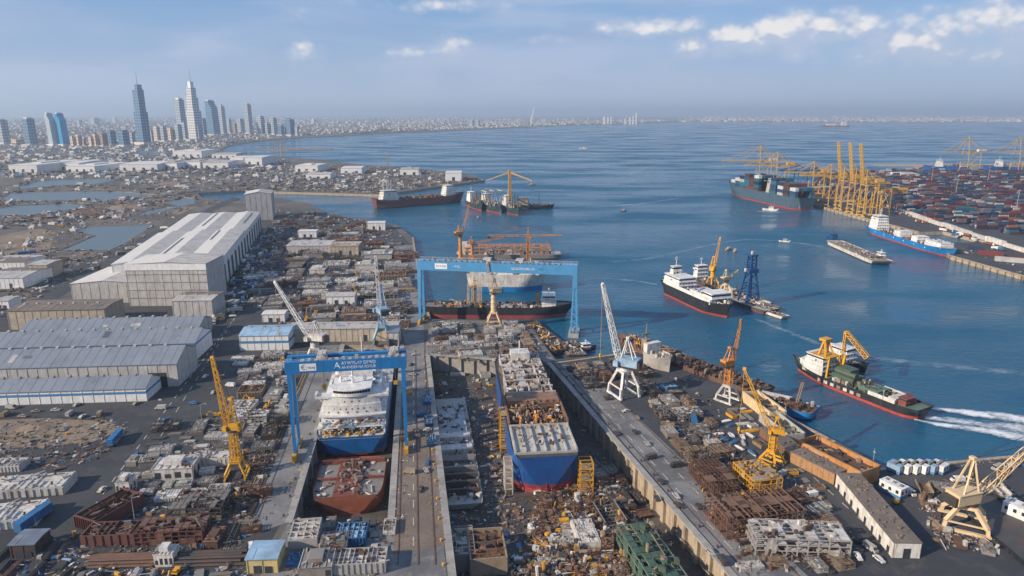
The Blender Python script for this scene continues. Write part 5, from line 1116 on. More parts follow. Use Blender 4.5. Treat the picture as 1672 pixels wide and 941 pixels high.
m = MB(); slab(m, 17, 2.4, sx+10.6, sx+24, z+15.5, z+16.8); slab(m, 17.6, 2.6, sx+10.4, sx+24.4, z+18.4, z+18.9); slab(m, 16, 2.1, sx+11.2, sx+23.6, z+16.8, z+18.4); wh = m.build('wheelhouse', mWhite, s.root)
af = arcfront(16.6, 2.25, sx+11.0, 14)
for i in range(14):
    a, b = Vector((*af[i], 0)), Vector((*af[i+1], 0)); d = (b-a).normalized(); q = Vector((-.06, 0, 0)); m = MB(); p1 = a+d*.12; p2 = b-d*.12
    m.hexa([p1+q+Vector((0, 0, z+16.9)), p2+q+Vector((0, 0, z+16.9)), p2+Vector((.2, 0, z+16.9)), p1+Vector((.2, 0, z+16.9)), p1+q+Vector((0, 0, z+18.3)), p2+q+Vector((0, 0, z+18.3)), p2+Vector((.2, 0, z+18.3)), p1+Vector((.2, 0, z+18.3))]); m.build('window', mGlass, wh)
for zz, w_, bu, x0, n_ in ((z+13, 23, 2., sx+11.1, 7), (z+9.6, 25, 1.75, sx+10.3, 9), (z+8.0, 25, 1.7, sx+10.1, 6), (z+4.2, 28, 1.25, sx+9.3, 9)):
    for i in range(n_):
        y = -w_*.42+w_*.84*i/(n_-1); x = x0-bu*(1-(2*y/w_)**2)-.05; m = MB(); m.box(x-.12, x+.5, y-.27, y+.27, zz-.33, zz+.33); m.build('window', mGlass, sup)
m = MB()
for q in range(40):
    y = -14.8+29.6*q/39; m.beam((sx+2.4, y, z+3.8), (sx+2.4, y, z+4.9), .09); m.beam((sx+8.2-1.6*(1-(y/15)**2)+.15, y, z+6.85), (sx+8.2-1.6*(1-(y/15)**2)+.15, y, z+7.9), .09)
m.beam((sx+2.4, -14.8, z+4.9), (sx+2.4, 14.8, z+4.9), .1); m.beam((sx+2.4, -14.8, z+4.4), (sx+2.4, 14.8, z+4.4), .08); m.build('railing', mWhite, s.root)
m = MB(); m.tube((sx+17, 0, z+18.9), (sx+17, 0, z+31), .5, 8, r2=.25); m.box(sx+16.8, sx+17.2, -3.5, 3.5, z+25, z+25.3); m.box(sx+16.2, sx+17.8, -1.6, 1.6, z+22, z+22.4); m.box(sx+16, sx+16.3, -2, 2, z+27.4, z+27.8); m.build('mast', mWhite, s.root)
for y, rr in ((-5.5, .9), (5.5, .9), (3, .5)):
    m = MB(); m.tube((sx+19, y, z+18.9), (sx+19, y, z+20), rr*.5, 8); m.tube((sx+19, y, z+20), (sx+19, y, z+20+rr), rr, 10, r2=rr*.8); m.tube((sx+19, y, z+20+rr), (sx+19, y, z+20+rr*1.8), rr*.8, 10, r2=rr*.2); m.build('radome', mWhite, s.root)
m = MB(); m.box(sx+30, sx+42, -8, 8, z+14.5, z+17); m.box(sx+46, sx+60, -12, 12, z-.2, z+5); m.box(sx+50, sx+57, -4, 4, z+5, z+11); m.build('after_deckhouse', mOff, s.root)
for y in (-9, 9): m = MB(); m.tube((sx+38, y, z+14.4), (sx+38, y, z+20), 1.5, 10, r2=1.2); m.build('funnel', mWhite, s.root)
clutter_on(s, sx+24, sx+42, 22, 60, [mOff, mLGrey, mWhite], 103, 1.6, z=z+14.55); clutter_on(s, sx+44, sx+92, 25, 180, [mOff, mLGrey, mGrey, mWhite, mRust], 104, 2.6)
m = MB(); m.tube((sx+70, 0, z), (sx+70, 0, z+24), .9, 8, r2=.4); m.box(sx+69, sx+71, -6, 6, z+12, z+12.6); m.box(sx+66, sx+74, -3, 3, z-.1, z+5); m.build('foremast', mOff, s.root)
lettering(s.root, 'LAUMMULLEO.', (sx-.32, 0, z-.9), (math.pi/2, 0, -math.pi/2), 1.15, mPan)
# keel blocks and props
m = MB(); o = thing('keel_blocks', 'timber and steel props under the blue sterned docked ship', 'dock blocks', (0, 0, 0))
for sg in (-13, 13):
    p = c+V2(math.cos(ya), math.sin(ya))*(sx+4)+V2(math.sin(ya), -math.cos(ya))*sg; m = MB(); m.beam((p.x, p.y, -10), (p.x, p.y, -4.4), .8); m.build('prop', mTan, o)
# --- red hull section in front of it
ya2 = R(96.5); c2 = V2(-63.5, 233.5)+V2(math.cos(ya2), math.sin(ya2))*14.5; c2.z = -8.1
s = ship('rust red hull section with grey hatch floors, on the dock floor before the blue stern', 'hull section', c2, ya2, 30, 27, 6.6, M('primer_red', (.27, .085, .048), .6, dirt=(.13, .06, .04), damt=.65, dscale=.2), MATS['primer_red'], mGrey, name='hull_section', stern=.32, sterncut=.5, boot=.3, bow=.02, rise=0, srise=.4, bul=1.4)
z = s.zd(0)
m = MB(); m.box(-15, 14, -4.6, 5.5, z-.05, z+.6); m.box(-.4, .4, -13, 13, z, z+1.1); m.box(13, 14.6, -13, 13, z, z+1.5); m.build('hatch_coaming', mRed, s.root); clutter_on(s, -12, 14, 9, 55, [mDark, mGrey, mTan, mRust], 105, 1.5, z=z+.6); clutter_on(s, -13, 14, 24, 40, [mRust, mDark, mOff], 106, .8)
m = MB(); m.tube((8, 0, z), (8, 0, z+5), .25, 6); m.build('stub_mast', mTan, s.root)
# ================================================================ the ship being broken in the wide dock
yb = R(95.6); c3 = V2(14, 249)+V2(math.cos(yb), math.sin(yb))*60; c3.z = -7.3
s = ship('half stripped blue ship with flat grey after deck in the wide dry dock', 'ship', c3, yb, 120, 27, 15.2, mBlue, M('dock_boot_red', (.3, .05, .06), .55, dirt=(.12, .05, .05), damt=.5), mDark, name='ship', stern=.05, sterncut=.72, boot=1.6, bow=.16, rise=1, srise=0, bul=.5); B_ = s
sx = -60; z = s.zd(0)
m = MB(); m.box(sx+.8, sx+24, -12.9, 12.9, z-.05, z+1.0)
for i in range(7): y = -12.4+24.8*i/6; m.box(sx+.9, sx+24, y-.3, y+.3, z+1, z+1.9)
m.box(sx+23.4, sx+24, -12.9, 12.9, z+1, z+2.2); m.build('grey_after_deck', M('after_deck_grey', (.4, .385, .35), .65, dirt=(.22, .19, .15), damt=.6, streak=0), s.root); clutter_on(s, sx+2, sx+23, 23, 26, [mTan, mRust, mDark], 107, .9, z=z+1.9)
m = MB()
for x in (sx+24.6, sx+34, sx+44, sx+52): m.box(x-.35, x+.35, -12.6, 12.6, z-1, z+3.2 if x > sx+40 else z+1.4)
for y in (-12.8, 12.8): m.box(sx+24, sx+54, y-.3, y+.3, z, z+3.6)
for y in (-4, 3.5): m.box(sx+24, sx+44, y-.25, y+.25, z-.5, z+2)
m.build('stripped_hold', mRustL, s.root); clutter_on(s, sx+25, sx+52, 23, 330, [mRust, mRustL, mTan, mOff, mDark, mOran], 108, 3.4)
m = MB(); m.box(sx+44, sx+53, -12, 12, z, z+4.5)
for i in range(9): y = -12+24*i/8; m.box(sx+43.6, sx+44, y-.2, y+.2, z, z+4.5)
for q in (1.5, 3.): m.box(sx+43.5, sx+44, -12, 12, z+q, z+q+.3)
m.build('rusty_bulkhead', mRustL, s.root)
m = MB(); r = random.Random(5)
for i in range(8):
    x = sx+54+i*7.5; m.box(x-.3, x+.3, -12.2+i*.35, 12.2-i*.35, z-.2, z+4.6)
for y in (-11.5, -6.5, 0, 6.5, 11.5): m.box(sx+54, sx+108, y*.92-.25, y*.92+.25, z-.2, z+4.3)
for i in range(7):
    for j in range(4):
        if r.random() < .22: x = sx+54+i*7.5; y = (-11.5+j*5.75)*.92; m.box(x+.4, x+7, y+.3, y+5, z+3.6, z+3.9+r.random()*.5)
m.build('white_cell_frames', mOff, s.root); clutter_on(s, sx+54, sx+108, 21, 620, [mOff, mRustL, mGrey, mDark, mRust, mDark, mRustL], 109, 3.6, z=z+1.2)
m = MB(); m.box(sx+98, sx+106, -5, 5, z+3.8, z+8); m.tube((sx+102, 0, z+8), (sx+102, 0, z+14), .4, 6); m.build('bow_house', mOff, s.root)
lettering(s.root, 'I\u00b7HULLULI\u00b7MD', (sx-.35, 0, z-1.5), (math.pi/2, 0, -math.pi/2), 1.25, mPan); lettering(s.root, 'CLU', (sx-.33, 0, z-3.9), (math.pi/2, 0, -math.pi/2), .95, mPan)
m = MB(); m.beam((sx-.5, 0, -2.6), (sx-.5, 0, 6.6), .35); m.build('rudder_post', mRed, s.root)
def scaffold(label, b, yaw, w, d, h, mat, name='scaffold_tower'):
    o = thing(name, label, 'scaffold', b, yaw); m = MB(); n = max(2, int(h/2.4)); k = max(1, int(w/3))
    for i in range(k+1):
        for y in (-d/2, d/2): m.beam((-w/2+w*i/k, y, 0), (-w/2+w*i/k, y, h), .3)
    for j in range(1, n+1):
        zz = h*j/n
        for y in (-d/2, d/2): m.beam((-w/2, y, zz), (w/2, y, zz), .24)
        for i in range(k+1): m.beam((-w/2+w*i/k, -d/2, zz), (-w/2+w*i/k, d/2, zz), .24)
        m.beam((-w/2, -d/2, zz-h/n), (w/2, -d/2, zz), .2); m.beam((w/2, d/2, zz-h/n), (-w/2, d/2, zz), .2)
    m.build('tube_frame', mat, o); 
    for j in range(1, n+1, 2): p = MB(); p.box(-w/2, w/2, -d/2, d/2, h*j/n-.12, h*j/n+.02); p.build('platform', mTan, o)
    return o
scaffold('yellow scaffold tower against the left side of the half stripped ship', V2(-3.5, 287, ) + Vector((0, 0, -10)), yb, 9, 4, 19, mYel)
scaffold('yellow scaffold at the right stern corner of the half stripped ship', V2(29.8, 249) + Vector((0, 0, -10)), yb, 6, 5, 15, mYel)
scaffold('pale scaffold at the left stern corner of the half stripped ship', V2(-1.6, 252) + Vector((0, 0, -10)), yb, 8, 3, 13, mOff)
# ================================================================ skyline
def facade(name, wallc, glassc, fl=13., mod=14., gl=.62, rough=.25, vert=False):
    m, n, l, b = node_mat(name); tc = n.new('ShaderNodeTexCoord'); sp = n.new('ShaderNodeSeparateXYZ'); l.new(tc.outputs['Object'], sp.inputs[0])
    def frac(src, per):
        a = n.new('ShaderNodeMath'); a.operation = 'DIVIDE'; l.new(src, a.inputs[0]); a.inputs[1].default_value = per
        f = n.new('ShaderNodeMath'); f.operation = 'FRACT'; l.new(a.outputs[0], f.inputs[0]); return f.outputs[0]
    def less(src, v): a = n.new('ShaderNodeMath'); a.operation = 'LESS_THAN'; l.new(src, a.inputs[0]); a.inputs[1].default_value = v; return a.outputs[0]
    xy = n.new('ShaderNodeMath'); xy.operation = 'ADD'; l.new(sp.outputs[0], xy.inputs[0]); l.new(sp.outputs[1], xy.inputs[1])
    mu = n.new('ShaderNodeMath'); mu.operation = 'MULTIPLY'; l.new(less(frac(xy.outputs[0], mod), gl+.1), mu.inputs[0])
    if vert: mu.inputs[1].default_value = 1
    else: l.new(less(frac(sp.outputs[2], fl), gl), mu.inputs[1])
    mx = n.new('ShaderNodeMix'); mx.data_type = 'RGBA'; mx.inputs['A'].default_value = (*wallc, 1); mx.inputs['B'].default_value = (*glassc, 1); l.new(mu.outputs[0], mx.inputs['Factor']); l.new(mx.outputs['Result'], b.inputs['Base Color'])
    b.inputs['Roughness'].default_value = rough; return m
fBlue = facade('blue_glass_facade', (.22, .32, .42), (.05, .15, .27), rough=.12); fDark = facade('dark_glass_facade', (.17, .25, .34), (.03, .1, .2), rough=.1); fGrey = facade('grey_facade', (.42, .44, .46), (.1, .17, .25), rough=.15); fWhite = facade('white_facade', (.6, .59, .57), (.14, .18, .22), gl=.5)
fTan = facade('tan_facade', (.5, .4, .31), (.16, .15, .15), gl=.45, rough=.6); fBrown = facade('brown_facade', (.27, .19, .15), (.1, .09, .09), gl=.4, rough=.6); fCyan = facade('bright_blue_glass', (.06, .3, .5), (.03, .24, .45), vert=True, mod=9); fPale = facade('pale_glass_facade', (.5, .53, .55), (.3, .38, .43), vert=True, mod=7)
mCity = M('city_plaster', (.52, .49, .45), .8, rnd_v=.25, var=.2, scale=.02); mCityT = M('city_sandstone', (.42, .33, .25), .8, rnd_v=.25, var=.2, scale=.02); mCityG = M('city_grey', (.25, .25, .26), .8, rnd_v=.3, var=.2, scale=.02)
def tower(label, x0, x1, yb, yt, fm, style='flat', dep=.8, spire=0, cap=None, tag_='skyscraper'):
    a, b = P(x0, yb), P(x1, yb); c = (a+b)/2; wd = (b-a).length; dp = wd*dep; H = W((x0+x1)/2, yt, c.y).z; c.y += dp/2
    o = thing('tower_building' if tag_ == 'tower block' else 'skyscraper', label, tag_, (c.x, c.y, 0), R(-28) if style != 'twist' else R(-20)); k = .78; wd *= k; dp *= k
    hx, hy = wd/2, dp/2; m = MB(); cap = cap or fm; t = MB()
    if style == 'flat':
        m.box(-hx, hx, -hy, hy, 0, H*.96); m.box(-hx*1.02, hx*1.02, -hy*.3, hy*.3, 0, H*.965); t.box(-hx*.7, hx*.7, -hy*.7, hy*.7, H*.96, H)
    elif style == 'step':
        m.box(-hx, hx, -hy, hy, 0, H*.52); m.box(-hx*.86, hx*.72, -hy*.85, hy*.85, H*.52, H*.74); m.box(-hx*.62, hx*.55, -hy*.65, hy*.65, H*.74, H*.9); t.box(-hx*.4, hx*.32, -hy*.42, hy*.42, H*.9, H)
    elif style == 'slant':
        m.box(-hx, 0, -hy, hy, 0, H*.97); m.hexa([(0, -hy, 0), (hx, -hy, 0), (hx, hy, 0), (0, hy, 0), (0, -hy, H*.9), (hx*.75, -hy, H*.78), (hx*.75, hy, H*.78), (0, hy, H*.9)]); t.box(-hx*.8, -hx*.2, -hy*.8, hy*.8, H*.97, H)
    elif style == 'crown':
        m.box(-hx, hx, -hy, hy, 0, H*.9); m.hexa([(-hx*.9, -hy*.9, H*.9), (hx*.9, -hy*.9, H*.9), (hx*.9, hy*.9, H*.9), (-hx*.9, hy*.9, H*.9), (-hx*.6, -hy*.6, H*.96), (hx*.6, -hy*.6, H*.96), (hx*.6, hy*.6, H*.96), (-hx*.6, hy*.6, H*.96)]); t.box(-hx*.3, hx*.3, -hy*.3, hy*.3, H*.96, H)
    elif style == 'lower':
        m.box(-hx, hx*.9, -hy, hy, 0, H*.55); m.box(-hx*.85, hx*.75, -hy*.8, hy*.8, H*.55, H*.92); m.box(hx*.2, hx, -hy*1.05, 0, 0, H*.52); t.box(-hx*.2, hx*.6, -hy*.6, hy*.6, H*.92, H)
    m.build('shaft', fm, o); t.build('crown', cap, o)
    p = MB(); p.box(-hx*1.5, hx*1.5, -hy*1.5, hy*1.5, -.5, H*.03+5); p.build('podium', mCity, o)
    if spire: s_ = MB(); s_.tube((0, 0, H-1), (0, 0, H+spire), 2.2, 6, r2=.7); s_.build('spire', mLGrey, o)
    return o
SKY_T = [('slim grey blue tower at the left edge of the skyline', -4, 13, 237, 195, fGrey, 'flat', 0), ('dark blue tower with pale cap, second in from the left edge', 38, 57, 239, 192, fDark, 'flat', 0), ('pale half of the twin towers with slanted white tops', 77, 93, 239, 184, fPale, 'slant', 0), ('bright blue half of the twin towers with slanted white tops', 93, 110, 239, 184, fCyan, 'slant', 0),
         ('tallest dark blue tower with a slimmer upper block and spire', 221, 243, 237, 138, fDark, 'lower', 60), ('grey slab tower just left of the white spired tower', 289, 304, 228, 160, fGrey, 'flat', 14), ('tall stepped white tower with a needle spire', 306, 329, 232, 133, fWhite, 'step', 60), ('dark notched tower right of the white spired tower', 337, 357, 222, 163, fDark, 'slant', 0),
         ('slim pointed grey tower beside the dark notched tower', 358, 369, 220, 170, fGrey, 'crown', 0), ('lone slim pale tower standing apart by the bay', 400, 412, 220, 169, fGrey, 'flat', 0), ('shorter grey tower right of the lone slim tower', 419, 432, 221, 188, fGrey, 'crown', 0), ('grey tower with narrow roof box, middle of the bayside group', 440, 452, 221, 192, fGrey, 'flat', 0), ('rightmost dark tower of the skyline by the bay', 464, 480, 222, 193, fDark, 'crown', 0)]
for lb, x0, x1, yb, yt, fm, st, sp_h in SKY_T: tower(lb, x0, x1, yb, yt, fm, st, spire=sp_h, cap=mWhite if 'white' in lb or 'pale cap' in lb else None)
r = random.Random(11)
MID = [(114, 123, 240, 222), (122, 133, 240, 221), (134, 140, 240, 227), (144, 153, 240, 223), (152, 160, 240, 219), (160, 174, 240, 218), (173, 188, 239, 213), (191, 209, 240, 213), (211, 220, 236, 216), (250, 262, 232, 207), (262, 272, 233, 206), (274, 283, 231, 209), (284, 297, 231, 203), (278, 288, 229, 206), (298, 306, 229, 199), (318, 330, 232, 203), (328, 337, 223, 193), (371, 378, 219, 194), (380, 387, 219, 202), (386, 398, 218, 194), (432, 440, 221, 200), (453, 463, 222, 205), (60, 72, 236, 227), (14, 34, 236, 228), (481, 488, 222, 206), (245, 251, 234, 214), (507, 516, 202, 194), (183, 190, 200, 192), (145, 160, 206, 193), (125, 133, 207, 196)]
for i, (x0, x1, yb, yt) in enumerate(MID):
    fm, nm = [(fTan, 'tan'), (fTan, 'sandy'), (fBrown, 'brown'), (fDark, 'dark blue'), (fGrey, 'grey')][[0, 1, 2, 0, 1, 2, 3, 3, 4, 0, 4, 1, 4, 3, 4, 4, 3, 4, 2, 4, 4, 3, 0, 1, 4, 4, 0, 1, 4, 4][i]]
    tower('%s mid rise block in the city under the towers' % nm, x0, x1, yb, yt, fm, 'flat', tag_='tower block')
# headland towers and the sail-shaped hotel
o = thing('hotel_building', 'grey hotel block with a slanting white sail on the far headland', 'hotel', P(861, 206)); q = P(861, 206).y/1115
m = MB(); m.box(-5*q, 4*q, 0, 10*q, 0, 13*q); m.build('wall', fGrey, o); m = MB(); m.hexa([(1*q, 0, 0), (6*q, 0, 0), (6*q, 4*q, 0), (1*q, 4*q, 0), (10.5*q, 0, 30*q), (11.5*q, 0, 30*q), (11.5*q, 3*q, 30*q), (10.5*q, 3*q, 30*q)]); m.build('sail', mWhite, o)
for i, (x0, x1, yt) in enumerate(((984, 990, 191), (991, 995, 191.5), (996, 1000, 191), (1027, 1031, 191.5), (1032, 1036, 190), (1037, 1041, 184.5), (1019, 1023, 194), (766, 774, 196), (775, 784, 196.5))): tower('far white apartment tower on the opposite headland' if i < 7 else 'far grey block on the headland', x0, x1, 203 if i < 7 else 207, yt, fWhite if i < 7 else fGrey, 'flat', tag_='tower block')
# ---------------------------------------------------------------- low city
def lowbuilding(name, label, c, yaw, dx, dy, h, wallm, roofm, group, gab):
    o = thing(name, label, 'building', (c.x, c.y, 0), yaw, group); m = MB(); m.box(-dx/2, dx/2, -dy/2, dy/2, -.3, h); m.build('wall', wallm, o)
    t = MB()
    if gab: t.prism([(-dx/2-.5, -dy/2-.5), (dx/2+.5, -dy/2-.5), (dx/2+.5, dy/2+.5), (-dx/2-.5, dy/2+.5)], h, h+.6); t.hexa([(-dx/2, -dy/2, h+.6), (dx/2, -dy/2, h+.6), (dx/2, dy/2, h+.6), (-dx/2, dy/2, h+.6), (-dx/2, -.4, h+2.6), (dx/2, -.4, h+2.6), (dx/2, .4, h+2.6), (-dx/2, .4, h+2.6)])
    else: t.box(-dx/2-.4, dx/2+.4, -dy/2-.4, dy/2+.4, h, h+.9); t.box(-dx*.2, dx*.1, -dy*.2, dy*.2, h+.9, h+3.4)
    t.build('roof', roofm, o)
    d = MB(); n_ = min(4, max(1, int(dx/18)))
    for i in range(n_): d = MB(); x = -dx/2+dx*(i+.5)/n_; d.box(x-min(3, dx/n_*.2), x+min(3, dx/n_*.2), -dy/2-.25, -dy/2-.1, .2, h*.5); d.build('door', mDoor, o)
    return o
BIGW = [('big white warehouse with black loading bays at the far left', 16, 62, 283, 270, 190), ('pale blue grey long warehouse behind the big white one', 62, 130, 278, 267, 120), ('white warehouse with sloping roof left of the pond', 110, 158, 281, 272, 150), ('long low white warehouse with many bays above the pond', 195, 255, 279, 269, 130), ('pale grey warehouse adjoining the long white one', 256, 292, 277, 267, 110), ('grey and white warehouse at the top of the dirt road', 300, 330, 275, 265, 120), ('light blue warehouse right of the dirt road', 331, 372, 275, 266, 110), ('white roofed hall near the bay shore', 378, 400, 270, 258, 100), ('white shed at the bay shore corner', 402, 430, 271, 258, 110), ('arched tan and white hall below the towers', 283, 330, 258, 247, 120), ('white low market hall by the bay', 346, 386, 258, 252, 100),
        ('white square warehouse at the tip of the peninsula', 727, 753, 296, 283, 60), ('white warehouse with dark doors in mid peninsula', 652, 682, 286, 277, 60), ('long white works shed on the peninsula', 556, 590, 284, 275, 70), ('white hall on the inner peninsula shore', 483, 520, 281, 271, 80), ('small white shed beside the peninsula dock', 500, 540, 292, 285, 50), ('white roofed terminal office behind the container cranes', 1478, 1500, 292, 285, 60)]
for lb, x0, x1, yb, yt, dp in BIGW:
    a, b = P(x0, yb), P(x1, yb); c = (a+b)/2; h = max(5, W(x0, yt, c.y).z); c.y += dp/2; lowbuilding('warehouse', lb, c, R(r.uniform(-4, 4)), (b-a).length, dp, h, mWallW, mRoofW if r.random() < .6 else mRoofG, None, r.random() < .6)
def samp(poly):
    xs = [p[0] for p in poly]; ys = [p[1] for p in poly]
    while True:
        x, y = r.uniform(min(xs), max(xs)), r.uniform(min(ys), max(ys))
        if inpoly(x, y, poly): return x, y
PONDPX = [[(97, 409), (156, 384), (118, 378), (143, 370), (256, 366), (229, 381), (188, 408)], [(24, 306), (67, 295), (120, 293), (207, 291.5), (151, 301), (90, 303), (35, 309)], [(2, 326), (16, 315), (110, 313.5), (190, 313), (262, 318), (180, 326), (60, 328)], [(-60, 352), (20, 336), (90, 333), (150, 333), (100, 345), (40, 352)], [(221, 352), (242, 343), (272, 338), (285, 339.5), (242, 351)], [(218, 253), (230, 246), (262, 246), (258, 254)], [(270, 330), (300, 322), (322, 325), (316, 333), (290, 337)]]
COASTPX = [(p.x, p.y) for p in coast]
PONDW = [[(P(x, y).x, P(x, y).y) for x, y in l] for l in PONDPX]
def onland(c): return inpoly(c.x, c.y, COASTPX) and not any(inpoly(c.x, c.y, q) for q in PONDW)
LOWZ = [([(0, 241), (345, 241), (372, 262), (470, 264), (460, 280), (250, 266), (0, 266)], 200, 'in the industrial quarter below the towers', 'low city buildings below the towers'), ([(0, 284), (150, 282), (330, 278), (450, 284), (330, 308), (40, 312)], 70, 'beside the bare ground and ponds', 'low sheds by the ponds'), ([(440, 275), (690, 281), (760, 292), (700, 300), (600, 308), (440, 300)], 70, 'on the peninsula works', 'low sheds on the peninsula'), ([(0, 312), (150, 318), (340, 335), (200, 360), (0, 420)], 48, 'on the waste ground beyond the hall', 'huts on the waste ground')]
for poly, n_, ph, grp in LOWZ:
    k = 0
    while k < n_:
        x, y = samp(poly); c = P(x, y)
        if not onland(c): continue
        k += 1; q = c.y/1115; dx = r.uniform(3, 11)*q; dy = r.uniform(4, 12)*q; h = r.uniform(1.2, 3.2)*q
        ci = r.choice((0, 0, 0, 1, 2)); wm_, cn = ((mWallW, 'white'), (mCityT, 'sandy'), (mCityG, 'grey'))[ci]
        lowbuilding('low_shed', '%s low flat shed %s' % (cn, ph), c, R(r.uniform(-12, 12)), dx, dy, min(h, 11), wm_, r.choice((mRoofW, mRoofG, mLGrey, mRoofB)), grp, r.random() < .5)
cty = MB()
def cityfill(poly, n, smin, smax, hmin, hmax, ):
    k = 0; g = 0
    while k < n and g < n*4:
        g += 1; x, y = samp(poly); c = P(x, y)
        if not onland(c): continue
        k += 1; q = c.y/1115; cty.cbox((c.x, c.y, -.5), r.uniform(smin, smax)*q, r.uniform(smin, smax)*q*2, min(60, r.uniform(hmin, hmax)**1.3*q), R(r.uniform(-25, 25)), r.choice((0, 0, 0, 1, 1, 2, 3)))
cityfill([(0, 193), (660, 193), (800, 194), (640, 213), (500, 222), (420, 229), (360, 241), (0, 241)], 4200, 1.2, 4.5, .8, 2.3)
cityfill([(640, 195), (900, 195), (1090, 197), (1060, 201), (860, 207), (640, 215)], 1500, 1., 4, .5, 1.9)
cityfill([(1112, 192), (1672, 190), (1672, 199.6), (1112, 199.3)], 1500, 1., 6, .6, 2.2)
cityfill([(1150, 190), (1280, 189), (1672, 189), (1672, 199), (1150, 199)], 500, .8, 3, 1.5, 3.2)
stuff('distant_city', cty, [mCity, mCityT, mCityG, mWhite], 'pale low houses of the city spread along the far coast')
tr = MB()
def treebelt(poly, n):
    k = 0
    while k < n:
        x, y = samp(poly); c = P(x, y)
        k += 1
        if not onland(c): continue
        q = c.y/1115
        for _ in range(3):
            s_ = r.uniform(.5, 1.3)*q; p = c+Vector((r.uniform(-2, 2)*q, r.uniform(-6, 6)*q, 0)); a = r.uniform(0, 3); hh = r.uniform(.5, 1.3)*q
            tr.hexa([p+Vector((math.cos(a+t)*s_*.7, math.sin(a+t)*s_*.7, 0)) for t in (0, 1.5, 3.1, 4.7)]+[p+Vector((math.cos(a+t+.4)*s_*r.uniform(.5, 1.1), math.sin(a+t+.4)*s_*r.uniform(.5, 1.1), hh*r.uniform(.6, 1.2))) for t in (0, 1.5, 3.1, 4.7)], r.randrange(2))
treebelt([(560, 212), (700, 210), (720, 214), (640, 217), (560, 221)], 260); treebelt([(900, 201.5), (1060, 199.5), (1060, 201), (900, 205)], 160); treebelt([(0, 205), (220, 208), (230, 216), (0, 222)], 220); treebelt([(120, 231), (330, 236), (350, 240), (100, 242)], 160); treebelt([(20, 297), (130, 292), (160, 300), (60, 309)], 60); treebelt([(1120, 197), (1300, 198), (1600, 198), (1600, 199.6), (1120, 199.4)], 160)
stuff('distant_tree_belt', tr, [M('dark_foliage', (.035, .055, .035), .9, var=.4, scale=.05), M('dusty_foliage', (.06, .075, .045), .9, var=.4, scale=.05)], 'dark belt of trees along the far city shore')
# ---------------------------------------------------------------- containers
CC_ = [('red', (.16, .035, .032)), ('dark blue', (.016, .032, .075)), ('blue', (.022, .07, .155)), ('rust brown', (.09, .042, .032)), ('white', (.45, .45, .44)), ('teal', (.014, .125, .185)), ('grey', (.14, .15, .17)), ('orange', (.26, .1, .045))]
def contmesh(col, nm, L=12.2, Wd=2.44, h=2.6):
    m = MB(); m.box(-L/2+.1, L/2-.1, -Wd/2+.06, Wd/2-.06, .12, h-.1)
    for x in (-L/2+.09, L/2-.09):
        for y in (-Wd/2+.09, Wd/2-.09): m.box(x-.09, x+.09, y-.09, y+.09, 0, h)
    for y in (-Wd/2+.06, Wd/2-.06): m.box(-L/2+.18, L/2-.18, y-.06, y+.06, 0, .16); m.box(-L/2+.18, L/2-.18, y-.06, y+.06, h-.14, h)
    n = 18
    for i in range(n):
        x = -L/2+.4+(L-.8)*i/(n-1)
        for y in (-Wd/2+.04, Wd/2-.04): m.box(x-.12, x+.12, y-.035, y+.035, .17, h-.16)
    for y in (-.7, -.3, .3, .7): m.box(L/2-.1, L/2-.03, y-.03, y+.03, .2, h-.2)
    return m.mesh('container', M(nm.replace(' ', '_')+'_container_paint', col, .55, dirt=RUSTC, damt=.35, rnd_v=.2, var=.12))
CM = [(n_, contmesh(c_, n_)) for n_, c_ in CC_]
def container(ci, loc, yaw, label, group, scale=None):
    o = bpy.data.objects.new('shipping_container', CM[ci][1]); COL.objects.link(o); o.location = loc; o.rotation_euler = (0, 0, yaw)
    if scale: o.scale = scale
    return tag(o, label, 'container', group)
# on the big container ship: blocks of stacks along the deck
bs = BOX.root; yw = bs.rotation_euler[2]
def loc_on(s, x, y, z): c, q = math.cos(s.root.rotation_euler[2]), math.sin(s.root.rotation_euler[2]); return s.root.location+Vector((x*c-y*q, x*q+y*c, z))
nct = 0
for bi, (xf, tiers) in enumerate(((-.44, 3), (-.36, 4), (-.29, 4), (-.2, 5), (.03, 5), (.1, 4), (.17, 5), (.24, 4), (.31, 3), (.37, 2))):
    x = xf*BOX.L; z0 = BOX.zd(x)
    for row in range(6):
        y = -13.2+row*5.28
        for t in range(tiers):
            if t < tiers-1 and 0 < row < 5 and True: continue
            ci = r.choice((5, 5, 2, 5, 1, 2, 5, 3, 4)) if bi not in (1, 5) else r.choice((3, 1, 0, 3))
            container(ci, loc_on(BOX, x, y, z0+t*5.3), yw, '%s container stacked on the deck of the big container ship' % CM[ci][0], 'containers on the big container ship', (1.25, 2.1, 2.0)); nct += 1
# terminal yard: long rows
TQ = [(p.x, p.y) for p in term]
def inyard(c): return inpoly(c.x, c.y, TQ) and c.x > 545+(1130-min(c.y, 1130))*.14 and c.y > 640
allc = []
row = 0; Y = 690
while Y < 2050:
    x = 548
    while x < 1500:
        if inyard(Vector((x, Y, 0))) and r.random() < .84:
            t = r.choice((1, 2, 2, 3, 3, 4))
            for k in range(t): allc.append((Vector((x, Y+r.uniform(-.3, .3), .02+k*2.6)), r.choice((0, 0, 1, 1, 1, 2, 3, 3, 4, 5, 6, 6, 7, 1))))
        x += 13.2 if r.random() < .93 else 34
    row += 1; Y += 3.1 if row % 6 else 19+Y*.006
allc = [(c, ci) for c, ci in allc if (c.x-30)/c.y < .80]
allc.sort(key=lambda q: q[0].length-q[0].z*5)
near = allc[:150]; rest = allc[150:]
for c, ci in near: container(ci, c, R(r.uniform(-.6, .6)), '%s container stacked at the near end of the terminal yard' % CM[ci][0], 'containers at the near end of the terminal yard')
cs = MB()
for c, ci in rest: cs.cbox(c, 12, 2.4, 2.55, 0, ci)
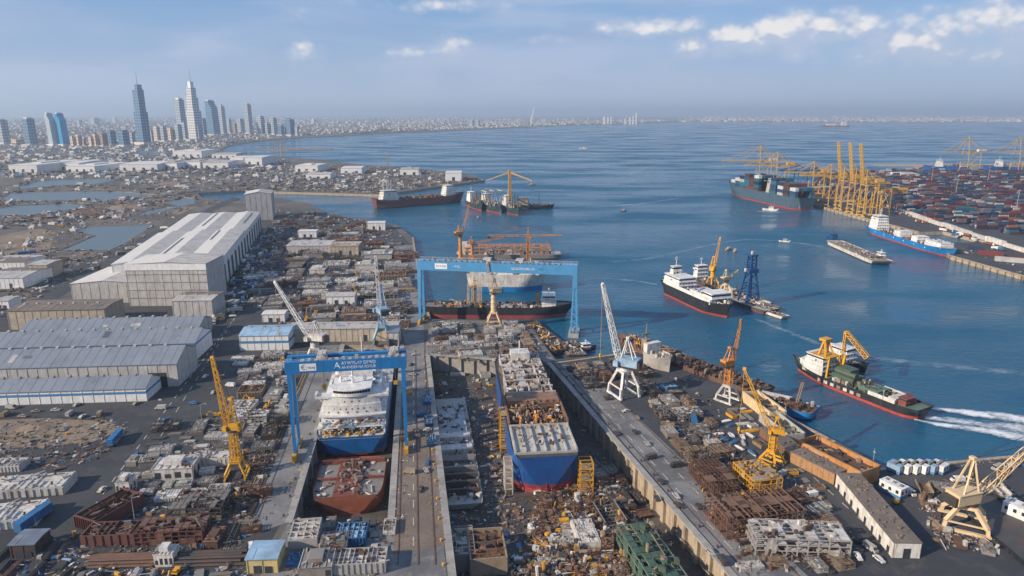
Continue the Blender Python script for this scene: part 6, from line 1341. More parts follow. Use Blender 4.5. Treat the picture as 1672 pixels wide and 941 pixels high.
stuff('container_yard', cs, [CM[i][1].materials[0] for i in range(8)], 'hundreds of stacked containers in rows filling the far terminal yard')
print('CONT', nct, len(near), len(rest))
# wall along the yard and terminal clutter
def lowwall(label, pts, h, t, mat):
    o = thing('boundary_wall', label, 'wall')
    for a, b in zip(pts, pts[1:]):
        d = b-a; L = d.length; n = max(1, int(L/26)); 
        for i in range(n):
            p = a.lerp(b, (i+.5)/n); m = MB(); m.cbox(p, L/n-.6, t, h*r.uniform(.8, 1.1), math.atan2(d.y, d.x)); m.build('panel', mat, o)
lowwall('long white wall of panels between the terminal road and container yard', pp([(1446, 338), (1500, 357), (1560, 377), (1610, 393), (1672, 412), (1740, 432)]), 5, 4, mOff)
mY = M('yard_floodmast_grey', (.3, .3, .32), .5)
for i, (x, y) in enumerate(((1658, 350), (1560, 320), (1612, 300), (1520, 300))):
    b = P(x, y); o = thing('floodlight_mast', 'thin floodlight mast rising among the stacked containers', 'light mast', b, 0, 'floodlight masts in the container yard'); m = MB(); m.tube((0, 0, 0), (0, 0, 34), .6, 6, r2=.3); m.build('pole', mY, o); m = MB(); m.box(-2, 2, -.5, .5, 33, 34.6); m.build('lamp_head', mY, o)
for i, (x, y, L, ci) in enumerate(((1617, 417, 22, 0), (1650, 428, 26, 4), (1590, 408, 12, 1), (1665, 424, 14, 3))):
    container(ci, P(x, y), R(-28), ('red container train on the lower terminal pier', 'white container on the lower terminal pier', 'dark blue container near the pier basin', 'brown container behind the white one on the pier')[i], None, (L/12.2, 1.6, 1.7))
# ================================================================ footprints already taken
def footprint(o):
    xs = []; inv = None
    for c in [o]+kids(o):
        if c.type != 'MESH': continue
        bb = [Vector(q) for q in c.bound_box]
        mw = c.matrix_basis
        if c is o: mw = Matrix()
        bb = [mw @ q for q in bb]
        if min(q.z for q in bb)+o.location.z > 3: continue
        xs += bb
    if not xs: return None
    return (min(q.x for q in xs), max(q.x for q in xs), min(q.y for q in xs), max(q.y for q in xs))
KIDS.clear(); _ch = {}
for ob in bpy.data.objects:
    if ob.parent: _ch.setdefault(ob.parent.name, []).append(ob)
for ob in bpy.data.objects: KIDS[ob.name] = _ch.get(ob.name, [])
TAKEN = []
for o in THINGS:
    if o.get('category') in ('dock wall', 'quay edge', 'wall', 'dock blocks', 'container', 'gantry crane') or o.location.length > 1500: continue
    f = footprint(o)
    if f: TAKEN.append((o.location.x, o.location.y, o.rotation_euler[2], f, max(abs(q) for q in f)*1.5))
def free(c, rad):
    for x, y, yw, f, R_ in TAKEN:
        dx, dy = c.x-x, c.y-y
        if dx*dx+dy*dy > (R_+rad)**2: continue
        u = dx*math.cos(yw)+dy*math.sin(yw); v = -dx*math.sin(yw)+dy*math.cos(yw)
        if f[0]-rad < u < f[1]+rad and f[2]-rad < v < f[3]+rad: return False
    return True
def freebox(c, yaw, L, Wd, pad=.6):
    for i in range(-2, 3):
        for j in (-1, 0, 1):
            u, v = L*i/4, Wd*j/2
            if not free(Vector((c.x+u*math.cos(yaw)-v*math.sin(yaw), c.y+u*math.sin(yaw)+v*math.cos(yaw), 0)), pad): return False
    return True
def take(c, yaw, L, Wd): TAKEN.append((c.x, c.y, yaw, (-L/2, L/2, -Wd/2, Wd/2), math.hypot(L, Wd)*.8))
for l in (D1, D2): pass
# ================================================================ prototypes: ship sections
PAL = {'white': (mOff, mLGrey, mRust), 'pale grey': (mLGrey, mOff, mRust), 'grey': (mGrey, mLGrey, mRust), 'dark': (mDark, mGrey, mRust), 'rust brown': (mRust, mRustL, mDark), 'tan': (mTan, mRustL, mDark), 'red brown': (M('maroon_steel', (.13, .052, .042), .65, dirt=(.06, .04, .035), damt=.7, dscale=.3), mRust, mGrey), 'blue': (mTarp, mLBlue, mGrey), 'yellow': (mYel, mTan, mRust), 'green': (mGreen, mGreenD, mTan)}
SHAPE = {'frame': 'open steel framework', 'cage': 'ring framed section', 'cell': 'egg crate ship section', 'rib': 'ribbed deck section', 'house': 'deckhouse section', 'pipe': 'stack of pipes', 'plate': 'stack of steel plates', 'curve': 'curved hull section'}
KIND = {'frame': 'open_framework', 'cage': 'ring_framed_section', 'cell': 'ship_section', 'rib': 'deck_section', 'house': 'deckhouse', 'pipe': 'pipe_stack', 'plate': 'plate_stack', 'curve': 'hull_section'}
PL = {'frame': (14, 9, 5), 'cage': (14, 9, 4.2), 'cell': (14, 9, 3.6), 'rib': (15, 8, 3), 'house': (12, 8, 4.4), 'pipe': (12, 4, 2), 'plate': (9, 4, 1.1), 'curve': (13, 9, 4)}
def mkproto(ty, col, seed):
    a, b, c = PAL[col]; q = random.Random(seed); L, Wd, H = PL[ty]; hx, hy = L/2, Wd/2
    o = bpy.data.objects.new(KIND[ty], None); COL.objects.link(o); o.empty_display_size = .5; o['category'] = {'frame': 'steel frame', 'pipe': 'pipes', 'plate': 'plates'}.get(ty, 'ship section')
    m, d, g = MB(), MB(), MB()
    if ty == 'frame':
        nx, ny, nz = 9, 5, 3
        for i in range(nx+1):
            for j in range(ny+1):
                if 0 < i < nx and 0 < j < ny and q.random() < .4: continue
                x, y = -hx+L*i/nx, -hy+Wd*j/ny; m.beam((x, y, 0), (x, y, H*q.choice((1, 1.05, .95, .6))), .2)
        for k in range(1, nz+1):
            z = H*k/nz-.15
            for i in range(nx+1): x = -hx+L*i/nx; m.beam((x, -hy, z), (x, hy, z), .18, .3)
            for j in range(ny+1): y = -hy+Wd*j/ny; m.beam((-hx, y, z), (hx, y, z), .16, .26)
            for i in range(nx):
                for j in range(ny):
                    if q.random() < (.5 if k == nz else .4): d.box(-hx+L*i/nx+.1, -hx+L*(i+1)/nx-.1, -hy+Wd*j/ny+.1, -hy+Wd*(j+1)/ny-.1, z+.2, z+.32)
        for i in range(nx):
            for y in (-hy, hy):
                if q.random() < .5: m.beam((-hx+L*i/nx, y, 0), (-hx+L*(i+1)/nx, y, H/2), .13)
                if q.random() < .35: d.box(-hx+L*i/nx+.1, -hx+L*(i+1)/nx-.1, y-.06, y+.06, .1, H*q.choice((.45, .9)))
        zt = H+.2
    elif ty == 'cage':
        zt = .3; m.box(-hx, hx, -hy, hy, 0, .25)
        for i in range(15):
            x = -hx+.2+(L-.4)*i/14; t = H*q.uniform(.8, 1.05)
            for y in (-hy+.2, -hy*.5, 0, hy*.5, hy-.2):
                if q.random() < .85: m.beam((x, y, .2), (x, y*.94, t), .14)
            m.beam((x, -hy*.96, t), (x, hy*.96, t), .16, .24); m.beam((x, -hy*.98, H*.5), (x, hy*.98, H*.5), .13)
        for j in range(8):
            y = -hy+Wd*j/7
            for zz in (H*.5, H*.9): m.beam((-hx, y*.96, zz), (hx, y*.96, zz), .12)
        for i in range(9):
            x0 = q.uniform(-hx, hx-3); y0 = q.uniform(-hy, hy-2); zz = q.choice((H*.52, H*.95)); d.box(x0, x0+q.uniform(1, 4), y0, y0+q.uniform(1, 3), zz, zz+.1)
    elif ty == 'cell':
        m.box(-hx, hx, -hy, hy, 0, .3); zt = H*.8
        for x in (-hx, hx): m.box(x-.15, x+.15, -hy+.15, hy-.15, .3, H)
        for y in (-hy, hy): m.box(-hx-.15, hx+.15, y-.15, y+.15, .3, H)
        for i in range(1, 11): x = -hx+L*i/11; d.box(x-.07, x+.07, -hy+.15, hy-.15, .3, H*q.uniform(.75, 1.06))
        for j in range(1, 4): y = -hy+Wd*j/4; d.box(-hx+.15, hx-.15, y-.09, y+.09, .3, H*.9)
        for i in range(9): x = -hx+L*(i+.5)/9; m.box(x-.12, x+.12, -hy-.45, -hy-.15, .3, H-.1); m.box(x-.12, x+.12, hy+.15, hy+.45, .3, H-.1)
        for i in range(7):
            for j in range(4):
                if q.random() < .35: d.box(-hx+L*i/7+.12, -hx+L*(i+1)/7-.12, -hy+Wd*j/4+.12, -hy+Wd*(j+1)/4-.12, H*.8, H*.84)
    elif ty == 'rib':
        m.box(-hx, hx, -hy, hy, 0, H*.84); zt = H*.84
        n = 11
        for i in range(n): x = -hx+.3+(L-.6)*i/(n-1); d.box(x-.1, x+.1, -hy-.06, hy*q.choice((1, 1, .3, -.2)), H*.84, H*q.uniform(.88, .98)); m.box(x-.15, x+.15, -hy-.22, -hy, .1, H*.7); m.box(x-.15, x+.15, hy, hy+.22, .1, H*.7)
        for j in (-.5, 0, .5): d.box(-hx, hx, j*Wd*.8-.08, j*Wd*.8+.08, H*.84, H*.9)
        for i in range(7): d.cbox((q.uniform(-hx*.8, hx*.8), q.uniform(-hy*.8, hy*.8), H*.84), q.uniform(.6, 3.4), q.uniform(.5, 2.6), q.uniform(.1, .5), q.uniform(-.2, .2))
    elif ty == 'house':
        m.box(-hx, hx, -hy, hy, 0, H); m.box(-hx-.3, hx+.3, -hy-.3, hy+.3, H, H+.22); m.box(-hx*.5, hx*.4, -hy*.6, hy*.6, H+.22, H*1.45); zt = H+.2
        for i in range(4):
            x = -hx+L*(i+.5)/4
            if q.random() < .8: w_ = MB(); w_.box(x-.9, x+.9, -hy-.08, -hy-.02, H*.2, H*q.choice((.55, .7))); w_.build('opening', mDoor, o)
        for i in range(2):
            y = -hy+Wd*(i+.5)/2; w_ = MB(); w_.box(hx+.02, hx+.08, y-.8, y+.8, H*.1, H*.6); w_.build('opening', mDoor, o)
        for i in range(6): x = -hx+L*i/5; d.box(x-.15, x+.15, -hy-.28, hy+.28, H+.22, H+.5)
    elif ty == 'pipe':
        zt = 1.5
        for k, n in enumerate((5, 4, 3)):
            for i in range(n): y = (i-(n-1)/2)*.84; m.tube((-hx+q.uniform(-.8, .8), y, .42+k*.72), (hx+q.uniform(-.8, .8), y, .42+k*.72), .4, 8)
        for x in (-hx*.6, hx*.6): d.box(x-.2, x+.2, -2.3, 2.3, -.05, .03); d.box(x-.12, x+.12, -2.3, -2.15, 0, 1.6); d.box(x-.12, x+.12, 2.15, 2.3, 0, 1.6)
    elif ty == 'plate':
        zt = 1
        for k in range(6): m.cbox((q.uniform(-.4, .4), q.uniform(-.25, .25), .1+k*.17), L*q.uniform(.7, 1), Wd*q.uniform(.7, 1), .1, q.uniform(-.05, .05))
        for x in (-3, 0, 3): d.box(x-.15, x+.15, -hy, hy, -.02, .1)
    else:
        n = 10; zt = .6
        for i in range(n):
            t0, t1 = math.pi*i/n, math.pi*(i+1)/n
            p = lambda t, r_: (math.cos(t)*hy*r_, H*1.02-math.sin(t)*H*r_)
            (y0, z0), (y1, z1) = p(t0, 1), p(t1, 1); (a0, c0), (a1, c1) = p(t0, .93), p(t1, .93)
            m.hexa([(-hx, y0, z0), (hx, y0, z0), (hx, y1, z1), (-hx, y1, z1), (-hx, a0, c0), (hx, a0, c0), (hx, a1, c1), (-hx, a1, c1)])
        for i in range(7):
            x = -hx+.4+(L-.8)*i/6; d.box(x-.1, x+.1, -hy*.9, hy*.9, H*.55, H*.62)
            for j in range(-3, 4): y = j*hy*.26; d.beam((x, y, H*.6), (x, y, H*1.02-math.sqrt(max(0, 1-(y/hy)**2))*H*.95), .14)
        for sg in (-1, 1): d.box(-hx, hx, sg*hy*.93-.2, sg*hy*.93+.2, H, H+.2)
    m.build('frame' if ty in ('frame', 'cage') else 'shell', a, o); dd = d.build('floor_plates' if ty in ('frame', 'cage') else 'rib', b if ty != 'rib' else a, o)
    if ty in ('frame', 'cage'): dd['kind'] = 'stuff'
    if ty not in ('pipe', 'plate'):
        for i in range(14):
            x, y = q.uniform(-hx*.9, hx*.9), q.uniform(-hy*.9, hy*.9); k = q.random()
            if k < .5: g.cbox((x, y, zt), q.uniform(.3, 2), q.uniform(.3, 1.4), q.uniform(.2, 1.3), q.uniform(0, 3), q.randrange(2))
            elif k < .8: t = q.uniform(0, 3); l = q.uniform(.8, 3); g.beam((x-l*math.cos(t), y-l*.6*math.sin(t), zt+.3), (x+l*math.cos(t), y+l*.6*math.sin(t), zt+q.uniform(.3, 1.3)), .2, m=q.randrange(2))
            else: g.tube((x, y, zt), (x, y, zt+q.uniform(.5, 1.6)), q.uniform(.15, .45), 7, q.randrange(2))
        gg = g.build('fittings', [c, b], o); gg['kind'] = 'stuff'
    o['label'] = 'x'; KIDS[o.name] = [x for x in COL.objects if x.parent == o]
    for x in KIDS[o.name]: KIDS[x.name] = []
    return o
PROTO = {}
def section(ty, col, loc, yaw, scale, label, group):
    key = (ty, col, rnd.randrange(4))
    if key not in PROTO:
        o = mkproto(ty, col, len(PROTO)+5); PROTO[key] = o; THINGS.append(o)
    else:
        src = PROTO[key]; o = src.copy(); COL.objects.link(o)
        for ch in KIDS[src.name]: c = ch.copy(); COL.objects.link(c); c.parent = o
        THINGS.append(o)
    o.location = loc; o.rotation_euler = (0, 0, yaw); o.scale = scale; o['label'] = label; o['group'] = group; return o
LMK = [((388, 778), 'by the yellow tower crane'), ((479, 740), 'by the left gantry leg'), ((430, 572), 'by the blue roofed workshop'), ((555, 497), 'by the white site shed'), ((625, 560), 'by the slim blue crane'), ((505, 414), 'by the wide hull shop'), ((562, 417), 'by the tan open shop'), ((502, 388), 'by the arched cabins'), ((614, 376), 'by the jetty house'), ((430, 925), 'by the yellow fronted house'),
       ((40, 905), 'by the dark steel hut'), ((60, 850), 'by the blue trailer at the edge'), ((188, 722), 'by the blue trailer near the sand'), ((1018, 645), 'by the white lattice crane'), ((1187, 655), 'by the orange crane'), ((1259, 757), 'by the leaning yellow crane'), ((1573, 858), 'by the beige corner crane'), ((1240, 790), 'by the yellow framed block'), ((1300, 900), 'at the lower end of the pier'), ((1130, 760), 'midway along the pier road'), ((806, 531), 'by the beige portal crane'), ((740, 560), 'at the dock head'), ((930, 860), 'on the wide dock floor'), ((770, 900), 'low in the wide dock'), ((560, 890), 'on the near dock platform'), ((660, 430), 'along the central quay road'), ((470, 355), 'by the tall block at the hall end'), ((400, 470), 'beside the white hall'), ((300, 790), 'across from the sand patch'), ((300, 890), 'at the bottom of the yard')]
LMK = [(P(x, y), ph) for (x, y), ph in LMK]
def near_phrase(c): return min(LMK, key=lambda q: (q[0]-Vector((c.x, c.y, 0))).length)[1]
NSEC = 0
def place(poly, n, types, cols, size=(.7, 1.4), z=.03, yaw=None, jit=4, hs=(.55, .95), grp=None, tries=60, zpix=0., pad=.8, turn=.35):
    global NSEC
    k = 0
    for _ in range(n*tries):
        if k >= n: break
        x, y = samp(poly); c = P(x, y, zpix); ty = rnd.choice(types); col = rnd.choice(cols); s_ = rnd.uniform(*size); L, Wd, H = PL[ty]
        sx, sy, sz = s_*rnd.uniform(.8, 1.3), s_*rnd.uniform(.8, 1.2), rnd.uniform(*hs)*min(1.3, s_**.5)
        yw = (YA if yaw is None else yaw)+(math.pi/2 if rnd.random() < turn else 0)+R(rnd.uniform(-jit, jit))
        if not freebox(c, yw, L*sx, Wd*sy, pad): continue
        take(c, yw, L*sx, Wd*sy); c.z = z+zpix; k += 1; NSEC += 1
        section(ty, col, c, yw, (sx, sy, sz), '%s %s %s' % (col, SHAPE[ty], near_phrase(c)), '%ss %s' % (SHAPE[ty], near_phrase(c)))
# ================================================================ individually placed pieces
def one(ty, col, x, y, L, Wd, H, yaw, label, z=.03, zpix=0.):
    c = P(x, y, zpix); c.z = zpix+z; p = PL[ty]; take(c, yaw, L, Wd); return section(ty, col, c, yaw, (L/p[0], Wd/p[1], H/p[2]), label, 'ship sections in the yard')
PY = math.atan2(-158+371, -(76-28)) # pier axis
one('frame', 'yellow', 1235, 790, 15, 12, 6, PY, 'yellow framed block with brown deck, biggest yellow thing on the pier')
one('cage', 'rust brown', 1228, 850, 30, 17, 7.5, PY+math.pi/2, 'huge rust brown framework between the yellow block and the grey lattice end')
one('frame', 'pale grey', 1300, 893, 30, 11, 6.5, PY+math.pi/2-.28, 'pale grey lattice sided framework at the lower end of the pier')
one('cage', 'rust brown', 1165, 790, 20, 12, 6, PY, 'rust brown caged framework left of the yellow framed block')
one('rib', 'white', 55, 800, 27, 11, 4.4, R(8), 'long white ribbed section at the left edge, the upper of two')
one('rib', 'white', 15, 850, 22, 12, 4.4, R(12), 'long white ribbed section at the left edge, the lower of two')
one('rib', 'pale grey', 12, 765, 14, 7, 3.4, R(5), 'short pale ribbed section at the left edge above the long white ones')
one('house', 'white', 290, 775, 15, 9, 5, R(6), 'white deckhouse section with ribbed top left of the yellow tower crane')
one('rib', 'white', 345, 757, 17, 6, 4.6, R(6), 'row of white ribbed boxes directly behind the yellow tower crane')
one('house', 'white', 207, 798, 5, 6, 4, R(5), 'small white cabin at the end of the pale steel heaps')
one('cell', 'red brown', 182, 842, 10, 19, 4.6, R(-22), 'red brown trough shaped section at the edge of the yard road')
one('cell', 'red brown', 205, 880, 24, 8, 4.4, R(4), 'long red brown box section with grey ribbed top in the bottom yard')
one('frame', 'red brown', 285, 877, 22, 9, 5, R(4), 'red brown and tan open section joined right of the long box')
one('frame', 'dark', 330, 838, 18, 12, 5.6, R(4), 'dark two storey framework with pale top in the near yard')
one('pipe', 'dark', 345, 915, 22, 7, 2.4, R(3), 'long dark truss bundle beside the yellow fronted house')
one('pipe', 'rust brown', 215, 918, 26, 6, 2.2, R(3), 'long brown truss bundle at the bottom edge')
one('house', 'white', 274, 918, 6, 5, 4.4, R(3), 'small white cabin between the two long truss bundles')
one('cell', 'pale grey', 590, 925, 16, 8, 4, R(4), 'pale walled section at the foot of the near dock platform')
one('rib', 'grey', 545, 905, 13, 9, 4, R(98), 'grey ribbed section on the near dock platform')
one('cell', 'pale grey', 500, 880, 12, 9, 4, R(98), 'pale egg crate section next to the dock track')
one('house', 'grey', 520, 930, 10, 9, 4, R(6), 'grey boxy section with openings on the near dock platform')
one('cell', 'blue', 575, 880, 10, 9, 3.4, R(4), 'blue lined open tank on the near dock platform')
for i, (x, y) in enumerate(((697, 655), (700, 690), (704, 722))): one('cell', 'blue', x, y, 4, 9, 1.6, YA-math.pi/2, ('blue', 'second blue', 'third blue')[i]+' low rack in the row on the central dock road')
# pieces on the dock floor
s = ship('pale grey cut down hull bottom lying along the left of the wide dock', 'hull bottom', V2(-26, 285)+Vector((0, 0, -9.7)), R(98), 96, 17, 2.6, mLGrey, mGrey, mLGrey, name='hull_bottom', square=True, bow=.08, stern=.08, draft=.2, boot=.1, rise=.4, bul=.3)
z = s.zd(0); m = MB(); m.box(12, 40, -6.5, 6.5, z-.1, z+1.0); m.build('grey_floor_plate', M('floor_plate', (.33, .35, .38), .6, dirt=(.2, .18, .17)), s.root)
for i, x in enumerate((8, -4, -14, -24, -30, -36, -42)): m = MB(); m.box(x-(2.5 if i < 3 else .6), x+(2.5 if i < 3 else .6), -7.5, 7.5, z-.1, z+(1.8 if i < 3 else 3)); m.build('floor_rib', mOff if i < 2 else mGrey if i < 4 else mDark, s.root)
clutter_on(s, -46, 45, 15, 240, [mOff, mLGrey, mGrey, mDark, mDark, mGrey, mRust], 120, 1.7)
TAKEN.append((-26, 285, R(98), (-48, 48, -9, 9), 60))
one('cell', 'tan', 795, 915, 17, 12, 7, R(97), 'tan topped tall section low in the wide dock', zpix=-10)
one('cell', 'grey', 755, 910, 16, 8, 7, R(97), 'grey section joined left of the tan topped one in the dock', zpix=-10)
o = one('frame', 'green', 1060, 935, 30, 12, 9, R(102), 'tall green decked framework by the tan dock wall', zpix=-10)
lt = MB(); lt.lattice((-14*14/30, 0, 0), (1, 0, 0), 1, 3, .1)
one('curve', 'dark', 995, 850, 14, 9, 4, R(102), 'dark open tank beside the green decked framework in the dock', zpix=-10)
one('rib', 'white', 955, 880, 14, 8, 4, R(98), 'white ribbed piece amid the rusty heap on the dock floor', zpix=-10)
one('rib', 'dark', 1010, 820, 16, 9, 3, R(102), 'dark flat section right of the rusty heap on the dock floor', zpix=-10)
place([(705, 612), (800, 606), (800, 640), (705, 645)], 7, ['cell', 'rib', 'plate'], ['white', 'red brown', 'pale grey'], (.4, .7), zpix=-10, jit=14)
place([(800, 880), (850, 860), (870, 941), (830, 941)], 3, ['plate', 'cell'], ['blue', 'grey'], (.4, .6), zpix=-10)
place([(885, 800), (1000, 800), (1050, 941), (870, 941)], 26, ['cage', 'frame', 'cage', 'cell', 'rib'], ['rust brown', 'tan', 'rust brown', 'white', 'yellow'], (.35, .75), zpix=-10, jit=18, pad=.2)
place([(960, 760), (1010, 770), (1075, 850), (1020, 850)], 9, ['cell', 'curve', 'rib'], ['dark', 'rust brown', 'green', 'grey'], (.4, .7), zpix=-10, jit=10)
# the yards
place([(452, 398), (640, 395), (668, 412), (664, 470), (445, 470), (425, 455)], 56, ['cell', 'rib', 'rib', 'house', 'cage', 'frame', 'rib'], ['grey', 'pale grey', 'white', 'pale grey', 'dark', 'tan', 'rust brown', 'grey'], (.9, 1.9), jit=5, turn=.8)
place([(425, 470), (664, 470), (655, 545), (480, 545), (470, 520), (415, 500)], 44, ['cell', 'rib', 'rib', 'pipe', 'frame', 'cage'], ['grey', 'dark', 'pale grey', 'grey', 'tan', 'white', 'pale grey', 'rust brown'], (.9, 1.8), jit=5, turn=.85)
place([(445, 348), (560, 356), (640, 373), (640, 396), (452, 398)], 44, ['cell', 'frame', 'rib', 'plate', 'house', 'cage'], ['rust brown', 'dark', 'white', 'grey', 'pale grey', 'red brown'], (.6, 1.3), jit=8, turn=.7)
place([(392, 585), (470, 582), (466, 700), (445, 735), (400, 735), (345, 735), (395, 630)], 34, ['frame', 'cell', 'rib', 'rib', 'cage'], ['grey', 'pale grey', 'pale grey', 'white', 'dark', 'tan'], (.55, 1.1), jit=6, turn=.8)
place([(265, 690), (372, 690), (372, 735), (240, 740)], 14, ['frame', 'rib', 'cage', 'plate'], ['grey', 'pale grey', 'dark'], (.5, .9), jit=4, turn=.8)
place([(215, 755), (372, 740), (372, 812), (200, 818)], 16, ['house', 'rib', 'rib', 'cell'], ['white', 'pale grey', 'white', 'grey'], (.35, .8), jit=10, turn=.7)
place([(285, 812), (430, 795), (415, 868), (280, 868)], 14, ['frame', 'cage', 'pipe', 'cage'], ['dark', 'rust brown', 'grey'], (.4, .8), jit=10, turn=.6)
place([(100, 880), (400, 880), (395, 945), (70, 945)], 12, ['pipe', 'plate', 'frame', 'house'], ['dark', 'rust brown', 'grey', 'blue', 'pale grey'], (.4, .8), jit=8, turn=.2)
place([(-10, 900), (110, 900), (100, 945), (-10, 945)], 5, ['frame', 'pipe'], ['dark', 'rust brown'], (.5, .8), jit=8)
place([(478, 858), (640, 852), (635, 940), (470, 940)], 12, ['rib', 'cell', 'house', 'plate'], ['grey', 'pale grey', 'white', 'blue', 'dark'], (.4, .75), jit=6)
place([(1052, 640), (1085, 628), (1165, 695), (1180, 745), (1100, 730)], 26, ['rib', 'cell', 'frame', 'cage', 'cage'], ['grey', 'pale grey', 'dark', 'blue', 'grey', 'tan'], (.4, .8), yaw=PY, jit=6)
place([(1090, 715), (1180, 725), (1225, 775), (1190, 815), (1150, 800)], 30, ['frame', 'cage', 'cage', 'plate', 'frame'], ['rust brown', 'tan', 'rust brown', 'dark', 'grey'], (.4, .8), yaw=PY, jit=6, hs=(1, 1.6))
place([(1190, 810), (1300, 800), (1390, 890), (1385, 925), (1225, 935)], 26, ['frame', 'cage', 'cage', 'rib'], ['rust brown', 'tan', 'pale grey', 'rust brown', 'tan'], (.35, .7), yaw=PY, jit=6)
place([(925, 605), (990, 590), (1060, 590), (1050, 635), (1000, 655), (975, 640)], 24, ['cell', 'rib', 'cage', 'frame'], ['dark', 'grey', 'rust brown', 'tan', 'dark'], (.4, .8), yaw=PY, jit=6)
place([(1170, 655), (1215, 660), (1290, 735), (1350, 800), (1320, 800), (1200, 690)], 14, ['plate', 'cell', 'pipe'], ['tan', 'grey', 'yellow', 'white'], (.3, .55), yaw=PY, jit=10)
place([(1500, 800), (1560, 790), (1640, 800), (1690, 880), (1620, 905), (1540, 880)], 18, ['plate', 'rib', 'cell', 'curve'], ['tan', 'grey', 'rust brown', 'white', 'dark'], (.4, .85), yaw=R(75), jit=20)
place([(706, 530), (850, 528), (885, 575), (880, 588), (720, 578)], 30, ['cell', 'rib', 'rib', 'frame', 'cage'], ['grey', 'pale grey', 'pale grey', 'tan', 'grey', 'rust brown'], (.6, 1.2), jit=4, turn=.8)
place([(660, 640), (690, 640), (700, 730), (685, 740), (672, 700)], 5, ['plate', 'rib'], ['blue', 'grey', 'yellow'], (.25, .4), jit=3)
place([(0, 425), (90, 400), (110, 430), (60, 470), (0, 440)], 8, ['plate', 'cell'], ['tan', 'grey', 'white', 'blue'], (.6, 1.2), jit=20)
print('SECTIONS', NSEC, len(PROTO))
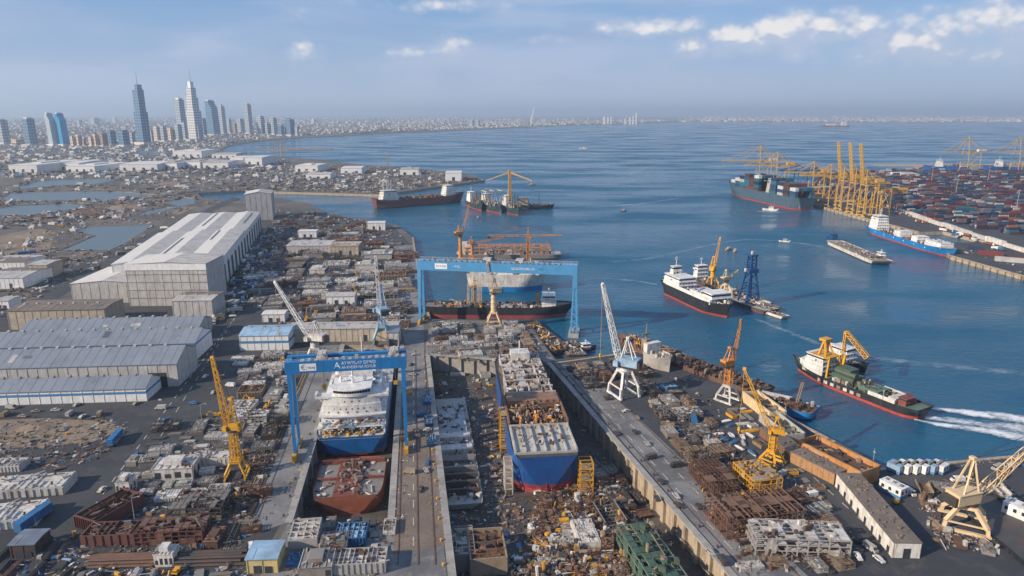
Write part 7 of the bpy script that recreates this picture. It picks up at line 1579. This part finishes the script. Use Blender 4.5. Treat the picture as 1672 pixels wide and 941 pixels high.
# ================================================================ vehicles
def vehicle(kind, col):
    o = bpy.data.objects.new(kind, None); COL.objects.link(o); o.empty_display_size = .5
    def wheels(xs, w_, r_):
        for x in xs:
            for y in (-w_, w_): m = MB(); m.tube((x, y-.15, r_), (x, y+.15, r_), r_, 10); m.build('wheel', mTyre, o)
    m = MB()
    if kind == 'parked_car':
        m.hexa([(-2.2, -.85, .35), (2.2, -.85, .35), (2.2, .85, .35), (-2.2, .85, .35), (-2.2, -.82, .95), (2.15, -.82, .85), (2.15, .82, .85), (-2.2, .82, .95)]); m.hexa([(-1.6, -.8, .9), (1.1, -.8, .9), (1.1, .8, .9), (-1.6, .8, .9), (-1.1, -.66, 1.45), (.5, -.66, 1.45), (.5, .66, 1.45), (-1.1, .66, 1.45)]); m.build('body', col, o)
        g = MB(); g.hexa([(-1.5, -.82, .98), (1.0, -.82, .98), (1.0, .82, .98), (-1.5, .82, .98), (-1.12, -.7, 1.38), (.55, -.7, 1.38), (.55, .7, 1.38), (-1.12, .7, 1.38)]); g.build('window', mGlass, o); wheels((-1.35, 1.35), .8, .33)
    elif kind == 'parked_van':
        m.hexa([(-2.8, -1, .4), (2.8, -1, .4), (2.8, 1, .4), (-2.8, 1, .4), (-2.8, -.95, 2.3), (1.6, -.95, 2.3), (1.6, .95, 2.3), (-2.8, .95, 2.3)]); m.box(1.5, 2.75, -.95, .95, .4, 1.2); m.build('body', col, o); g = MB(); g.hexa([(1.75, -.9, 1.5), (2.36, -.9, 1.5), (2.36, .9, 1.5), (1.75, .9, 1.5), (1.66, -.9, 2.1), (1.86, -.9, 2.1), (1.86, .9, 2.1), (1.66, .9, 2.1)]); g.build('window', mGlass, o); wheels((-1.8, 1.8), .9, .4)
    elif kind == 'parked_truck':
        m.box(3.2, 5.2, -1.2, 1.2, .6, 2.9); m.build('cab', mWhite, o); g = MB(); g.box(5.2, 5.26, -1.05, 1.05, 1.6, 2.6); g.build('window', mGlass, o); m = MB(); m.box(-5, 2.9, -1.25, 1.25, 1, 3.4); m.build('cargo_box', col, o); m = MB(); m.box(-5, 4.6, -.5, .5, .6, 1); m.build('chassis', mDark, o); wheels((-4, -2.7, 4), 1, .5)
    elif kind == 'flatbed_trailer':
        m.box(-6.2, 6.2, -1.3, 1.3, 1.1, 4.0); m.build('cargo_box', col, o); m = MB(); m.box(-6.2, 6.2, -.6, .6, .7, 1.1); m.box(4, 4.4, -1, 1, 0, .8); m.build('chassis', mDark, o); wheels((-5.2, -4), 1, .5)
        m = MB()
        for i in range(9): x = -6+12*i/8; m.box(x-.1, x+.1, -1.38, -1.3, 1.2, 3.9); m.box(x-.1, x+.1, 1.3, 1.38, 1.2, 3.9)
        m.box(-6.25, 6.25, -1.35, 1.35, 4.0, 4.1); m.build('box_ribs', col, o)
    elif kind == 'excavator':
        m.box(-1.8, 1.6, -1.3, 1.3, 1, 2.2); m.box(-2.2, -1, -1.2, 1.2, 1, 2.5); m.build('body', col, o); m = MB(); m.box(.2, 1.6, .3, 1.25, 2.2, 3.1); c_ = m.build('cab', col, o); m = MB(); m.beam((1.2, -.3, 1.8), (4.2, -.3, 4.6), .5); m.beam((4.2, -.3, 4.6), (6.2, -.3, 2.2), .38); m.cbox((6.2, -.3, 1.2), .9, 1.1, .9); m.build('boom', col, o)
        for y in (-1.1, 1.1): m = MB(); m.box(-2, 2, y-.3, y+.3, 0, .8); m.build('track', mTyre, o)
    elif kind == 'mobile_crane':
        m.box(-4.5, 4.5, -1.3, 1.3, .8, 1.6); m.box(2.8, 4.5, -1.25, 1.25, 1.6, 2.9); m.box(-2.5, .5, -1.2, 1.2, 1.6, 3); m.build('body', col, o); m = MB(); m.lattice((-1.5, 0, 3), (5.5, 0, 12), .9, 8, .16, w2=.5); m.build('boom', col, o); wheels((-3.6, -2.2, 2, 3.5), 1.1, .6)
    elif kind == 'forklift':
        m.box(-1.2, .8, -.6, .6, .4, 1.2); m.box(-1.1, .4, -.55, .55, 2, 2.1)
        for x in (-1, .3):
            for y in (-.5, .5): m.beam((x, y, 1.2), (x, y, 2), .1)
        m.build('body', col, o); m = MB(); m.box(.85, 1, -.5, -.35, .1, 3); m.box(.85, 1, .35, .5, .1, 3); m.box(1, 2, -.4, -.25, .1, .2); m.box(1, 2, .25, .4, .1, .2); m.build('mast', mDark, o); wheels((-.8, .5), .55, .33)
    elif kind == 'covered_boat':
        k = len(m.v); P_ = [(-3.6, 1.1), (0, 1.35), (2.4, .9), (4, 0), (2.4, -.9), (0, -1.35), (-3.6, -1.1)]
        m.v += [(x*.9, y*.55, 0) for x, y in P_]+[(x, y, 1.1) for x, y in P_]+[(x*.55-.4, y*.2, 1.8) for x, y in P_]
        for l in (0, 7):
            for i in range(7): j = (i+1) % 7; m.f.append((k+l+i, k+l+j, k+l+7+j, k+l+7+i)); m.m.append(1 if l else 0)
        m.f.append(tuple(k+14+i for i in range(7))); m.m.append(1); m.build('hull', [mOff, col], o)
        m = MB(); m.box(-2, -1.7, -1, 1, -.3, .3); m.box(1.4, 1.7, -.8, .8, -.3, .3); m.build('cradle', mTan, o)
    o['category'] = {'parked_car': 'car', 'parked_van': 'van', 'parked_truck': 'truck', 'flatbed_trailer': 'trailer', 'excavator': 'excavator', 'mobile_crane': 'mobile crane', 'forklift': 'forklift', 'covered_boat': 'boat'}[kind]
    o['label'] = 'x'; KIDS[o.name] = [x for x in COL.objects if x.parent == o]
    for x in KIDS[o.name]: KIDS[x.name] = []
    return o
VC = {'white': mWhite, 'dark grey': mDark, 'silver': mLGrey, 'blue': mTarp, 'red': mRed, 'yellow': mYel, 'tan': mTan}
VP = {}
def veh(kind, col, c, yaw, label, group, scale=1.):
    if (kind, col) not in VP: o = vehicle(kind, VC[col]); VP[(kind, col)] = o; THINGS.append(o)
    else:
        src = VP[(kind, col)]; o = src.copy(); COL.objects.link(o); THINGS.append(o)
        for ch in KIDS[src.name]: k = ch.copy(); COL.objects.link(k); k.parent = o
    o.location = c; o.rotation_euler = (0, 0, yaw); o.scale = (scale*(.72 if kind in ('excavator', 'mobile_crane', 'covered_boat') else .92 if scale == 1. else 1),)*3; o['label'] = label; o['group'] = group; return o
KW = {'parked_car': 'car', 'parked_van': 'van', 'parked_truck': 'box truck', 'flatbed_trailer': 'box trailer', 'excavator': 'excavator', 'mobile_crane': 'mobile crane', 'forklift': 'forklift', 'covered_boat': 'covered boat'}
def vehicles(poly, n, kinds, cols, where=None, yaw=None, z=.07, jit=25, rad=1.6):
    k = 0
    for _ in range(n*30):
        if k >= n: break
        x, y = samp(poly); c = P(x, y); kd = rnd.choice(kinds); cl_ = rnd.choice(cols)
        if kd in ('excavator', 'mobile_crane', 'forklift'): cl_ = 'yellow'
        if not free(c, rad+1.2): continue
        k += 1; c.z = z; yw = (YA if yaw is None else yaw)+R(rnd.uniform(-jit, jit))+rnd.choice((0, math.pi, math.pi/2)); take(c, yw, rad*2.6, rad*1.6)
        w_ = where or near_phrase(c); veh(kd, cl_, c, yw, '%s %s %s %s' % (cl_, KW[kd], 'lying' if kd == 'covered_boat' else 'parked', w_), '%ss %s' % (KW[kd], w_))
veh('flatbed_trailer', 'blue', P(57, 856)+Vector((0, 0, .07)), math.atan2((P(71, 845)-P(43, 865)).y, (P(71, 845)-P(43, 865)).x), 'blue box trailer alone at the left edge below the white ribbed sections', 'blue trailers', 1.12)
veh('flatbed_trailer', 'blue', P(189, 722)+Vector((0, 0, .07)), math.atan2((P(196, 713)-P(181, 730)).y, (P(196, 713)-P(181, 730)).x), 'blue box trailer alone between the sand patch and the road', 'blue trailers', 1.0)
take(P(57, 856), R(62), 14, 4); take(P(189, 722), R(66), 13, 4)
vehicles([(352, 490), (392, 430), (438, 372), (458, 376), (446, 420), (425, 470), (390, 515), (350, 530)], 120, ['parked_car', 'parked_van', 'parked_truck', 'covered_boat', 'parked_truck'], ['dark grey', 'blue', 'dark grey', 'white', 'silver', 'tan'], 'in the crowded strip right of the white hall')
vehicles([(330, 590), (390, 560), (450, 590), (380, 650), (250, 745), (180, 870), (110, 880), (230, 700)], 9, ['parked_car', 'parked_van', 'parked_car', 'forklift'], ['white', 'dark grey', 'silver', 'blue', 'red'])
vehicles([(400, 590), (470, 580), (470, 740), (380, 800), (300, 800), (330, 700)], 9, ['parked_van', 'parked_truck', 'excavator', 'excavator', 'parked_car'], ['white', 'silver', 'blue'])
vehicles([(200, 860), (420, 800), (420, 940), (100, 940)], 8, ['excavator', 'forklift', 'parked_car', 'covered_boat'], ['blue', 'white'])
vehicles([(650, 400), (690, 420), (700, 520), (712, 830), (660, 840), (650, 600)], 14, ['parked_car', 'parked_van', 'parked_car'], ['dark grey', 'blue', 'silver', 'tan'], 'on the central dock road')
vehicles([(430, 460), (640, 430), (650, 540), (480, 540)], 14, ['excavator', 'parked_truck', 'parked_van', 'mobile_crane', 'parked_van'], ['white', 'blue', 'silver', 'tan'])
vehicles([(930, 600), (1020, 640), (1200, 860), (1240, 935), (1160, 935), (1000, 720)], 14, ['parked_car', 'parked_car', 'parked_van'], ['dark grey', 'dark grey', 'tan', 'silver'], 'along the pier road', yaw=PY, jit=8)
vehicles([(1150, 700), (1200, 675), (1260, 730), (1225, 745)], 18, ['covered_boat', 'covered_boat', 'parked_car'], ['blue', 'blue', 'white', 'silver'], 'in the row of boats near the orange crane', yaw=PY)
vehicles([(1090, 650), (1140, 680), (1190, 740), (1150, 720)], 12, ['covered_boat', 'parked_truck'], ['blue', 'silver'], 'among the pier yard heaps', yaw=PY)
vehicles([(1260, 760), (1350, 830), (1450, 925), (1390, 930), (1300, 830)], 7, ['parked_car', 'parked_van'], ['white', 'silver', 'dark grey'], 'along the lane by the off white block', yaw=PY)
vehicles([(1440, 785), (1660, 760), (1660, 790), (1500, 830), (1460, 850)], 7, ['parked_car', 'parked_van', 'forklift'], ['white', 'dark grey', 'silver', 'tan'], 'on the dark corner lot')
vehicles([(0, 640), (240, 662), (250, 685), (0, 682)], 10, ['parked_car', 'parked_van', 'parked_car'], ['dark grey', 'silver', 'tan'], 'along the front of the closest long shed', yaw=R(5))
vehicles([(130, 420), (330, 345), (345, 348), (160, 440), (60, 500), (40, 490)], 14, ['parked_car', 'parked_truck', 'parked_van'], ['white', 'dark grey', 'silver'], 'on the coast road behind the hall')
vehicles([(1450, 345), (1500, 365), (1640, 412), (1640, 404), (1520, 368), (1460, 342)], 16, ['parked_truck', 'parked_truck'], ['red', 'blue', 'white'], 'on the terminal quay road', yaw=R(-80))
# ================================================================ scrap nobody could count
DM = [mOff, mLGrey, mGrey, mDark, mRust, mRustL, mTan, mTarp, mYel, mLBlue]
def debris(label, polys, n, wts, smin, smax, zpix=0., seed=1, hmax=1.6, avoid=True, name='scrap_metal', yaw=YA, flat=.3, rows=0, fill=.62):
    q = random.Random(seed); m = MB(); idx = list(range(len(DM)))
    for poly in polys:
        for _ in range(n):
            xs = [p[0] for p in poly]; ys = [p[1] for p in poly]; x, y = q.uniform(min(xs), max(xs)), q.uniform(min(ys), max(ys))
            if not inpoly(x, y, poly): continue
            c = P(x, y, zpix)
            if rows and ((c.x*math.cos(yaw)+c.y*math.sin(yaw))/rows) % 1 > fill and q.random() < .9: continue
            if zpix == 0 and not (onland(c) or inpoly(c.x, c.y, TQ)): continue
            if avoid and not free(c, .3): continue
            for _k in range(q.randrange(1, 4)):
                c2 = c+Vector((q.gauss(0, 1.2), q.gauss(0, 1.2), 0)); c2.z = zpix; s_ = smin*(smax/smin)**(q.random()**1.6); mi = q.choices(idx, wts)[0]; k = q.random(); a = yaw+q.choice((0, math.pi/2, math.pi/2))+q.gauss(0, .16 if rows else .3)
                if k < flat: m.cbox(c2, s_*2, s_*q.uniform(.5, 1.4), s_*.08+.05, a, mi, q.uniform(-.5, .5)); 
                elif k < .62: m.cbox(c2, s_*q.uniform(.7, 2), s_*q.uniform(.4, 1), s_*q.uniform(.2, hmax*.6), a, mi)
                elif k < .86: h = q.uniform(.1, hmax); d_ = Vector((math.cos(a), math.sin(a), q.uniform(-.2, .3)))*s_*q.uniform(1, 2.4); m.beam(c2+Vector((0, 0, h))-d_*.5, c2+Vector((0, 0, h))+d_*.5, max(.1, s_*.12), m=mi)
                else: m.tube(c2, c2+Vector((q.gauss(0, .4), q.gauss(0, .4), s_*q.uniform(.4, hmax))), s_*q.uniform(.12, .4), 7, mi)
    return stuff(name, m, DM, label)
#            white lgr gry drk rst rsl tan blu yel lbl
GREYW = (4.6, 5, 5, 6, 4, 2.4, 3, .5, .7, .4); RUSTW = (1.6, 1, 1.6, 5, 7, 6, 4, .2, 1., .2); WHW = (7, 5, 2, 2, 2, 1, 1, .5, .5, 1); DARKW = (1.2, 1, 2, 7, 5, 2, 2, .5, .6, .3)
debris('loose scrap and offcuts between the sections of the middle yard', [[(430, 372), (640, 372), (668, 400), (668, 545), (480, 545), (415, 500)]], 2600, GREYW, .4, 2.6, seed=1, hmax=2, rows=13, fill=.72)
debris('rusty scrap along the far end of the middle yard', [[(440, 340), (530, 348), (640, 368), (645, 385), (450, 385)]], 1300, (2, 2, 2, 4, 6, 2, 2, .3, .5, .3), .6, 3.2, seed=2, hmax=2, rows=14)
debris('loose gear and scrap around the near yard blocks', [[(395, 580), (468, 580), (466, 700), (440, 800), (425, 870), (210, 870), (215, 750), (345, 690)]], 2300, GREYW, .2, 1.5, seed=3, rows=9, fill=.66)
debris('brown scrap heaps in the near yard', [[(375, 795), (420, 790), (412, 858), (370, 858)], [(395, 740), (435, 738), (430, 770), (398, 772)]], 420, RUSTW, .3, 1.6, seed=4, hmax=2.4)
debris('bundles of scrap along the bottom of the yard', [[(60, 885), (405, 870), (400, 945), (20, 945)]], 700, (2, 2, 3, 4, 4, 1, 2, 2, .6, 1.2), .25, 1.7, seed=5)
debris('scrap and planks strewn on the sand patch', [[(-10, 684), (200, 684), (215, 704), (170, 745), (130, 765), (-10, 765)]], 600, (1.5, 1.5, 2, 4, 3, 1, 4, 1.2, .3, .6), .3, 2, seed=6, hmax=.8)
debris('oddments on the near dock platform', [[(475, 852), (640, 850), (635, 942), (465, 942)]], 420, GREYW, .25, 1.4, seed=7)
debris('fittings and litter along the dock track apron', [[(440, 845), (545, 640), (560, 640), (470, 850)], [(640, 850), (655, 640), (668, 640), (665, 850)], [(700, 850), (690, 640), (700, 640), (722, 850)]], 110, (2, 2, 2, 3, 2, 2, 2, 2, 2, 1), .2, .9, seed=8, hmax=1.2)
debris('litter and cut plates on the left floor of the wide dock', [[(705, 610), (815, 606), (850, 780), (870, 950), (740, 950), (712, 700)]], 2000, (1.8, 2, 4, 8, 4, 2, 3, .5, .8, .5), .2, 1.8, zpix=-10, seed=9, hmax=1.5)
debris('dense rusty and white scrap heap on the right floor of the wide dock', [[(880, 790), (1010, 790), (1070, 945), (855, 945)]], 5200, (5, 1.5, 1.5, 6, 5, 5, 3, .2, 2.8, .2), .2, 2.2, zpix=-10, seed=10, hmax=2.6, avoid=False)
debris('dark scrap along the foot of the tan dock wall', [[(940, 640), (970, 720), (1110, 900), (1040, 880), (950, 720)]], 700, DARKW, .25, 1.8, zpix=-10, seed=11)
debris('scrap beside the half stripped ship', [[(800, 640), (850, 780), (880, 800), (845, 800), (815, 720)]], 260, RUSTW, .3, 1.6, zpix=-10, seed=12)
debris('litter on the floor of the first dry dock', [[(520, 760), (500, 850), (640, 850), (640, 720), (628, 760)]], 260, DARKW, .25, 1.3, zpix=-10, seed=13)
debris('tangled rusty steel through the pier yard', [[(1050, 640), (1085, 625), (1180, 705), (1240, 790), (1300, 800), (1395, 890), (1390, 928), (1225, 935), (1140, 810)]], 5200, RUSTW, .2, 1.5, seed=14, hmax=2.6, yaw=PY, avoid=False)
debris('grey and blue oddments at the upper pier yard', [[(1050, 630), (1095, 630), (1190, 720), (1170, 745), (1090, 715)]], 600, (3, 3, 4, 3, 2, 1, 1, 4, .8, 2), .3, 1.6, seed=15, hmax=2, yaw=PY)
debris('clutter at the head of the pier', [[(918, 602), (1060, 582), (1060, 640), (990, 655)]], 600, DARKW, .3, 1.8, seed=16, yaw=PY)
debris('clutter along the pier edge by the moored hulk', [[(1090, 615), (1120, 620), (1290, 760), (1350, 800), (1300, 790), (1180, 690)], [(1290, 775), (1360, 830), (1345, 835), (1280, 785)]], 420, (2, 2, 2, 3, 3, 2, 4, 2, 1.5, .6), .25, 1.5, seed=17, yaw=PY)
debris('tan plate and scrap heaps in the corner yard', [[(1495, 800), (1560, 785), (1650, 800), (1700, 880), (1620, 900), (1530, 890)]], 900, (3, 2, 3, 3, 4, 3, 5, .5, .5, .3), .3, 2.4, seed=18, hmax=1.8, yaw=R(70))
debris('loose bits along the corner quay', [[(1432, 768), (1690, 742), (1690, 756), (1440, 778)]], 160, (3, 2, 2, 2, 1, 1, 2, 2, 1, 1), .25, 1.2, seed=19, yaw=R(10))
debris('sorted steel on the far dock head paving', [[(703, 527), (860, 530), (893, 580), (800, 595), (715, 580)]], 1900, (3, 3, 4, 6, 4, 3, 4, .3, 1.4, .3), .25, 1.8, seed=20, hmax=2, rows=11, fill=.7)
debris('dark machinery crammed right of the white hall', [[(350, 480), (385, 430), (432, 372), (452, 372), (440, 430), (395, 505), (350, 530)]], 700, (1, 1, 2, 7, 1.5, .5, 1.4, 4, .8, .5), .4, 2.2, seed=21, hmax=1.6)
debris('litter around the long sheds', [[(240, 660), (330, 610), (345, 560), (380, 520), (370, 560), (260, 672), (0, 672), (0, 662)], [(20, 540), (360, 500), (350, 512), (30, 548)]], 200, GREYW, .3, 1.8, seed=22)
debris('bits strewn over the yard roads', [[(110, 880), (240, 690), (380, 560), (440, 430), (450, 560), (330, 690), (200, 870)]], 240, (2, 2, 2, 6, 1.4, .4, 1.6, .5, 1, .6), .12, .6, seed=23, hmax=.6)
debris('rubble and sheds waste over the waste ground left of the hall', [[(-10, 405), (100, 366), (330, 330), (390, 322), (300, 348), (180, 425), (0, 520)]], 3600, (3, 2, 2, 7, 4, 3, 6, .4, .5, .4), .6, 4.5, seed=24, hmax=.9)
debris('rubble around the ponds and causeways', [[(-10, 308), (60, 296), (420, 283), (520, 300), (620, 316), (440, 312), (330, 324), (250, 345), (110, 366), (-10, 372)]], 5200, (4, 2, 2, 8, 5, 3, 6, .4, .4, .5), 1.2, 7, seed=25, hmax=.7)
debris('dark works clutter over the peninsula', [[(430, 272), (560, 270), (690, 279), (790, 294), (700, 305), (620, 316), (450, 311)]], 3600, (5, 3, 2, 9, 4, 2, 3, .6, .6, .5), 1.2, 6, seed=26, hmax=1.)
debris('waste between the sheds below the towers', [[(0, 243), (350, 240), (375, 258), (480, 262), (440, 285), (0, 290)]], 2200, (5, 3, 2, 6, 1, 1, 4, .8, .3, .5), 3, 13, seed=27, hmax=.7)
debris('crates and gear on the terminal quay', [[(1330, 332), (1440, 352), (1640, 420), (1672, 440), (1672, 448), (1560, 412), (1500, 372), (1400, 350)]], 420, (4, 2, 2, 3, 3, 1, 2, 1.5, 1.5, 1), .6, 3, seed=28, hmax=1.)
# sand mounds on the waste ground
for i, (x, y, rr) in enumerate(((235, 695, 0), (60, 700, 9), (130, 352, 26), (60, 385, 22), (150, 345, 30), (205, 340, 30), (30, 400, 18))):
    if not rr: continue
    c = P(x, y); m = MB(); n = 16; q = random.Random(i); k0 = len(m.v)
    for ring, (f, h) in enumerate(((1, 0), (.72, .1), (.4, .2), (.12, .25))):
        for j in range(n): a = 2*math.pi*j/n; e = f*rr*(1+q.uniform(-.14, .14)); m.v.append((c.x+math.cos(a)*e, c.y+math.sin(a)*e*.8, .02+h*rr*.55*q.uniform(.7, 1.2)))
    for ring in range(3):
        for j in range(n): a = ring*n+j; b = ring*n+(j+1) % n; m.f.append((a, b, b+n, a+n)); m.m.append(0)
    m.f.append(tuple(3*n+j for j in range(n))); m.m.append(0); struct('sand_mound', m, mSand if i != 2 and i != 4 else mBrown)
def bollards(a, b, step, label):
    d = b-a; L = d.length; d.normalize(); k = 4.; me = None
    while k < L:
        if me is None: m = MB(); m.tube((0, 0, 0), (0, 0, .7), .32, 8, r2=.26); m.tube((0, 0, .7), (0, 0, .95), .48, 8, r2=.42); me = m.mesh('bollard', mYel if 'yellow' in label else mDark)
        o = bpy.data.objects.new('bollard', me); COL.objects.link(o); p = a+d*k; o.location = (p.x, p.y, .06); tag(o, label, 'bollard', label+'s'); k += step
bollards(D1[0]+V2(-1.8, 0), D1[1]+V2(-1.8, 0), 13, 'black mooring bollard along the track side of the first dock')
bollards(D2[0]+V2(-1.8, 0), D2[1]+V2(-1.8, 0), 13, 'yellow mooring bollard along the central dock road edge')
bollards(D2[3]+V2(2.2, 0), D2[2]+V2(2.2, 0), 12, 'black mooring bollard along the pier side of the wide dock')
# lamp posts on the quays and roads
def post(label, x, y, h, grp, lamp=True):
    o = thing('street_lamp' if lamp else 'signal_mast', label, 'lamp post' if lamp else 'mast', P(x, y), YA, grp); m = MB(); m.tube((0, 0, 0), (0, 0, h), .16, 6, r2=.09); m.build('pole', mLGrey, o)
    m = MB()
    if lamp: m.beam((0, 0, h), (0, -2.2, h+.3), .12); m.box(-.25, .25, -2.8, -2, h+.2, h+.4)
    else: m.box(-.6, .6, -.08, .08, h*.8, h*.83)
    m.build('lamp_arm' if lamp else 'crossarm', mLGrey, o)
for i, (x, y) in enumerate(((1332, 735), (1424, 765), (1280, 690))): post(('pale mast standing at the far end of the orange steel barge', 'pale mast at the water corner beside the orange steel barge', 'thin mast by the pale green dock box')[i], x, y, 9 if i else 7, None, False)
for i, (x, y) in enumerate(((330, 690), (280, 760), (220, 850), (400, 560), (425, 480), (360, 640))): post('thin grey street lamp along the yard road', x, y, 9, 'street lamps along the yard road')
# ================================================================ labels: tell look-alikes apart by their order in the photo, or let them share one group
def screen(o):
    v = o.location; d = v.y*CC-(v.z-CAMH)*CS; return 836+FPX*v.x/max(d, 1), -(v.y*CS+(v.z-CAMH)*CC)/max(d, 1)
bylab = {}
for o in THINGS: bylab.setdefault(o['label'], []).append(o)
ORD = {2: ['left one of two', 'right one of two'], 3: ['leftmost of three', 'middle of three', 'rightmost of three'], 4: ['leftmost of four', 'second from left of four', 'third from left of four', 'rightmost of four']}
for lab, l in bylab.items():
    n = len(l)
    if n in ORD and len(lab.split()) <= 11:
        l.sort(key=lambda o: screen(o)[0])
        for o, t in zip(l, ORD[n]): o['label'] = '%s, %s' % (lab, t)
    elif n > 1:
        for o in l: o['group'] = o.get('group') or ('look-alike '+o['category']+'s')
        g0 = l[0]['group']
        for o in l: o['group'] = g0
